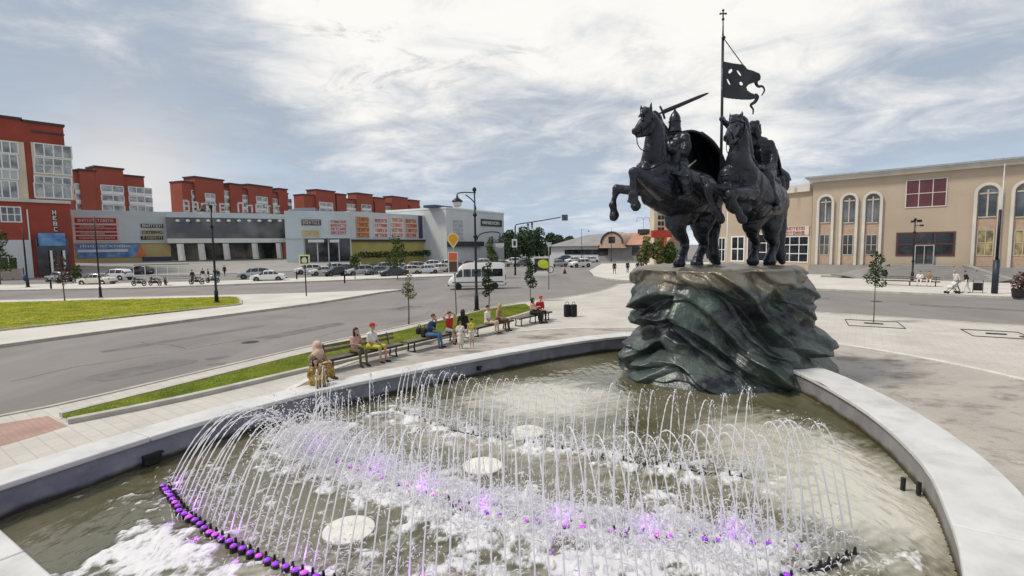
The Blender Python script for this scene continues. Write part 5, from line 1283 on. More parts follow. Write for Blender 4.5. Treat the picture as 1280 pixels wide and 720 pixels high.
mb = MB(); mb.tube([D(985, 238, 70)-wg.location, D(985, 226, 70)-wg.location], .05, 6); mb.box(D(986, 224.5, 70)-wg.location, (.5, .3, .35)); o = mb.build('floodlight', M_dark, None); o.parent = wg; o.matrix_parent_inverse = Matrix.Rotation(-FW.rz, 4, 'Z')
# ---- grey-roofed market hall and orange-roofed house far up the street
FK = Facade(at_px(689, 150), at_px(762, 138)); mk = bld(FK, 'low market hall with a grey hipped roof at the end of the street', name='market_hall')
zt = FK.uv(725, 307.5)[1]; zr = FK.uv(740, 293)[1]
mb = MB(); fbox(mb, 0, 0, FK.L, zt, 0, 14); mb.build('wall', M_panel2, mk)
L_ = FK.L; mb = MB(); mb.add([(-1, -1, zt+.003), (L_+1, -1, zt+.003), (L_+1, 15, zt+.003), (-1, 15, zt+.003), (L_*.42, 7, zr), (L_+.5, 7, zr+.6)], [(0, 1, 5, 4), (1, 2, 5), (2, 3, 4, 5), (3, 0, 4), (3, 2, 1, 0)]); mb.build('roof', mat('grey_sheet_roof', (.25, .25, .255), .6, var=.1, scale=.2), mk)
a, c, b_, d = FK.rect(706, 312, 752, 318); mb = MB(); fbox(mb, a, c, b_, d, -.1, 0); mb.build('window_band', M_glassd, mk)
FQ = Facade(at_px(748, 132), at_px(832, 120)); oq = bld(FQ, 'house with a pale orange roof and round gable left of the statue', name='orange_roof_house')
zt = FQ.uv(800, 306)[1]; zr = FQ.uv(800, 290)[1]
mb = MB(); fbox(mb, 0, 0, FQ.L, zt, 0, 14); mb.build('wall', M_grey, oq)
L_ = FQ.L; mb = MB(); mb.add([(-1, -1.2, zt+.003), (L_, -1.2, zt+.003), (L_, 15, zt+.003), (-1, 15, zt+.003), (L_*.3, 7, zr), (L_, 7, zr)], [(0, 1, 5, 4), (1, 2, 5), (2, 3, 4, 5), (3, 0, 4), (3, 2, 1, 0)]); mb.build('roof', mat('orange_roof', (.42, .23, .15), .8, var=.12, scale=.3), oq)
cu, cz = FQ.uv(769, 305); mb = MB(); n = 16; r_ = 3.1
pts = [(cu-r_*1.25, cz-1.0)]+[(cu-r_*math.cos(math.pi*i/n), cz+(r_*.95)*math.sin(math.pi*i/n)) for i in range(n+1)]+[(cu+r_*1.25, cz-1.0)]
mb.add([(x, -1.8, z) for x, z in pts]+[(x, 5, z) for x, z in pts], [tuple(range(len(pts)))[::-1], tuple(range(len(pts), 2*len(pts)))]+[(i, (i+1) % len(pts), (i+1) % len(pts)+len(pts), i+len(pts)) for i in range(len(pts))])
gb = mb.build('gable', mat('gable_render', (.45, .33, .26), .8), oq); mb = MB(); pts2 = [(x*1, z) for x, z in pts[1:-1]]
mb.tube([(x, -1.9, z+.1) for x, z in pts2], .25, 6); mb.build('gable_rim', M_roofd, gb); mb = MB(); fbox(mb, cu-.9, cz+.3, cu+.9, cz+1.9, -1.9, -1.79); mb.build('window', M_glassd, gb)
for (x0, x1) in ((748, 760), (790, 812), (815, 830)):
    a, c, b_, d = FQ.rect(x0, 308, x1, 319); mb = MB(); fbox(mb, a, c, b_, d, -.15, 0); mb.build('window', M_glassd, oq)
mb = MB(); a, c, b_, d = FQ.rect(786, 286, 797, 290.5); fbox(mb, a, zr-.3, b_, d, 5, 8); mb.build('roof_vent', M_dark, oq)
# slim beige tower with the red sign
FT = Facade(at_px(817, 96), at_px(833, 96)); tw = bld(FT, 'slim beige sign tower with dark grid openings seen under the left horse', name='sign_tower', cat='tower')
zt = FT.uv(825, 255)[1]; mb = MB(); fbox(mb, 0, 0, FT.L, zt, 0, 3); mb.build('shaft', M_cream, tw)
for k in range(9):
    mb = MB(); z = zt-1-k*1.15; fbox(mb, FT.L*.28, z-.8, FT.L*.5, z, -.05, 0); fbox(mb, FT.L*.55, z-.8, FT.L*.75, z, -.05, 0); mb.build('opening', M_dark, tw)
a, c, b_, d = FT.rect(813, 288, 838, 297); mb = MB(); fbox(mb, a, c, b_, d, -1.2, -.01); mb.build('red_sign', M_redp, tw)
for x in (824, 829.5): 
    u = FT.uv(x, 310)[0]; mb = MB(); fbox(mb, u-.25, 0, u+.25, FT.uv(825, 297)[1], -.9, -.4); mb.build('orange_post', M_orange, tw)
# ------------------------------------------------------------------ trees, plants
def leafmat(name, c1, c2):
    m = mat(name, c1, .75, scale=1.6, detail=5, col2=c2, ramp=(.36, .64), spec=.25); return m
LG = leafmat('leaf_green', (.025, .05, .012), (.085, .13, .025)); LD = leafmat('leaf_dark', (.012, .028, .012), (.04, .07, .02)); LF = leafmat('leaf_far', (.035, .065, .032), (.10, .15, .075)); LP = leafmat('leaf_plum', (.05, .025, .025), (.16, .08, .07))
LY = leafmat('leaf_pale', (.05, .075, .02), (.19, .19, .07))
M_bark = mat('bark', (.10, .085, .07), .9, var=.25, scale=6, bump=.5, bscale=20)
def crown(mb, clumps, n, size, rr, zs=1.0):
    tot = sum(c[3]**2 for c in clumps)
    for (x, y, z, r) in clumps:
        for _ in range(max(4, int(n*r*r/tot))):
            while True:
                v = Vector((rr.uniform(-1, 1), rr.uniform(-1, 1), rr.uniform(-1, 1)))
                if .15 < v.length < 1: break
            v *= v.length**-.35
            p = Vector((x, y, z))+Vector((v.x*r, v.y*r, v.z*r*zs))
            a = Vector((rr.gauss(0, 1), rr.gauss(0, 1), rr.gauss(0, .7))).normalized(); b = a.cross(Vector((rr.gauss(0, 1), rr.gauss(0, 1), rr.gauss(0, 1)))).normalized()
            s = size*rr.uniform(.6, 1.4)
            mb.add([p-a*s, p+b*s*.45+a*s*.1, p+a*s, p-b*s*.45+a*s*.1], [(0, 1, 2, 3)])
def tree(name, loc, h, ch, cr, n, size, m, label, seed, group=None, cat='tree', tr=.03, lean=0, clump=6, stake=False):
    rr = random.Random(seed); r = empty(name, loc, 0, label, cat, group)
    mb = MB(); top = h-ch*.35
    mb.tube(smooth_line([(0, 0, -.05), (lean*.3+rr.gauss(0, .02), 0, top*.4), (lean*.7, rr.gauss(0, .03), top*.75), (lean, 0, top)], 4), [tr*1.3]+[tr*(1-.045*i) for i in range(12)], 7)
    for k in range(5):
        z = h-ch*rr.uniform(.45, .95); w = rr.uniform(0, 6.28); l = cr*rr.uniform(.5, .9)
        mb.tube([(lean*z/h, 0, z), (lean*z/h+math.cos(w)*l*.6, math.sin(w)*l*.6, z+l*.45), (lean*z/h+math.cos(w)*l, math.sin(w)*l, z+l*.8)], [tr*.5, tr*.3, tr*.12], 5)
    mb.build('trunk', M_bark, r, True)
    cl = []
    for k in range(clump):
        t = (k+.5)/clump; z = h-ch+ch*t; q = cr*(.55+.6*math.sin(math.pi*min(1, .25+t*.75)))*.62
        w = rr.uniform(0, 6.28); o = cr*rr.uniform(.15, .55)*(1-.5*t)
        cl.append((lean*z/h+math.cos(w)*o, math.sin(w)*o, z, q*rr.uniform(.7, 1.1)))
    mb = MB(); crown(mb, cl, n, size, rr, .9); mb.build('crown', m, r)
    return r
g3 = lambda px, py, z=.12: G(px, py, z)
# saplings with known foot points (pixel size -> metres)
def sap(px, py, ytop, yc, wpx, m, n, label, seed, z=.12, tr=.025, name='sapling', cat='sapling', group='young street trees', clump=7, size=None):
    p = G(px, py, z); d = p.y; h = (py-ytop)*d/FPX; n = int(n*1.7); ch = (yc-ytop)*d/FPX; cr = wpx/2*d/FPX
    return tree(name, p, h, ch, cr, n, size or max(.05, d*.0026), m, label, seed, group, cat, tr, 0, clump)
sap(511, 404, 343, 373, 20, LY, 170, 'thin sapling with a sparse pale crown on the grass strip behind the benches', 1, .2, .04)
sap(611, 386, 327, 369, 20, LD, 420, 'dark bushy sapling right of the tall lamp post by the van', 2, .2, .035)
sap(663, 376, 317, 357, 20, LD, 420, 'dark slender sapling at the right end of the grass strip', 3, .12, .035)
sap(1092, 403, 313, 357, 26, LD, 460, 'slender sapling in a square tree pit beside the right hand road', 4, .12, .025)
sap(81, 376, 322, 352, 26, LP, 260, 'small plum coloured sapling behind the left lawn', 5, .12, .05)
sap(497, 349, 297, 331, 32, LG, 480, 'green leafy young tree in front of the mustard wall', 6, .1, .06)
sap(615, 347, 296, 327, 20, LG, 320, 'thin young tree standing beyond the white minibus roof', 7, .1, .05)
sap(444, 349, 318, 332, 18, LG, 200, 'low leafy bush tree among the parked cars by the entrance', 8, .1, .05)
sap(0, 356, 283, 332, 36, LG, 900, 'green tree cut by the left edge before the red house', 9, .1, .12, 'tree', 'tree', None)
sap(95, 352, 330, 347, 18, LG, 160, 'round green shrub beside the blue awning', 12, .1, .06)
for i, (px, py, yt, w, lab) in enumerate(((808, 336, 299, 26, 'bright green tree left of the red sign post'), (822, 335, 301, 24, 'bright green tree in front of the slim sign tower'), (838, 334, 303, 22, 'green tree between the left horse hind legs'), (893, 337, 300, 20, 'green tree beside the yellow pilaster behind the horses'))):
    p = G(px, py, .1); d = 88; p = D(px, py, d); p.z = .1
    tree('street_tree', p, (py-yt)*d/FPX, (py-yt)*.8*d/FPX, w/2*d/FPX, 900, .28, LY if i < 2 else LG, lab, 20+i, None, 'tree', .12, 0, 8)
# belt of big trees at the end of the street
bt = [(640, 150, 290, 30), (655, 155, 287, 34), (672, 160, 286, 32), (688, 170, 293, 26), (700, 175, 295, 22), (712, 185, 297, 22), (632, 175, 297, 26)]
names = ['leftmost broad dark tree beyond the box shop', 'tallest dark tree behind the traffic light mast', 'broad dark tree behind the yellow sign board', 'dark tree left of the market hall roof', 'small dark tree showing over the market hall eaves', 'far tree peeping above the grey market roof', 'dark tree touching the grey box shop corner']
for i, (px, d, yt, w) in enumerate(bt):
    p = D(px, 320, d); p.z = 0; h = D(px, yt, d).z
    tree('broad_tree', p, h, h*.85, w/2*d/FPX, 1700, .5, LF, names[i], 40+i, None, 'tree', .3, 0, 9)
# hedge along the mustard wall
Fh = Facade((FN.A.x, FN.A.y), at_px(545, 142)); rr = random.Random(77); mb = MB(); cl = []
for k in range(26):
    p = FN.A+FN.t*(2+k*1.35)-FN.n*1.4; cl.append((p.x, p.y, 2.6+rr.uniform(-.1, .2), rr.uniform(.7, 1.0)))
crown(mb, cl, 2600, .24, rr, .9); o = mb.build('hedge', LD); tag(o, 'dark clipped hedge at the foot of the mustard wall', 'hedge')
# plum shrub in a pot at the right edge
p = G(1273, 372, .12); o = empty('potted_shrub', p, 0, 'dark plum shrub in a planter at the right edge of the pavement', 'shrub')
mb = MB(); mb.lathe([(.28, 0), (.34, .05), (.40, .55), (.43, .6), (.36, .6), (.34, .5)], n=18); mb.build('planter', mat('dark_planter', (.05, .045, .05), .6), o, True)
mb = MB(); crown(mb, [(0, 0, 1.15, .5), (.15, .1, 1.45, .35), (-.2, -.1, .85, .4), (.2, -.1, .9, .35)], 420, .1, random.Random(5)); mb.build('foliage', LP, o)
# iron frames of the tree pits
for (px, py, lab) in ((1092, 405, 'square iron tree pit frame round the slender sapling'), (1245, 418, 'empty square iron tree pit frame in the pale paving')):
    p = G(px, py, .12); mb = MB(); s = 1.1 if px < 1200 else .95
    for a, b in (((-s, -s), (s, -s)), ((s, -s), (s, s)), ((s, s), (-s, s)), ((-s, s), (-s, -s))): mb.tube([(*a, .012), (*b, .012)], .022, 4)
    mb.tube([(-s*.35, 0, .02), (s*.35, 0, .02)], .045, 5)
    o = mb.build('tree_pit_frame', M_dark, None, False, p); o.rotation_euler = (0, 0, R(-30)); tag(o, lab, 'tree pit')
# ------------------------------------------------------------------ vehicles
def paint(name, c, metal=0): return mat('paint_'+name, c, .28, metal, .03, coat=.6, spec=.5)
M_tyre = mat('tyre_rubber', (.018, .018, .018), .8); M_rim = mat('alloy', (.42, .42, .43), .3, .8, .05)
M_cg = mat('car_glass', (.012, .015, .018), .05, spec=.9, var=.3); M_hl = mat('headlight_glass', (.6, .62, .64), .1, spec=.8, var=.05); M_tl = mat('tail_light_glass', (.35, .015, .012), .15)
M_plast = mat('black_plastic', (.02, .02, .021), .6)
ST = {
 'sedan': ([(-2.18, .40, .66, .66, .68, .55), (-2.1, .30, .80, .76, .86, .62), (-1.75, .24, .90, .83, .99, .68), (-1.35, .22, .92, .85, 1.03, .68), (-.72, .2, .92, .87, 1.40, .55), (-.1, .2, .92, .88, 1.46, .57), (.45, .2, .91, .88, 1.42, .56), (1.08, .2, .90, .87, .99, .72), (1.6, .22, .84, .84, .90, .70), (2.0, .26, .72, .78, .78, .6), (2.18, .36, .6, .68, .64, .52)], (3, 7), (-1.32, 1.32), .31),
 'suv': ([(-2.15, .5, .85, .7, .9, .6), (-2.1, .38, .98, .80, 1.05, .68), (-1.98, .3, 1.02, .86, 1.25, .70), (-1.6, .28, 1.03, .89, 1.60, .64), (-.6, .26, 1.03, .90, 1.68, .64), (.35, .26, 1.02, .90, 1.64, .63), (1.0, .26, 1.0, .89, 1.14, .76), (1.6, .28, .96, .87, 1.03, .74), (2.02, .32, .84, .82, .92, .66), (2.18, .42, .7, .72, .76, .56)], (1, 6), (-1.3, 1.32), .36),
 'hatch': ([(-1.92, .42, .7, .68, .74, .58), (-1.86, .32, .86, .78, .93, .64), (-1.72, .26, .92, .83, 1.08, .66), (-1.25, .22, .93, .85, 1.42, .58), (-.4, .2, .93, .86, 1.50, .59), (.35, .2, .92, .86, 1.45, .58), (1.0, .2, .9, .85, 1.0, .71), (1.45, .22, .84, .82, .9, .68), (1.78, .28, .72, .76, .78, .58), (1.93, .38, .6, .66, .64, .5)], (1, 6), (-1.18, 1.2), .30)}
CARN = 0
def ring_pts(st):
    x, zb, zs, w, zt, wr = st
    r = [(w*.82, zb), (w*.98, zb+.10), (w, (zb+zs)/2), (w*.965, zs), (wr+(w*.965-wr)*.12, zs+(zt-zs)*.86), (wr*.93, zt-.005), (0, zt+.02)]
    return [Vector((x, y, z)) for y, z in r]+[Vector((x, -y, z)) for y, z in r[-2::-1]]
def car_parts(kind):
    S_, (g0, g1), (xr, xf), wr_ = ST[kind]
    rings = [ring_pts(s) for s in S_]; n = len(rings[0]); N = len(rings)
    body = MB(); body.add([p for r in rings for p in r], [(i*n+k, (i+1)*n+k, (i+1)*n+(k+1) % n, i*n+(k+1) % n) for i in range(N-1) for k in range(n)]+[tuple(range(n)), tuple((N-1)*n+k for k in range(n))[::-1]])
    glass = MB()
    def pane(i, k, j=None, k2=None, ins=.1, lift=.012):
        a, b, c, d = rings[i][k], rings[i+1][k], rings[i+1][k+1], rings[i][k+1]
        cen = (a+b+c+d)/4; nn = (b-a).cross(d-a).normalized()
        if nn.dot(cen-Vector((cen.x*.8, 0, .8))) < 0: nn = -nn
        q = [v+(cen-v)*ins+nn*lift for v in (a, b, c, d)]
        glass.add(q, [(0, 1, 2, 3)])
    for i in range(g0, g1):
        for k in (3, 8): pane(i, k)
    # windscreen and rear window
    for i in (g1-1, g0):
        for k in (4, 5, 6, 7): pane(i, k, ins=.05)
    return body, glass
MESH = {}
def car(kind, loc, rz, pc, label, group='parked cars', cat='car', name='parked_car'):
    key = kind
    o = empty(name, loc, rz, label, cat, group)
    if key not in MESH:
        b, g = car_parts(kind); S_ = ST[kind]; xr, xf = S_[2]; r = S_[3]; P = {}
        bo = b.build('body', pc, o); autosmooth(bo, 38); bm = besub(bo)
        P['body'] = bo.data
        P['windows'] = g.build('windows', M_cg, o).data
        # wheel
        mb = MB(); Mx = Matrix.Rotation(R(90), 4, 'X')
        mb.lathe([(r*.6, -.1), (r*.93, -.1), (r, -.06), (r, .06), (r*.93, .1), (r*.6, .1)], n=20, M=Mx); ty = mb.build('tyre', M_tyre, None, True)
        mb = MB(); mb.lathe([(r*.62, -.085), (r*.58, -.105), (r*.2, -.09), (r*.1, -.11)], n=20, M=Mx)
        for k in range(5): w = k*2*math.pi/5; mb.tube([Vector((math.cos(w)*r*.15, -.108, math.sin(w)*r*.15)), Vector((math.cos(w)*r*.58, -.104, math.sin(w)*r*.58))], .03, 4)
        rm = mb.build('rim', M_rim, None); P['tyre'] = ty.data; P['rim'] = rm.data; bpy.data.objects.remove(ty); bpy.data.objects.remove(rm)
        f = S_[0][-1]; zf = S_[0][-2][4]-.12; wf = S_[0][-2][3]
        mb = MB(); mb.ell((0, 0, 0), (.12, .2, .075)); hl = mb.build('headlight', M_hl, None, True); P['headlight'] = hl.data; bpy.data.objects.remove(hl)
        mb = MB(); mb.ell((0, 0, 0), (.06, .17, .09)); hl = mb.build('tail_light', M_tl, None, True); P['tail_light'] = hl.data; bpy.data.objects.remove(hl)
        mb = MB(); mb.box((f[0]-.02, 0, .42), (.08, 1.0, .18)); mb.box((f[0]+.01, 0, zf-.06), (.06, .9, .08)); mb.box((S_[0][0][0]+.01, 0, .40), (.06, 1.2, .14)); q = mb.build('grille', M_plast, None); P['grille'] = q.data; bpy.data.objects.remove(q)
        mb = MB(); mb.box((f[0]+.03, 0, .44), (.02, .5, .1)); mb.box((S_[0][0][0]-.03, 0, .62), (.02, .5, .1)); q = mb.build('number_plate', M_white, None); P['number_plate'] = q.data; bpy.data.objects.remove(q)
        mb = MB(); mb.ell((0, 0, 0), (.09, .1, .07)); q = mb.build('mirror', M_plast, None, True); P['mirror'] = q.data; bpy.data.objects.remove(q)
        mb = MB(); mb.lathe([(r*1.16, -.03), (r*1.16, .03)], (0, 0, 0), 18, Mx)
        q = mb.build('wheel_arch', M_plast, None); P['wheel_arch'] = q.data; bpy.data.objects.remove(q)
        MESH[key] = P
        for ch in list(o.children): bpy.data.objects.remove(ch)
    P = MESH[key]; S_ = ST[kind]; xr, xf = S_[2]; r = S_[3]
    def add(nm, par, l=(0, 0, 0), rot=0, m=None):
        q = bpy.data.objects.new(nm, P[nm]); COL.objects.link(q); q.parent = par; q.location = l; q.rotation_euler = (0, 0, rot)
        if m: q.material_slots[0].link = 'OBJECT'; q.material_slots[0].material = m
        return q
    add('body', o, m=pc); add('windows', o); add('grille', o); add('number_plate', o)
    ww = S_[0][4][3]-.09
    for x in (xr, xf):
        for s in (-1, 1):
            w = add('tyre', o, (x, s*ww, r), 0 if s < 0 else math.pi); w.name = 'wheel'; add('rim', w); add('wheel_arch', o, (x, s*(S_[0][4][3]*.985), r))
    zf = S_[0][-3][4]-.13
    for s in (-1, 1):
        add('headlight', o, (S_[0][-2][0]-.02, s*(S_[0][-2][3]-.16), zf)); add('tail_light', o, (S_[0][1][0]-.0, s*(S_[0][1][3]-.12), S_[0][1][2]-.02)); add('mirror', o, (S_[1][1] and S_[0][S_[1][1]][0]-.25, s*(S_[0][S_[1][1]][3]+.08), S_[0][S_[1][1]][2]+.06))
    return o
def besub(o): return o
white = paint('white', (.72, .72, .71)); silver = paint('silver', (.40, .41, .42), .5); black = paint('black', (.015, .015, .017)); greyc = paint('grey', (.13, .135, .14), .4); beige = paint('beige', (.45, .40, .33), .3); cream = paint('cream', (.62, .58, .5)); bluec = paint('blue', (.03, .06, .13), .3); redc = paint('red', (.28, .03, .025))
PN = {'white': white, 'silver': silver, 'black': black, 'grey': greyc, 'beige': beige, 'cream': cream, 'blue': bluec, 'red': redc}
def carpx(kind, px, py, deg, col, label, z=.02, d=None):
    p = G(px, py, z) if d is None else D(px, 340, d); p.z = z
    return car(kind, p, R(deg), PN[col], label)
# (kind, px, py of the ground point below its middle, heading, colour, what it looks like)
for a in (
 ('suv', 318, 348.5, 205, 'silver', 'silver estate car nearest the left lamp post, rear of the pair'),
 ('sedan', 336, 351.5, 195, 'white', 'white car in front of the silver one by the car park kerb'),
 ('sedan', 122, 356, 178, 'cream', 'cream car parked alone behind the slim dark lamp post'),
 ('suv', 385, 342.5, 215, 'white', 'white car half behind the square yellow framed sign'),
 ('sedan', 404, 344, 218, 'cream', 'cream car right of the square yellow framed sign'),
 ('suv', 416, 340, 216, 'white', 'white high car in the second row by the entrance'),
 ('hatch', 421, 345, 220, 'black', 'black hatchback between the white cars near the bollard'),
 ('suv', 450, 344.5, 215, 'silver', 'silver car with dark flank behind the last bollard'),
 ('sedan', 473, 344, 214, 'grey', 'grey saloon beside the silver car'),
 ('suv', 478, 339.5, 212, 'silver', 'silver high car behind the grey saloon'),
 ('sedan', 492, 345.5, 216, 'black', 'black saloon behind the pale sapling'),
 ('hatch', 510, 343, 212, 'cream', 'cream hatchback right of the pale sapling'),
 ('suv', 517, 338.5, 212, 'beige', 'beige high car behind the cream hatchback'),
 ('sedan', 532, 342, 210, 'white', 'white saloon left of the orange sign pole'),
 ('suv', 537, 335.5, 210, 'white', 'white high car in the back row left of the yellow sign'),
 ('sedan', 549, 340, 210, 'cream', 'cream saloon nearest the orange sign pole'),
 ('suv', 556, 335, 210, 'white', 'white high car behind the orange sign'),
 ('sedan', 584, 334, 205, 'red', 'dark red car beyond the white minibus'),
 ('suv', 600, 333, 205, 'white', 'white car roof just over the white minibus'),
 ('sedan', 626, 333.5, 205, 'beige', 'beige car right of the white minibus'),
 ('suv', 640, 331, 200, 'white', 'white car parked at the foot of the traffic light mast'),
 ('hatch', 652, 333, 205, 'grey', 'grey hatchback right of the traffic light mast'),
 ('sedan', 655, 328, 200, 'cream', 'cream car deep in the row below the dark trees'),
 ('sedan', 697, 333.5, 200, 'silver', 'silver car beside the pole with the round sign'),
 ('suv', 704, 327, 195, 'blue', 'dark blue car in front of the market hall corner'),
 ('sedan', 717, 328.5, 200, 'white', 'white car in the middle of the market hall row'),
 ('suv', 725, 334, 205, 'white', 'white car standing out on the road before the market hall'),
 ('sedan', 738, 328, 200, 'white', 'white saloon at the right end of the market hall row')): carpx(*a)
for (px, py, dg, c, l) in ((432, 340.5, 215, 'black', 'black car deep in the second row by the entrance'), (463, 339.5, 214, 'black', 'black car in the back row under the hedge'), (500, 338.5, 212, 'white', 'white car in the back row under the hedge'), (570, 337, 208, 'grey', 'grey car behind the minibus nose'), (660, 331, 200, 'beige', 'beige car left of the yellow sign board')): carpx('sedan', px, py, dg, c, l)
# cars further left by the blue awning
carpx('suv', 146, 350, 175, 'white', 'long white car in front of the blue mural'); carpx('suv', 176, 344, 170, 'black', 'black car in front of the tan wall by the mural')
carpx('hatch', 74, 352, 160, 'silver', 'silver hatchback by the shrub before the red house')
# ---- white minibus on the road
def minibus(loc, rz, label):
    o = empty('minibus', loc, rz, label, 'minibus')
    S_ = [(-2.85, .5, 1.2, .80, 2.2, .70), (-2.78, .36, 1.2, .92, 2.5, .78), (-2.5, .32, 1.2, .97, 2.62, .80), (-1.0, .3, 1.2, .98, 2.66, .80), (.6, .3, 1.2, .98, 2.64, .80), (1.35, .3, 1.2, .98, 2.5, .78), (1.75, .3, 1.18, .97, 2.15, .80), (2.2, .32, 1.15, .95, 1.45, .82), (2.6, .36, 1.0, .90, 1.15, .76), (2.82, .44, .8, .80, .86, .68)]
    rings = [ring_pts(s) for s in S_]; n = len(rings[0]); N = len(rings)
    b = MB(); b.add([p for r in rings for p in r], [(i*n+k, (i+1)*n+k, (i+1)*n+(k+1) % n, i*n+(k+1) % n) for i in range(N-1) for k in range(n)]+[tuple(range(n)), tuple((N-1)*n+k for k in range(n))[::-1]])
    autosmooth(b.build('body', white, o), 38)
    for s in (-1, 1):
        for (x0, x1) in ((-2.55, -1.55), (-1.48, -.5), (-.43, .5), (.58, 1.3)):
            mb = MB(); y = .985*s; z0, z1 = 1.28, 2.02
            def yy(z): t = (z-1.2)/(2.64-1.2); return s*(.946+(.82-.946)*t/.86*.9+.02)
            mb.add([(x0, yy(z0), z0), (x1, yy(z0), z0), (x1, yy(z1), z1), (x0, yy(z1), z1)], [(0, 1, 2, 3)]); mb.build('side_window', M_cg, o)
        mb = MB(); mb.add([(1.42, s*.955, 1.28), (2.05, s*.945, 1.25), (1.72, s*.88, 1.9), (1.42, s*.875, 2.0)], [(0, 1, 2, 3)]); mb.build('side_window', M_cg, o)
        mb = MB(); mb.box((0, 0, 0), (5.0, .02, .08)); mb.build('rubbing_strip', M_plast, o, loc=(-.1, s*.985, .74))
    a, c, d, e = rings[6][4], rings[7][4], rings[7][8], rings[6][8]; up = Vector((.05, 0, .035))
    mb = MB(); mb.add([rings[6][4]*1+up, rings[7][4]+up, rings[7][6]+up, rings[7][8]+up, rings[6][8]+up, rings[6][6]+up], [(0, 1, 2, 5), (5, 2, 3, 4)]); mb.build('windscreen', M_cg, o)
    Mx = Matrix.Rotation(R(90), 4, 'X'); r = .36
    for x in (-1.75, 1.85):
        for s in (-1, 1):
            mb = MB(); mb.lathe([(r*.6, -.11), (r*.93, -.11), (r, -.06), (r, .06), (r*.93, .11), (r*.6, .11)], n=20, M=Mx); w = mb.build('wheel', M_tyre, o, True, (x, s*.86, r))
            mb = MB(); mb.lathe([(r*.6, -.08), (r*.6, -.115), (r*.15, -.12)], n=16, M=Mx if s < 0 else Matrix.Rotation(math.pi, 4, 'Z') @ Mx); mb.build('rim', M_rim, w)
    for s in (-1, 1):
        mb = MB(); mb.ell((2.66, s*.68, .86), (.14, .17, .12)); mb.build('headlight', M_hl, o, True)
        mb = MB(); mb.box((-2.84, s*.78, 1.15), (.06, .12, .5)); mb.build('tail_light', M_tl, o)
        mb = MB(); mb.box((1.95, s*1.12, 1.4), (.12, .2, .3)); mb.build('mirror', M_plast, o)
    mb = MB(); mb.box((2.8, 0, .48), (.14, 1.5, .22)); mb.box((-2.86, 0, .5), (.1, 1.7, .16)); mb.build('bumper', M_plast, o)
    mb = MB(); mb.box((-.6, 0, 2.72), (1.3, .8, .12)); mb.build('roof_hatch', greyc, o)
    return o
p = G(596, 361, 0); minibus(p, R(186), 'white minibus with a dark window band turning on the road')
# ---- motorcycles and their riders by the car park kerb
def motorbike(loc, rz, label, m):
    o = empty('motorcycle', loc, rz, label, 'motorcycle', 'motorcycles by the car park kerb')
    for x in (-.68, .70):
        mb = MB(); P = [Vector((x+math.cos(w)*.27, 0, .31+math.sin(w)*.27)) for w in [k*math.pi/9 for k in range(19)]]; mb.tube(P, .055, 6, False); mb.tube([(x, -.06, .31), (x, .06, .31)], .09, 10)
        for k in range(6): w = k*math.pi/3; mb.tube([(x, 0, .31), (x+math.cos(w)*.25, 0, .31+math.sin(w)*.25)], .012, 4)
        mb.build('wheel', M_tyre, o, True)
    mb = MB(); mb.tube([(-.68, .09, .31), (-.15, .09, .4), (.1, .08, .75)], .03, 6); mb.tube([(-.68, -.09, .31), (-.15, -.09, .4), (.1, -.08, .75)], .03, 6)
    for s in (-1, 1): mb.tube([(.70, .08*s, .31), (.45, .08*s, .95)], .03, 6)
    mb.box((.0, 0, .42), (.42, .24, .3)); mb.tube([(-.1, -.16, .3), (-.8, -.17, .36)], .045, 8); mb.build('frame', M_plast, o)
    mb = MB(); mb.ell((.16, 0, .82), (.3, .15, .15)); mb.ell((.55, 0, .88), (.16, .15, .2)); mb.ell((-.72, 0, .72), (.26, .1, .07)); mb.build('bodywork', m, o, True)
    mb = MB(); mb.ell((-.32, 0, .80), (.4, .14, .08)); mb.build('seat', M_plast, o, True)
    mb = MB(); mb.tube([(.36, -.36, 1.04), (.46, -.12, 1.0), (.46, .12, 1.0), (.36, .36, 1.04)], .02, 6); mb.build('handlebar', M_plast, o); mb = MB(); mb.ell((.66, 0, .95), (.07, .09, .09)); mb.build('headlight', M_hl, o, True)
    return o
for (px, py, dg, m, l) in ((174, 357.5, 172, black, 'black touring motorcycle leftmost of the row by the kerb'), (194, 357, 165, black, 'black motorcycle in the middle of the row by the kerb'), (207, 356.5, 130, greyc, 'dark motorcycle seen nearly head on by the pale rail'), (246, 355.5, 175, black, 'black motorcycle left of the standing riders'), (266, 353.5, 170, silver, 'pale motorcycle in front of the standing riders')): motorbike(G(px, py, .12), R(dg), l, m)
# ------------------------------------------------------------------ people
SKIN = mat('skin', (.50, .30, .21), .55, var=.06, scale=8); SKIN2 = mat('skin_tan', (.38, .22, .15), .55, var=.06, scale=8)
HAIRS = {'dark': mat('dark_hair', (.018, .013, .011), .5), 'brown': mat('brown_hair', (.09, .05, .03), .5), 'blond': mat('blond_hair', (.42, .30, .13), .5), 'black': mat('black_hair', (.01, .009, .009), .45)}
CL = {}
def cloth(n, c, **k):
    if n not in CL: CL[n] = mat('cloth_'+n, c, .85, bump=.3, bscale=26, var=k.pop('var', .15), scale=k.pop('scale', 7), **k)
    return CL[n]
cloth('white', (.68, .67, .64)); cloth('red', (.48, .025, .03)); cloth('blue', (.03, .06, .16)); cloth('jeans', (.09, .17, .30)); cloth('black', (.014, .014, .015)); cloth('lime', (.46, .46, .05)); cloth('pink', (.62, .38, .36)); cloth('beige', (.52, .42, .30)); cloth('olive', (.11, .095, .045)); cloth('brown', (.10, .06, .035)); cloth('plum', (.06, .018, .02)); cloth('grey', (.25, .24, .24))
cloth('gold', (.16, .09, .02), col2=(.44, .29, .07), scale=16); cloth('leopard', (.10, .06, .035), col2=(.42, .32, .2), scale=22); cloth('cream', (.62, .58, .5)); cloth('scarf', (.55, .36, .28), col2=(.62, .48, .38), scale=18)
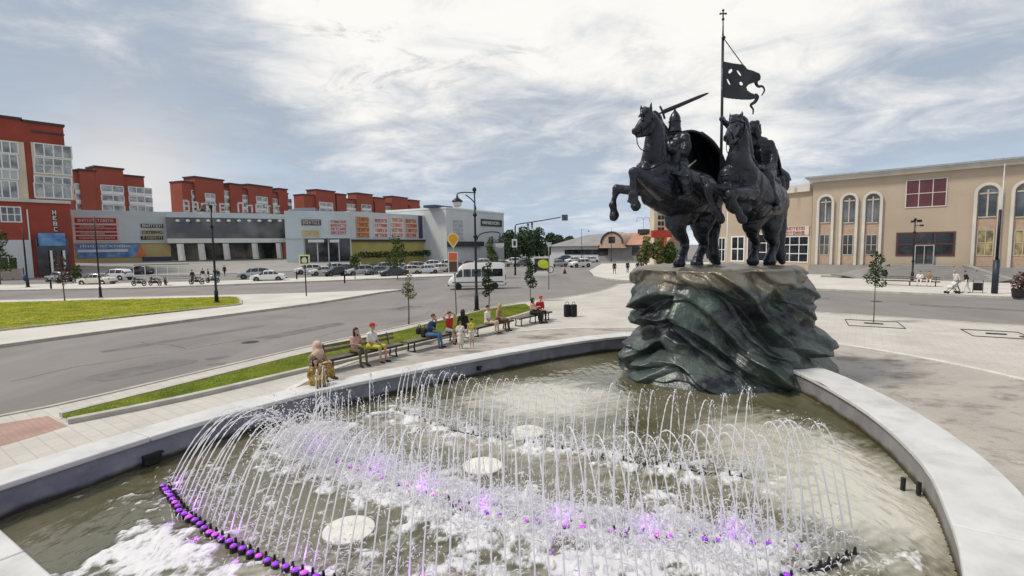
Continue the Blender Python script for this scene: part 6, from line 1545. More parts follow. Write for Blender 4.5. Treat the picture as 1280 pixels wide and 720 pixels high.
CREAM_S = cloth('shoe_white', (.6, .6, .58))
def person(loc, rz, label, pose='sit', h=1.7, top='white', bottom='jeans', hair='dark', skin=SKIN, shoes='black', long_hair=False, cap=None, skirt=False, sleeves='short', legs_bare=False, lean=.0, arms='lap', group=None, head_turn=0, stride=.0, scarf=None, hang=.46, wide=1.0, knees=0.0, up=False):
    """local frame: faces +X, z = 0 at the ground under the feet (standing) or at the seat top (sitting)"""
    s = h/1.72; pr = []; M = [cloth(top, (1, 1, 1)), cloth(bottom, (1, 1, 1)), skin, cloth(shoes, (1, 1, 1)), HAIRS[hair]]
    def c(a, b, ra, rb, m): pr.append((Vector(a)*s, Vector(b)*s, ra*s, rb*s, m))
    TOP, BOT, SK, SH, HA = range(5)
    arm_m = TOP if sleeves == 'long' else SK; leg_m = SK if legs_bare else BOT
    sit = pose == 'sit'; hz = .10 if sit else .92; lx = lean
    def T(x, y, z): return (x+lx*(z), y, hz+z)      # torso frame from the hips
    w = wide
    c(T(0, -.09*w, 0), T(0, .09*w, 0), .125*w, .125*w, BOT); c(T(0, 0, .05), T(0, 0, .24), .125*w, .13*w, TOP); c(T(0, -.07*w, .24), T(.01, -.10*w, .42), .11*w, .10*w, TOP); c(T(0, .07*w, .24), T(.01, .10*w, .42), .11*w, .10*w, TOP); c(T(0, -.15, .46), T(0, .15, .46), .065, .065, TOP)
    c(T(0, 0, .46), T(.02, 0, .57), .055, .05, SK)
    hd = Vector(T(.045, 0, .68)); ct, sn = math.cos(head_turn), math.sin(head_turn)
    def Hh(x, y, z): return (hd.x+x*ct-y*sn, hd.y+x*sn+y*ct, hd.z+z)
    c(Hh(-.012, 0, .035), Hh(.0, 0, .03), .088, .088, SK); c(Hh(.02, 0, -.02), Hh(.035, 0, -.065), .066, .045, SK)
    # arms
    for sd in (-1, 1):
        sh = T(0, .185*sd*w, .45)
        if arms == 'lap': el = (T(.04, .24*sd, .2)); ha = (T(.24, .10*sd, .12))
        elif arms == 'side': el = T(-.02, .25*sd, .19); ha = T(.05, .26*sd, -.06)
        elif arms == 'face': el = T(.16, .20*sd, .25); ha = T(.16, .07*sd, .52) if sd > 0 else T(.26, -.02, .20)
        elif arms == 'head': el = T(.02, .33*sd, .62); ha = T(-.03, .13*sd, .75)
        elif arms == 'front': el = T(.14, .20*sd, .24); ha = T(.34, .08*sd, .32)
        c(sh, el, .056, .046, TOP if sleeves in ('long', 'short') else SK)
        if sleeves == 'short':
            m_ = Vector(sh).lerp(Vector(el), .75); c(m_, el, .044, .042, SK)
        c(el, ha, .042, .032, arm_m)
    # legs
    fingers = []
    for sd in (-1, 1):
        hp = T(0, .095*sd*w, 0)
        if sit: kn = (.46, .11*sd*w+.02*sd+knees*sd, hz+.02); an = (.50+.06*sd*.5, .11*sd*w+knees*sd*.6, -hang+.09)
        if up: kn = (.32, .13*sd*w, hz+.24); an = (.42, .11*sd*w, .07)
        if not sit: kn = (.03+stride*sd*.22, .09*sd, .50); an = (-.02+stride*sd*.40-(.08*stride if sd < 0 else 0), .085*sd, .09)
        c(hp, kn, .098*w, .066, leg_m if not legs_bare else BOT)
        if legs_bare: c(Vector(hp).lerp(Vector(kn), .6), kn, .075, .062, BOT)
        c(kn, an, .060, .040, leg_m)
        c((an[0], an[1], an[2]-.04), (an[0]+.15, an[1]+.02*sd, an[2]-.055), .042, .036, SH)
    if skirt:
        if up: c(T(.0, 0, .04), (.34, 0, .2), .2, .15, BOT); c((.34, -.1, .26), (.42, -.1, .12), .11, .1, BOT); c((.34, .1, .26), (.42, .1, .12), .11, .1, BOT)
        elif sit: c(T(.0, 0, .02), (.42, 0, hz-.02), .17, .17, BOT); c((.46, -.06, hz-.02), (.48, -.05, -.2), .13, .12, BOT); c((.46, .06, hz-.02), (.48, .05, -.2), .13, .12, BOT)
        else: c(T(0, 0, 0), (0, 0, .45), .15, .2, BOT)
    mb = MB()
    for a, b, ra, rb, m in pr: mb.cap(a, b, ra, rb, 10, 4)
    me = remesh(mb, .019 if h > 1.3 else .016, 2, .5)
    V = np.array([v.co[:] for v in me.vertices]); n_f = len(me.polygons); FCN = np.array([p.center[:] for p in me.polygons])
    best = np.full(n_f, 1e9); mi = np.zeros(n_f, int)
    for a, b, ra, rb, m in pr:
        A, B = np.array(a), np.array(b); ab = B-A; L2 = max(1e-9, ab@ab); t = np.clip((FCN-A)@ab/L2, 0, 1)
        dd = np.linalg.norm(FCN-(A+t[:, None]*ab), axis=1)-(ra+(rb-ra)*t); u = dd < best; best[u] = dd[u]; mi[u] = m
    # add face, ears and fingers to the same mesh
    ex = MB(); ex.v = [tuple(v) for v in V.tolist()]; ex.f = [tuple(p.vertices) for p in me.polygons]; ex.m = mi.tolist()
    bpy.data.meshes.remove(me)
    ex.mi = SK
    ex.ell(Vector(Hh(.098, 0, .0))*s, (.016*s, .013*s, .02*s), None, 6, 4)
    for sd in (-1, 1): ex.ell(Vector(Hh(-.01, .088*sd, .01))*s, (.018*s, .008*s, .026*s), None, 6, 4)
    ex.mi = HA
    for sd in (-1, 1): ex.ell(Vector(Hh(.082, .032*sd, .03))*s, (.008*s, .011*s, .007*s), None, 6, 3)
    ex.mi = SK
    for sd in (-1, 1):
        a_ = pr[[i for i, q in enumerate(pr)][0]]
    arms_i = [q for q in pr if abs(q[2]-.042*s) < 1e-6 and abs(q[3]-.032*s) < 1e-6]
    for (a, b, ra, rb, m) in arms_i:
        d = (b-a).normalized(); sdv = d.cross(Vector((0, 0, 1)) if abs(d.z) < .9 else Vector((1, 0, 0))).normalized(); nv = sdv.cross(d)
        ex.cap(b, b+d*.07*s, .034*s, .036*s, 8, 3)
        for k, L in enumerate((.062, .075, .07, .052)):
            o_ = b+d*.075*s+sdv*(k-1.5)*.02*s; m1 = o_+d*L*.55*s-nv*.008*s; ex.tube([o_, m1, m1+d*L*.35*s-nv*.025*s], [.0095*s, .009*s, .007*s], 5)
        o_ = b+d*.02*s+sdv*.034*s; ex.tube([o_, o_+d*.04*s+sdv*.03*s, o_+d*.075*s+sdv*.03*s], [.012*s, .011*s, .008*s], 5)
    root = empty('person', loc, rz, label, 'person', group)
    body = ex.build('body', M, root, True)
    # hair / cap / scarf
    hb = MB()
    hb.ell(Vector(Hh(-.022, 0, .062))*s, (.098*s, .099*s, .088*s), None, 14, 8); 
    if long_hair:
        hb.cap(Vector(Hh(-.06, 0, .03))*s, Vector(Hh(-.085, 0, -.2))*s, .085*s, .07*s, 12, 4)
        for sd in (-1, 1): hb.cap(Vector(Hh(-.01, .075*sd, .02))*s, Vector(Hh(-.02, .085*sd, -.17))*s, .04*s, .03*s, 8, 3)
    if scarf:
        hb.cap(Vector(Hh(-.05, 0, .055))*s, Vector(Hh(-.06, 0, -.12))*s, .108*s, .115*s, 14, 5); hb.cap(Vector(Hh(-.0, 0, -.13))*s, Vector(T(-.02, 0, .42))*s, .13*s, .15*s, 12, 4)
    mh = remesh(hb, .02, 2, .5); link_mesh('headscarf' if scarf else 'hair', mh, cloth(scarf, (1, 1, 1)) if scarf else HAIRS[hair], root)
    if cap:
        cbm = MB(); cbm.ell(Vector(Hh(-.012, 0, .085))*s, (.108*s, .104*s, .075*s), None, 16, 8); cbm.ell(Vector(Hh(.12, 0, .075))*s, (.075*s, .07*s, .012*s), None, 14, 6); cbm.build('cap', cloth(cap, (1, 1, 1)), root, True)
    return root
def bag(loc, rz, d, label, m, name='bag', handle=True):
    o = empty(name, loc, rz, label, 'bag'); mb = MB(); mb.box((0, 0, d[2]/2), d); b = mb.build('bag_body', m, o); bevel(b, min(d)*.25, 3); autosmooth(b)
    mb = MB(); mb.tube(smooth_line([(-d[0]*.25, 0, d[2]), (-d[0]*.2, 0, d[2]+.12), (d[0]*.2, 0, d[2]+.12), (d[0]*.25, 0, d[2])], 5), .014, 6); mb.build('handle', m, o); return o
# ---- benches along the grass strip
M_seat = mat('dark_slats', (.035, .028, .024), .55, var=.3, scale=9); M_top = mat('worn_slats', (.16, .135, .11), .5, var=.2, scale=8)
BA, BB = Vector((-6.35, 16.0, .12)), Vector((2.55, 28.2, .12)); BD = (BB-BA).normalized(); BRZ = math.atan2(BD.y, BD.x)
def bench(c, L, label, rz=None, back=False, group='benches along the grass strip'):
    o = empty('bench', c, BRZ if rz is None else rz, label, 'bench', group)
    for k in range(4):
        mb = MB(); mb.box((0, -.18+.12*k, .44), (L, .1, .045)); q = mb.build('seat_slat', M_top, o); bevel(q, .01, 2)
    mb = MB(); mb.box((0, 0, .40), (L-.2, .3, .03)); mb.box((0, -.245, .415), (L, .03, .07)); mb.box((0, .245, .415), (L, .03, .07)); mb.build('seat_frame', M_seat, o)
    for x in (-L/2+.3, 0, L/2-.3) if L > 3 else (-L/2+.3, L/2-.3):
        mb = MB(); mb.tube([(x, -.2, 0), (x, -.16, .2), (x, -.19, .385)], [.035, .028, .03], 8); mb.tube([(x, .2, 0), (x, .16, .2), (x, .19, .385)], [.035, .028, .03], 8); mb.tube([(x, -.2, .02), (x, .2, .02)], .02, 6); mb.build('leg', M_seat, o, True)
    if back:
        for k in range(2): mb = MB(); mb.box((0, .3+.03*k, .64+.16*k), (L, .03, .1)); mb.build('back_slat', M_top, o)
        for x in (-L/2+.3, L/2-.3): mb = MB(); mb.tube([(x, .22, .4), (x, .29, .62), (x, .35, .88)], .025, 6); mb.build('back_post', M_seat, o)
    return o
def bpos(t, side=0.0, z=.12): p = BA.lerp(BB, t); n = Vector((BD.y, -BD.x, 0)); p = p+n*side; return Vector((p.x, p.y, z))
bench(bpos(.115), 3.3, 'long low dark bench nearest the fountain rim, under the couple', back=True)
bench(bpos(.345), 3.0, 'long low dark bench under the man in jeans')
bench(bpos(.60), 3.0, 'low dark bench with the woman in beige trousers')
bench(bpos(.835), 3.2, 'low dark bench farthest along the strip, under the man in red')
SEAT = .12+.465
FACE = BRZ-math.pi/2      # towards the fountain
def onbench(px, py, **k):
    # py: feet on the paving; the seat lies behind the feet
    p = G(px, py, .12); rz = k.pop('rz', FACE); f = Vector((math.cos(rz), math.sin(rz), 0)); q = p-f*.50
    # bring the sitter onto the bench axis
    t = (q-BA).dot(BD); a = BA+BD*t; n = Vector((BD.y, -BD.x, 0)); a = a+n*.02
    return person(Vector((a.x, a.y, SEAT)), rz, **k)
onbench(450, 458, label='seated woman with long dark hair, pink top and olive trousers', top='pink', bottom='olive', hair='dark', long_hair=True, arms='face', lean=.12, h=1.66, sleeves='none')
onbench(474, 452, label='seated man in red cap, white shirt and lime shorts', top='white', bottom='lime', cap='red', hair='brown', legs_bare=True, arms='lap', lean=.05, h=1.76, rz=FACE+.25, wide=1.08)
onbench(556, 436, label='seated man in dark blue jacket and jeans leaning on his hand', top='blue', bottom='jeans', hair='brown', sleeves='long', arms='face', lean=.3, h=1.78, rz=FACE+.5, shoes='black')
p = bpos(.375, .75); 
onbench(574, 431, label='dark haired person in red top with hands behind the head', top='red', bottom='grey', hair='black', arms='head', sleeves='none', h=1.68, rz=FACE-.2, legs_bare=True)
onbench(590, 424, label='seated person with long black hair in dark clothes behind the children', top='black', bottom='black', hair='black', long_hair=True, h=1.66, rz=FACE+2.6)
person(G(576, 436, .12), FACE+2.2, 'small child in a pale grey dress standing by the red top', 'stand', 1.12, top='cream', bottom='cream', hair='brown', skirt=True, arms='side', legs_bare=True, shoes='white')
person(G(590, 433, .12), FACE+2.4, 'small child in lime yellow top and white shorts', 'stand', 1.16, top='lime', bottom='white', hair='dark', arms='side', legs_bare=True, shoes='white', sleeves='none')
onbench(632, 419, label='seated woman in white top and beige trousers', top='white', bottom='beige', hair='dark', h=1.68, arms='lap', rz=FACE+.3, shoes='brown', wide=1.1)
onbench(645, 416, label='seated blond woman in spotted brown top holding a dark bag', top='leopard', bottom='brown', hair='blond', long_hair=True, h=1.66, arms='lap', sleeves='none', lean=.12, rz=FACE+.2)
onbench(681, 405, label='seated woman with long black hair, pink top and black skirt', top='pink', bottom='black', hair='black', long_hair=True, h=1.68, arms='front', skirt=True, rz=FACE+.1, sleeves='none')
onbench(697, 405, label='seated man in red shirt and red cap leaning forward', top='red', bottom='black', cap='red', hair='brown', h=1.76, arms='lap', lean=.25, rz=FACE-.5, sleeves='long', shoes='black')
# bags
p = bpos(.325, -.05, SEAT); bag(p, BRZ, (.5, .28, .36), 'black bag on the bench behind the man in jeans', cloth('black', (0, 0, 0)))
for i, (px, l) in enumerate(((709, 'upright black travel bag right of the man in red, the left one'), (717, 'upright black travel bag at the far right end of the benches'))): bag(G(px, 396, .12), .4, (.36, .26, .72), l, cloth('black', (0, 0, 0)))
bag(G(525, 434, .12)+Vector((-.1, .5, .46)), BRZ, (.28, .2, .26), 'small dark box on the bench left of the man in jeans', cloth('black', (0, 0, 0)), 'small_bag')
# ---- figures on the rim at the left
pr_ = [G(404, 484, ZR+.01), G(392, 478, ZR+.01)]
t_ = (Lin[8]-Lin[7]).normalized(); IN = math.atan2(-t_.x, t_.y) if False else math.atan2(t_.y, t_.x)-math.pi/2
q = G(404, 474, ZR+.01)-Vector((math.cos(IN), math.sin(IN), 0))*.30
person(q, IN+.1, 'seated adult in a pink headscarf and brown patterned coat on the fountain rim', 'sit', 1.86, top='leopard', bottom='gold', hair='dark', scarf='scarf', sleeves='long', arms='front', skirt=True, lean=.12, up=True, wide=1.1, shoes='brown')
q = G(398, 481, ZR+.01)-Vector((math.cos(IN), math.sin(IN), 0))*.12
person(q, IN-.25, 'dark haired child in a gold dress sitting on the fountain rim', 'sit', 1.30, top='gold', bottom='gold', hair='black', long_hair=True, sleeves='long', arms='lap', skirt=True, lean=.05, up=True, wide=1.1, shoes='brown')
# ---- passers-by far off
def walker(px, py, d, label, **k):
    p = D(px, py, d) if d else G(px, py, .12)
    p.z = k.pop('z', .12); return person(p, k.pop('rz', -1.5), label, 'stand', k.pop('h', 1.72), arms='side', **k)
walker(768, 342, None, 'dark figure standing on the pavement tip, leftmost of the walkers', top='black', bottom='black', sleeves='long', hair='black', stride=.5)
walker(784.5, 341, None, 'dark figure standing second from the left on the pavement tip', top='black', bottom='black', sleeves='long', hair='black')
walker(797, 341.5, None, 'dark dressed walker close to the left edge of the rock', top='black', bottom='grey', sleeves='long', hair='black', stride=.4)
walker(802.5, 343, None, 'stooping dark figure just left of the rock top', top='plum', bottom='black', sleeves='long', hair='black', lean=.35)
walker(241, 354.5, None, 'dark rider standing left of the black motorcycle', top='black', bottom='black', sleeves='long', hair='black', cap='black')
walker(254, 352, None, 'rider with arms out beside the pale motorcycle', top='plum', bottom='white', sleeves='long', hair='black', rz=-.6)
walker(261, 352.5, None, 'rider in black leaning beside the lamp post', top='black', bottom='black', sleeves='long', hair='black', rz=-2.4)
walker(273, 352.5, None, 'dark figure standing just right of the left lamp post', top='black', bottom='jeans', sleeves='long', hair='black')
walker(281, 345, None, 'lone dark walker on the grey terrace', top='black', bottom='black', sleeves='long', hair='black', stride=.5)
walker(1196, 365, None, 'walker in white bending forward behind a pushchair', top='white', bottom='grey', hair='blond', sleeves='long', lean=.35, rz=math.pi, stride=.6, shoes='black')
walker(1208, 366, None, 'walker in white with a big black backpack', top='black', bottom='white', hair='brown', sleeves='long', lean=.2, rz=2.6, stride=.5, wide=1.15)
# bench by the ochre hall with two people
c = G(1137, 357, .12); FR_ = math.atan2(-.705, .71)
bench(c, 4.2, 'dark backed bench on the pavement before the arched hall', FR_+math.pi*0, True, None)
for i, (u, l, tp, bt_) in enumerate(((.7, 'person in white sitting on the bench before the arched hall', 'white', 'white'), (1.35, 'person in spotted top at the right end of the bench before the arched hall', 'leopard', 'white'))):
    q = c+Vector((.71, -.705, 0))*u+Vector((-.1, -.1, 0))*.0; q.z = .12+.465
    person(q, FR_-math.pi/2, l, 'sit', 1.68, top=tp, bottom=bt_, hair='dark', sleeves='short', arms='lap', lean=.15)
# litter bin at the right, pushchair
p = G(1222, 366, .12); o = empty('litter_bin', p, FR_, 'black boxy litter bin beside the thick dark mast', 'litter bin'); mb = MB()
mb.box((0, 0, .48), (.5, .4, .6)); b_ = mb.build('bin_body', cloth('black', (0, 0, 0)), o); bevel(b_, .03); mb = MB(); mb.tube([(-.28, 0, 0), (-.28, 0, 1.0), (.28, 0, 1.0), (.28, 0, 0)], .025, 6); mb.build('frame', M_dark, o)
o = empty('pushchair', G(1190, 367, .12), math.pi-.3, 'pale pushchair in front of the walker in white', 'pushchair'); mb = MB()
mb.tube([(-.35, -.2, .1), (.1, -.2, .55), (-.45, -.2, 1.0)], .018, 6); mb.tube([(-.35, .2, .1), (.1, .2, .55), (-.45, .2, 1.0)], .018, 6); mb.tube([(.35, -.2, .1), (-.1, -.2, .6)], .018, 6); mb.tube([(.35, .2, .1), (-.1, .2, .6)], .018, 6); mb.tube([(-.45, -.2, 1.0), (-.45, .2, 1.0)], .02, 6); mb.build('frame', M_dark, o)
mb = MB(); mb.ell((.05, 0, .5), (.32, .2, .16)); mb.ell((-.1, 0, .72), (.2, .2, .22)); mb.build('seat', cloth('white', (0, 0, 0)), o, True)
for x in (-.35, .35):
    for s in (-1, 1): mb = MB(); mb.lathe([(.05, -.02), (.1, -.02), (.1, .02), (.05, .02)], n=12, M=Matrix.Translation((x, .2*s, .1)) @ Matrix.Rotation(R(90), 4, 'X')); mb.build('wheel', M_tyre, o)
# ------------------------------------------------------------------ lamps, masts, signs, rails
M_pole = mat('black_pole', (.018, .019, .022), .45, .4, .2); M_globe = mat('lamp_glass', (.62, .64, .66), .15, var=.04)
def lantern(o, p, s=1.0):
    mb = MB(); mb.lathe([(.06*s, .34*s), (.08*s, .22*s), (.16*s, .16*s), (.34*s, .02*s), (.36*s, -.03*s), (.30*s, -.03*s)][::-1], p, 16); q = mb.build('lamp_shade', M_pole, o, True)
    mb = MB(); mb.lathe([(.02*s, -.38*s), (.16*s, -.36*s), (.26*s, -.24*s), (.28*s, -.10*s), (.27*s, -.035*s)], p, 16); mb.build('globe', M_globe, q, True)
def lamppost(px, py, ytop, label, arms=(), r=.075, z=.12, collar=True, group='tall black street lamps', d=None):
    p = G(px, py, z); dd = p.y; H = D(px, ytop, dd).z-z; o = empty('street_lamp', p, 0, label, 'street lamp', group)
    mb = MB(); mb.tube([(0, 0, 0), (0, 0, .9), (0, 0, .95), (0, 0, H*.6), (0, 0, H)], [r*1.7, r*1.5, r, r*.85, r*.55], 10); mb.build('pole', M_pole, o, True)
    mb = MB(); mb.lathe([(r*2.4, 0), (r*2.4, .06), (r*1.8, .1)], n=12); mb.build('base', M_pole, o)
    if collar: 
        for f in (.33, .62, .8): mb = MB(); mb.lathe([(r*.9, -.12), (r*1.5, -.06), (r*1.5, .06), (r*.9, .12)], (0, 0, H*f), 10); mb.build('collar', M_pole, o, True)
        mb = MB(); mb.ell((0, 0, H+.05), (r*1.5, r*1.5, r*1.8)); mb.build('finial', M_pole, o, True)
    for (pts, lan) in arms:
        Q = []
        for (x, y) in pts: v = D(x, y, dd); Q.append(Vector((v.x-p.x, 0, v.z-p.z)))
        mb = MB(); mb.tube(smooth_line(Q, 5), .035, 7); mb.build('arm', M_pole, o, True)
        if lan: lantern(o, Q[-1]-Vector((0, 0, .32*lan)), lan)
    return o
lamppost(596, 388, 238, 'tall black street lamp with two curved arms beside the white minibus', [([(595, 241), (580, 240.5), (572, 242), (571.5, 245)], 1.0), ([(595, 262), (592, 252), (582, 243.5)], 0), ([(596, 300), (600, 293), (612, 290), (624, 291), (624.5, 296)], 1.0)], .085, .2)
lamppost(271, 378, 259, 'tall black street lamp with a hooked top at the tip of the left lawn', [([(264.5, 266), (264.5, 259), (260, 256), (254, 257), (252, 259)], .9)], .09, .2)
lamppost(126, 372, 270, 'slim dark mast standing on the left lawn before the pink hoarding', [], .07, .2, False)
lamppost(35, 359, 284, 'dark mast with a blue bin at its foot before the red house', [], .1, .12, False)
lamppost(1140, 352, 275, 'black floodlight post before the entrance of the arched hall', [], .085, .12, True)
lamppost(764, 327, 286, 'thin street lamp before the house with the round gable', [], .08, .0, False, None)
lamppost(727, 325, 286, 'thin street lamp before the market hall with a short arm', [([(727, 287), (732, 286), (736, 288)], .7)], .08, .0, False, None)
lamppost(804, 322, 272, 'thin double armed lamp far behind the raised hoof', [([(804, 275), (802, 272), (797, 272), (796, 276)], .5), ([(804, 275), (806, 272), (811, 272), (812, 276)], .5)], .07, .0, False, None)
o = [q for q in COL.objects if q.get('label') == 'black floodlight post before the entrance of the arched hall'][0]; Hq = D(1140, 275, o.location.y).z-.12
for (x, z, s) in ((.35, -.1, .3), (.6, -.55, .2), (-.3, -.15, .25)): mb = MB(); mb.box((x, -.1, Hq+z), (s, .25, s*.8)); mb.tube([(0, 0, Hq+z), (x, 0, Hq+z)], .03, 5); mb.build('floodlight', M_pole, o)
mb = MB(); mb.ell((0, 0, 0), (.3, .25, .5)); q = mb.build('rubbish_bin', mat('blue_bin', (.03, .05, .22), .5), None, True, G(34.5, 352, .12)+Vector((.3, -.6, .55))); tag(q, 'small blue bin hanging at the foot of the left dark mast', 'bin')
# thick mast at the right
p = G(1243, 367, .12); o = empty('mast', p, 0, 'thick dark mast with a pale thin upper pole at the right before the arched hall', 'mast'); dd = p.y
z1 = D(1243, 325, dd).z-.12; z2 = D(1246, 205, dd).z-.12; zm = D(1244, 262, dd).z-.12
mb = MB(); mb.tube([(0, 0, 0), (0, 0, z1)], [.2, .19], 14); mb.build('lower_column', mat('dark_blue_column', (.03, .04, .055), .5, .3), o, True)
mb = MB(); mb.tube([(0, 0, z1), (.02, 0, zm)], [.1, .085], 10); mb.build('middle_pole', M_pole, o, True); mb = MB(); mb.tube([(.11, 0, z1-.2), (.13, 0, z2)], [.06, .035], 8); mb.build('upper_pole', mat('pale_pole', (.5, .5, .5), .5, .3), o, True)
# white flag pole between the horses
p = D(908, 330, 66); p.z = .12; mb = MB(); mb.tube([(0, 0, 0), (0, 0, 8.2)], [.07, .05], 8); o = empty('white_mast', p, 0, 'thin white pole before the ochre wing between the two horses', 'mast'); mb.build('pole', M_white, o, True); mb = MB(); mb.lathe([(.16, 0), (.16, .05), (.09, .1)], n=12); mb.build('base', M_white, o)
# traffic light mast
p = D(644, 340, 72); p.z = 0; o = empty('traffic_light_mast', p, 0, 'tall traffic light mast with a long arm over the road', 'traffic light'); dd = 72
L3 = lambda x, y: Vector((D(x, y, dd).x-p.x, 0, D(x, y, dd).z))
mb = MB(); mb.tube([(0, 0, 0), L3(644, 283)], [.14, .11], 10); mb.build('pole', M_pole, o, True)
mb = MB(); mb.tube(smooth_line([L3(644, 284), L3(645, 281), L3(652, 279.5), L3(675, 276), L3(701, 271.5)], 4), .07, 7); mb.build('arm', M_pole, o, True)
mb = MB(); mb.box(L3(706, 272), (.85, .12, .85)); mb.build('sign_plate', mat('slate_sign', (.06, .09, .13), .4), o)
for x, y in ((660, 281), (665, 280)):
    c = L3(x, y+2); mb = MB(); mb.box(c, (.28, .25, .85)); s_ = mb.build('signal_head', M_pole, o); 
    for k in range(3): mb = MB(); mb.ell(c+Vector((0, -.13, .27-.27*k)), (.09, .03, .09)); mb.build('lens', M_globe if k else mat('red_lens', (.3, .02, .02), .2), s_)
mb = MB(); mb.box(L3(644, 304)+Vector((-.1, -.16, 0)), (.75, .05, 1.2)); s_ = mb.build('sign_plate', M_white, o); mb = MB(); mb.box(L3(644, 304)+Vector((-.1, -.2, 0)), (.35, .02, .7)); mb.build('sign_mark', M_pole, s_)
# yellow sign board with a white post
p = D(678, 333, 70); p.z = .0; o = empty('sign_board', p, R(-8), 'yellow and green sign board in a white frame beside the far road', 'sign'); s_ = 70/FPX
mb = MB(); mb.box((-.3, 0, 1.55), (2.7, .25, 2.3)); mb.box((-.3, 0, .2), (2.9, .4, .4)); mb.build('frame', M_white, o)
mb = MB(); mb.box((-.1, -.135, 1.6), (2.0, .03, 1.7)); q = mb.build('panel', M_dark, o); mb = MB(); mb.ell((.1, -.16, 1.7), (.75, .02, .6)); mb.box((.45, -.16, 1.3), (.8, .02, .5)); mb.build('yellow_mark', mat('acid_yellow', (.5, .55, .03), .5), q)
mb = MB(); mb.box((1.25, -.02, 1.55), (.35, .3, 2.7)); mb.box((1.5, -.16, 1.7), (.12, .05, 2.0)); mb.build('side_post', M_white, o)
# thin pole with an upside-down triangle and a round sign
p = G(686, 362, .0); o = empty('road_sign', p, 0, 'thin grey pole with a pale triangular sign and a round sign below', 'road sign'); dd = p.y
L3 = lambda x, y: Vector((D(x, y, dd).x-p.x, 0, D(x, y, dd).z-p.z))
mb = MB(); mb.tube([(0, 0, 0), L3(686, 303)], .04, 7); mb.build('pole', mat('grey_pole', (.22, .21, .2), .5, .4), o, True)
a, b, c = L3(682, 303), L3(690, 303), L3(686, 310); f = Vector((0, -.06, 0)); g_ = Vector((0, -.09, 0)); mb = MB(); mb.add([a+f, b+f, c+f, a+g_, b+g_, c+g_], [(0, 1, 2), (5, 4, 3), (0, 3, 4, 1), (1, 4, 5, 2), (2, 5, 3, 0)]); mb.build('triangle_sign', mat('sign_back', (.55, .57, .58), .4, .3), o)
c = L3(688, 337); P = [c+Vector((math.cos(w)*.3, -.06, math.sin(w)*.3)) for w in [k*math.pi/8 for k in range(17)]]; mb = MB(); mb.tube(P, .05, 6, False); mb.build('round_sign', mat('sign_rim', (.15, .13, .13), .5), o, True)
# warning sign with the yellow shield and orange board below
p = G(570.5, 395, .2); o = empty('shield_sign', p, 0, 'yellow shield shaped sign over an orange board on a thin pole', 'road sign'); dd = p.y
L3 = lambda x, y: Vector((D(x, y, dd).x-p.x, 0, D(x, y, dd).z-p.z))
mb = MB(); mb.tube([(0, 0, 0), L3(566.5, 289)], .035, 7); mb.build('pole', mat('grey_pole', (.22, .21, .2), .5, .4), o, True)
def shield(k): 
    c = L3(566.5, 299); pts = []
    for w in range(0, 13): a_ = math.pi*w/12; pts.append((.33*k*math.cos(a_), .32*k*math.sin(a_)+.03))
    pts += [(-.27*k, -.16*k), (0, -.52*k), (.27*k, -.16*k)]
    return [(c.x+x, c.z+z) for x, z in pts]
def plate(name, pts, y0, y1, m, par): mb = MB(); n = len(pts); mb.add([(x, y0, z) for x, z in pts]+[(x, y1, z) for x, z in pts], [tuple(range(n)), tuple(range(n, 2*n))[::-1]]+[(i, i+n, (i+1) % n+n, (i+1) % n) for i in range(n)]); return mb.build(name, m, par)
q = plate('shield', shield(1), -.09, -.05, mat('pale_yellow', (.72, .66, .35), .5), o); plate('yellow_centre', [(x, z+.01) for x, z in shield(.78)], -.1, -.091, mat('amber_sign', (.65, .33, .02), .5), q)
a, b = L3(560, 315), L3(573, 341); q = plate('board', [(a.x, a.z), (b.x, a.z), (b.x, b.z), (a.x, b.z)], -.09, -.05, M_white, o)
plate('orange_field', [(a.x+.05, a.z-.05), (b.x-.05, a.z-.05), (b.x-.05, a.z-.5), (a.x+.05, a.z-.5)], -.1, -.091, mat('bright_orange', (.65, .13, .04), .5), q); plate('brown_field', [(a.x+.06, a.z-.54), (b.x-.06, a.z-.54), (b.x-.06, b.z+.06), (a.x+.06, b.z+.06)], -.1, -.091, mat('dark_brown', (.10, .05, .04), .5), q)
# square yellow framed sign on the island
p = G(383, 370, .12); o = empty('square_sign', p, 0, 'square sign with a pale yellow frame on a dark post at the island tip', 'road sign'); dd = p.y
L3 = lambda x, y: Vector((D(x, y, dd).x-p.x, 0, D(x, y, dd).z-p.z))
mb = MB(); mb.tube([(0, 0, 0), L3(380.5, 318)], .05, 7); mb.build('pole', M_pole, o, True)
a, b = L3(374, 318.5), L3(388, 331); q = plate('frame', [(a.x, a.z), (b.x, a.z), (b.x, b.z), (a.x, b.z)], -.1, -.06, mat('pale_yellow', (.72, .66, .35), .5), o); k = .12
plate('dark_field', [(a.x+k, a.z-k), (b.x-k, a.z-k), (b.x-k, b.z+k), (a.x+k, b.z+k)], -.112, -.101, M_pole, q)
c = (a+b)/2; q2 = plate('white_mark', [(c.x-.2, c.z-.25), (c.x+.2, c.z-.25), (c.x+.25, c.z), (c.x+.1, c.z+.22), (c.x-.1, c.z+.22), (c.x-.25, c.z)][::-1], -.122, -.113, mat('pale_green', (.5, .6, .45), .5), q)
# bollards on the car park pavement
for px, py, l in ((431, 354, 'thin dark bollard by the silver car'), (371, 349, 'dark bollard left of the square yellow framed sign'), (64, 361, 'short dark bollard near the left shrub')):
    mb = MB(); mb.lathe([(.09, 0), (.09, .9), (.11, .92), (.11, 1.0), (.05, 1.08)], n=12); q = mb.build('bollard', M_pole, None, True, G(px, py, .12)); tag(q, l, 'bollard')
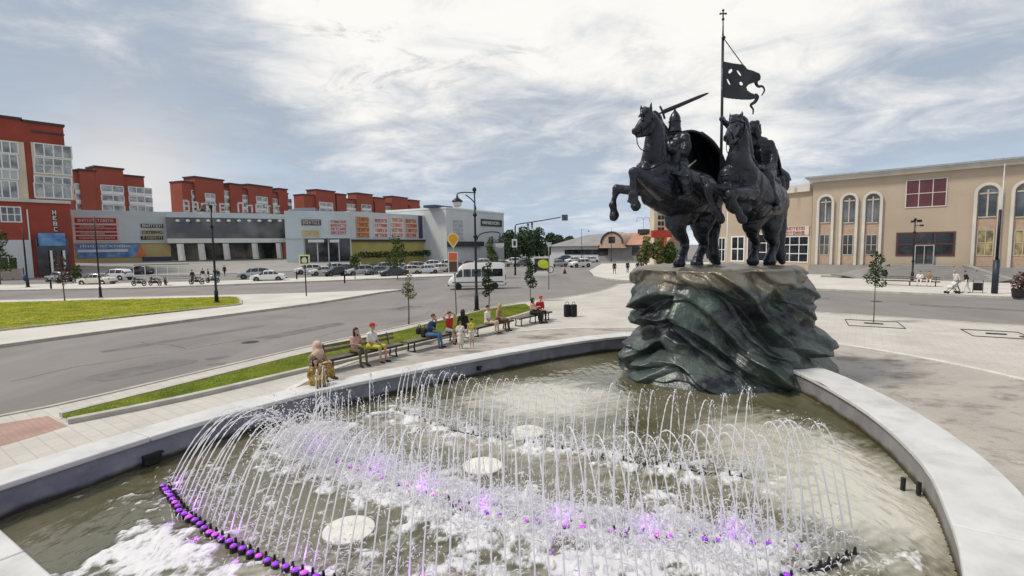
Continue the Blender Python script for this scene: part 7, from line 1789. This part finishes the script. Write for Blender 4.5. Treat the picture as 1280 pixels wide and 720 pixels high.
# rail of the car park ramp behind the motorcycles
A, B = G(168, 353, .12), G(238, 351, .12); mid = (A+B)/2; L_ = (B-A).length; o = empty('railing', A, math.atan2((B-A).y, (B-A).x), 'long pale railing behind the motorcycles by the car park', 'railing')
for z in (.9, 2.3): mb = MB(); mb.tube([(0, 0, z), (L_, 0, z)], .05, 6); mb.build('rail', M_dark if z > 1 else M_white, o)
for k in range(6): x = L_*k/5; mb = MB(); mb.tube([(x, 0, 0), (x, 0, 2.3)], .04, 6); mb.build('post', M_white, o)
for z in (.35, .6): mb = MB(); mb.tube([(L_*.6, 0, z), (L_, 0, z)], .03, 6); mb.build('rail', M_dark, o)
# pale board fence before the red house
A, B = G(-12, 350, .1), G(30, 349, .1); L_ = (B-A).length; o = empty('fence', A, math.atan2((B-A).y, (B-A).x), 'low fence of pinkish boards in front of the red house', 'fence')
mb = MB()
for k in range(int(L_/.7)): mb.box((.35+k*.7, 0, .95), (.66, .06, 1.5))
mb.build('boards', mat('pink_boards', (.36, .29, .26), .8), o)
for k in range(4): mb = MB(); mb.box((L_*k/3, .06, .9), (.12, .1, 1.8)); mb.build('post', M_dark, o)
# traffic cone on the far road
p = G(706, 342, 0); o = empty('traffic_cone', p, 0, 'small dark cone standing on the far road', 'cone'); mb = MB(); mb.lathe([(.28, .06), (.06, .8), (.03, .82)], n=14); mb.build('cone_body', mat('dark_orange', (.16, .05, .03), .6), o, True); mb = MB(); mb.box((0, 0, .03), (.6, .6, .06)); mb.build('base', M_dark, o)
# ------------------------------------------------------------------ sky, sun
SUN_EL, SUN_AZ = R(54), R(-98)     # azimuth from +Y, negative to the left
w = bpy.data.worlds.new('World'); S.world = w; w.use_nodes = True
nt = w.node_tree; N, L = nt.nodes, nt.links; N.clear()
out = N.new('ShaderNodeOutputWorld'); bg = N.new('ShaderNodeBackground'); bg.inputs['Strength'].default_value = .1
sky = N.new('ShaderNodeTexSky'); sky.sky_type = 'NISHITA'; sky.sun_disc = False; sky.sun_elevation = SUN_EL; sky.sun_rotation = SUN_AZ
sky.air_density = 1.2; sky.dust_density = 2.5; sky.ozone_density = 1.2
tc = N.new('ShaderNodeTexCoord'); sp = N.new('ShaderNodeSeparateXYZ'); L.new(tc.outputs['Generated'], sp.inputs[0])
def math_(op, a, b=None, c=None):
    m = N.new('ShaderNodeMath'); m.operation = op
    for i, v in enumerate((a, b, c)):
        if v is None: continue
        if isinstance(v, (int, float)): m.inputs[i].default_value = v
        else: L.new(v, m.inputs[i])
    return m.outputs[0]
zz = math_('ADD', math_('MAXIMUM', sp.outputs['Z'], 0), .16)
cv = N.new('ShaderNodeCombineXYZ'); L.new(math_('DIVIDE', sp.outputs['X'], zz), cv.inputs[0]); L.new(math_('DIVIDE', sp.outputs['Y'], zz), cv.inputs[1])
def nz(scale, off, detail=8, rough=.55, sx=1, sy=1, dist=0, rot=0):
    mp = N.new('ShaderNodeMapping'); mp.inputs['Location'].default_value = off; mp.inputs['Scale'].default_value = (sx, sy, 1); mp.inputs['Rotation'].default_value = (0, 0, rot)
    L.new(cv.outputs[0], mp.inputs['Vector'])
    t = N.new('ShaderNodeTexNoise'); t.inputs['Scale'].default_value = scale; t.inputs['Detail'].default_value = detail; t.inputs['Roughness'].default_value = rough; t.inputs['Distortion'].default_value = dist
    L.new(mp.outputs[0], t.inputs['Vector']); return t.outputs['Fac']
def rng(v, a, b, lo=0, hi=1):
    m = N.new('ShaderNodeMapRange'); m.interpolation_type = 'SMOOTHSTEP'
    m.inputs['From Min'].default_value = a; m.inputs['From Max'].default_value = b; m.inputs['To Min'].default_value = lo; m.inputs['To Max'].default_value = hi
    L.new(v, m.inputs['Value']); return m.outputs[0]
def mix(f, a, b):
    m = N.new('ShaderNodeMixRGB')
    if isinstance(f, (int, float)): m.inputs[0].default_value = f
    else: L.new(f, m.inputs[0])
    for i, v in ((1, a), (2, b)):
        if isinstance(v, tuple): m.inputs[i].default_value = (*v, 1)
        else: L.new(v, m.inputs[i])
    return m.outputs[0]
def lobe(px_, py_, k):
    """soft patch of sky around a direction (a bank of cloud)"""
    d = ray(px_, py_).normalized()
    vn = N.new('ShaderNodeVectorMath'); vn.operation = 'DOT_PRODUCT'; L.new(tc.outputs['Generated'], vn.inputs[0]); vn.inputs[1].default_value = d
    return math_('POWER', math_('MAXIMUM', vn.outputs['Value'], 0), k)
base = nz(.7, (2.3, 1.1, 0), 7, .55, 1, 1.2, .6, .5)
fine = nz(2.8, (7.3, 4.2, 0), 8, .62, 1, 1.1, .5, .35)
v = math_('ADD', math_('MULTIPLY', base, .6), math_('MULTIPLY', fine, .4))
def bias(lst):
    global v
    for (x, y, k, a) in lst:
        v = math_('ADD' if a > 0 else 'SUBTRACT', v, math_('MULTIPLY', lobe(x, y, k), abs(a)))
# bright broken cloud high in front and to the right, thinner bluish cloud left and low down
bias([(430, -20, 12, .17), (470, 110, 60, .14), (240, 85, 120, .08), (60, 20, 60, .10), (1130, 30, 14, .10), (800, 30, 20, .08),
      (70, 150, 30, -.24), (330, 200, 40, -.18), (640, 235, 30, -.14), (1130, 160, 40, -.18), (250, 30, 90, -.10), (560, 165, 90, -.07)])
bright = rng(v, .40, .66)
darkc = rng(nz(2.2, (3.1, 9.4, 0), 8, .64, 1, 1.3, .7, .25), .52, .70)
cl = mix(bright, (3.0, 3.5, 4.25), (7.35, 7.2, 6.9))
puffs = math_('MULTIPLY', rng(nz(2.6, (1.7, 5.3, 0), 8, .66, 1, 1.4, .8, .1), .54, .68), lobe(480, 80, 9))
cl = mix(math_('MULTIPLY', darkc, .42), cl, (3.6, 3.9, 4.3))
cl = mix(math_('MULTIPLY', puffs, .75), cl, (4.0, 4.15, 4.4))
low = rng(sp.outputs['Z'], .0, .26, 1, 0)
blue = mix(low, (3.1, 3.9, 4.9), (4.3, 5.3, 6.4))
blue = mix(.25, blue, sky.outputs[0])
cov = rng(v, .26, .46, .35, 1)
col = mix(cov, blue, cl)
haze_ = math_('MULTIPLY', low, .35)
col = mix(haze_, col, (4.8, 5.8, 7.0))
# warm break low on the left
warm = math_('MULTIPLY', lobe(165, 235, 150), .42)
col = mix(warm, col, (8.2, 6.8, 5.5))
L.new(col, bg.inputs[0]); L.new(bg.outputs[0], out.inputs[0])
ld = bpy.data.lights.new('sun', 'SUN'); ld.energy = 2.1; ld.angle = R(10); ld.color = (1, .92, .80)
lo = bpy.data.objects.new('sun', ld); COL.objects.link(lo)
dv = Vector((math.sin(SUN_AZ)*math.cos(SUN_EL), math.cos(SUN_AZ)*math.cos(SUN_EL), math.sin(SUN_EL)))
lo.rotation_euler = dv.to_track_quat('Z', 'Y').to_euler()
vs_ = S.view_settings; S.display_settings.display_device = 'sRGB'; vs_.view_transform = 'Standard'; vs_.look = 'None'; vs_.gamma = 1; vs_.use_curve_mapping = False; vs_.exposure = 0.42
S.render.engine = 'CYCLES'; S.cycles.use_denoising = True; S.cycles.max_bounces = 6; S.cycles.transparent_max_bounces = 24
try: S.cycles.denoiser = 'OPENIMAGEDENOISE'
except Exception: pass
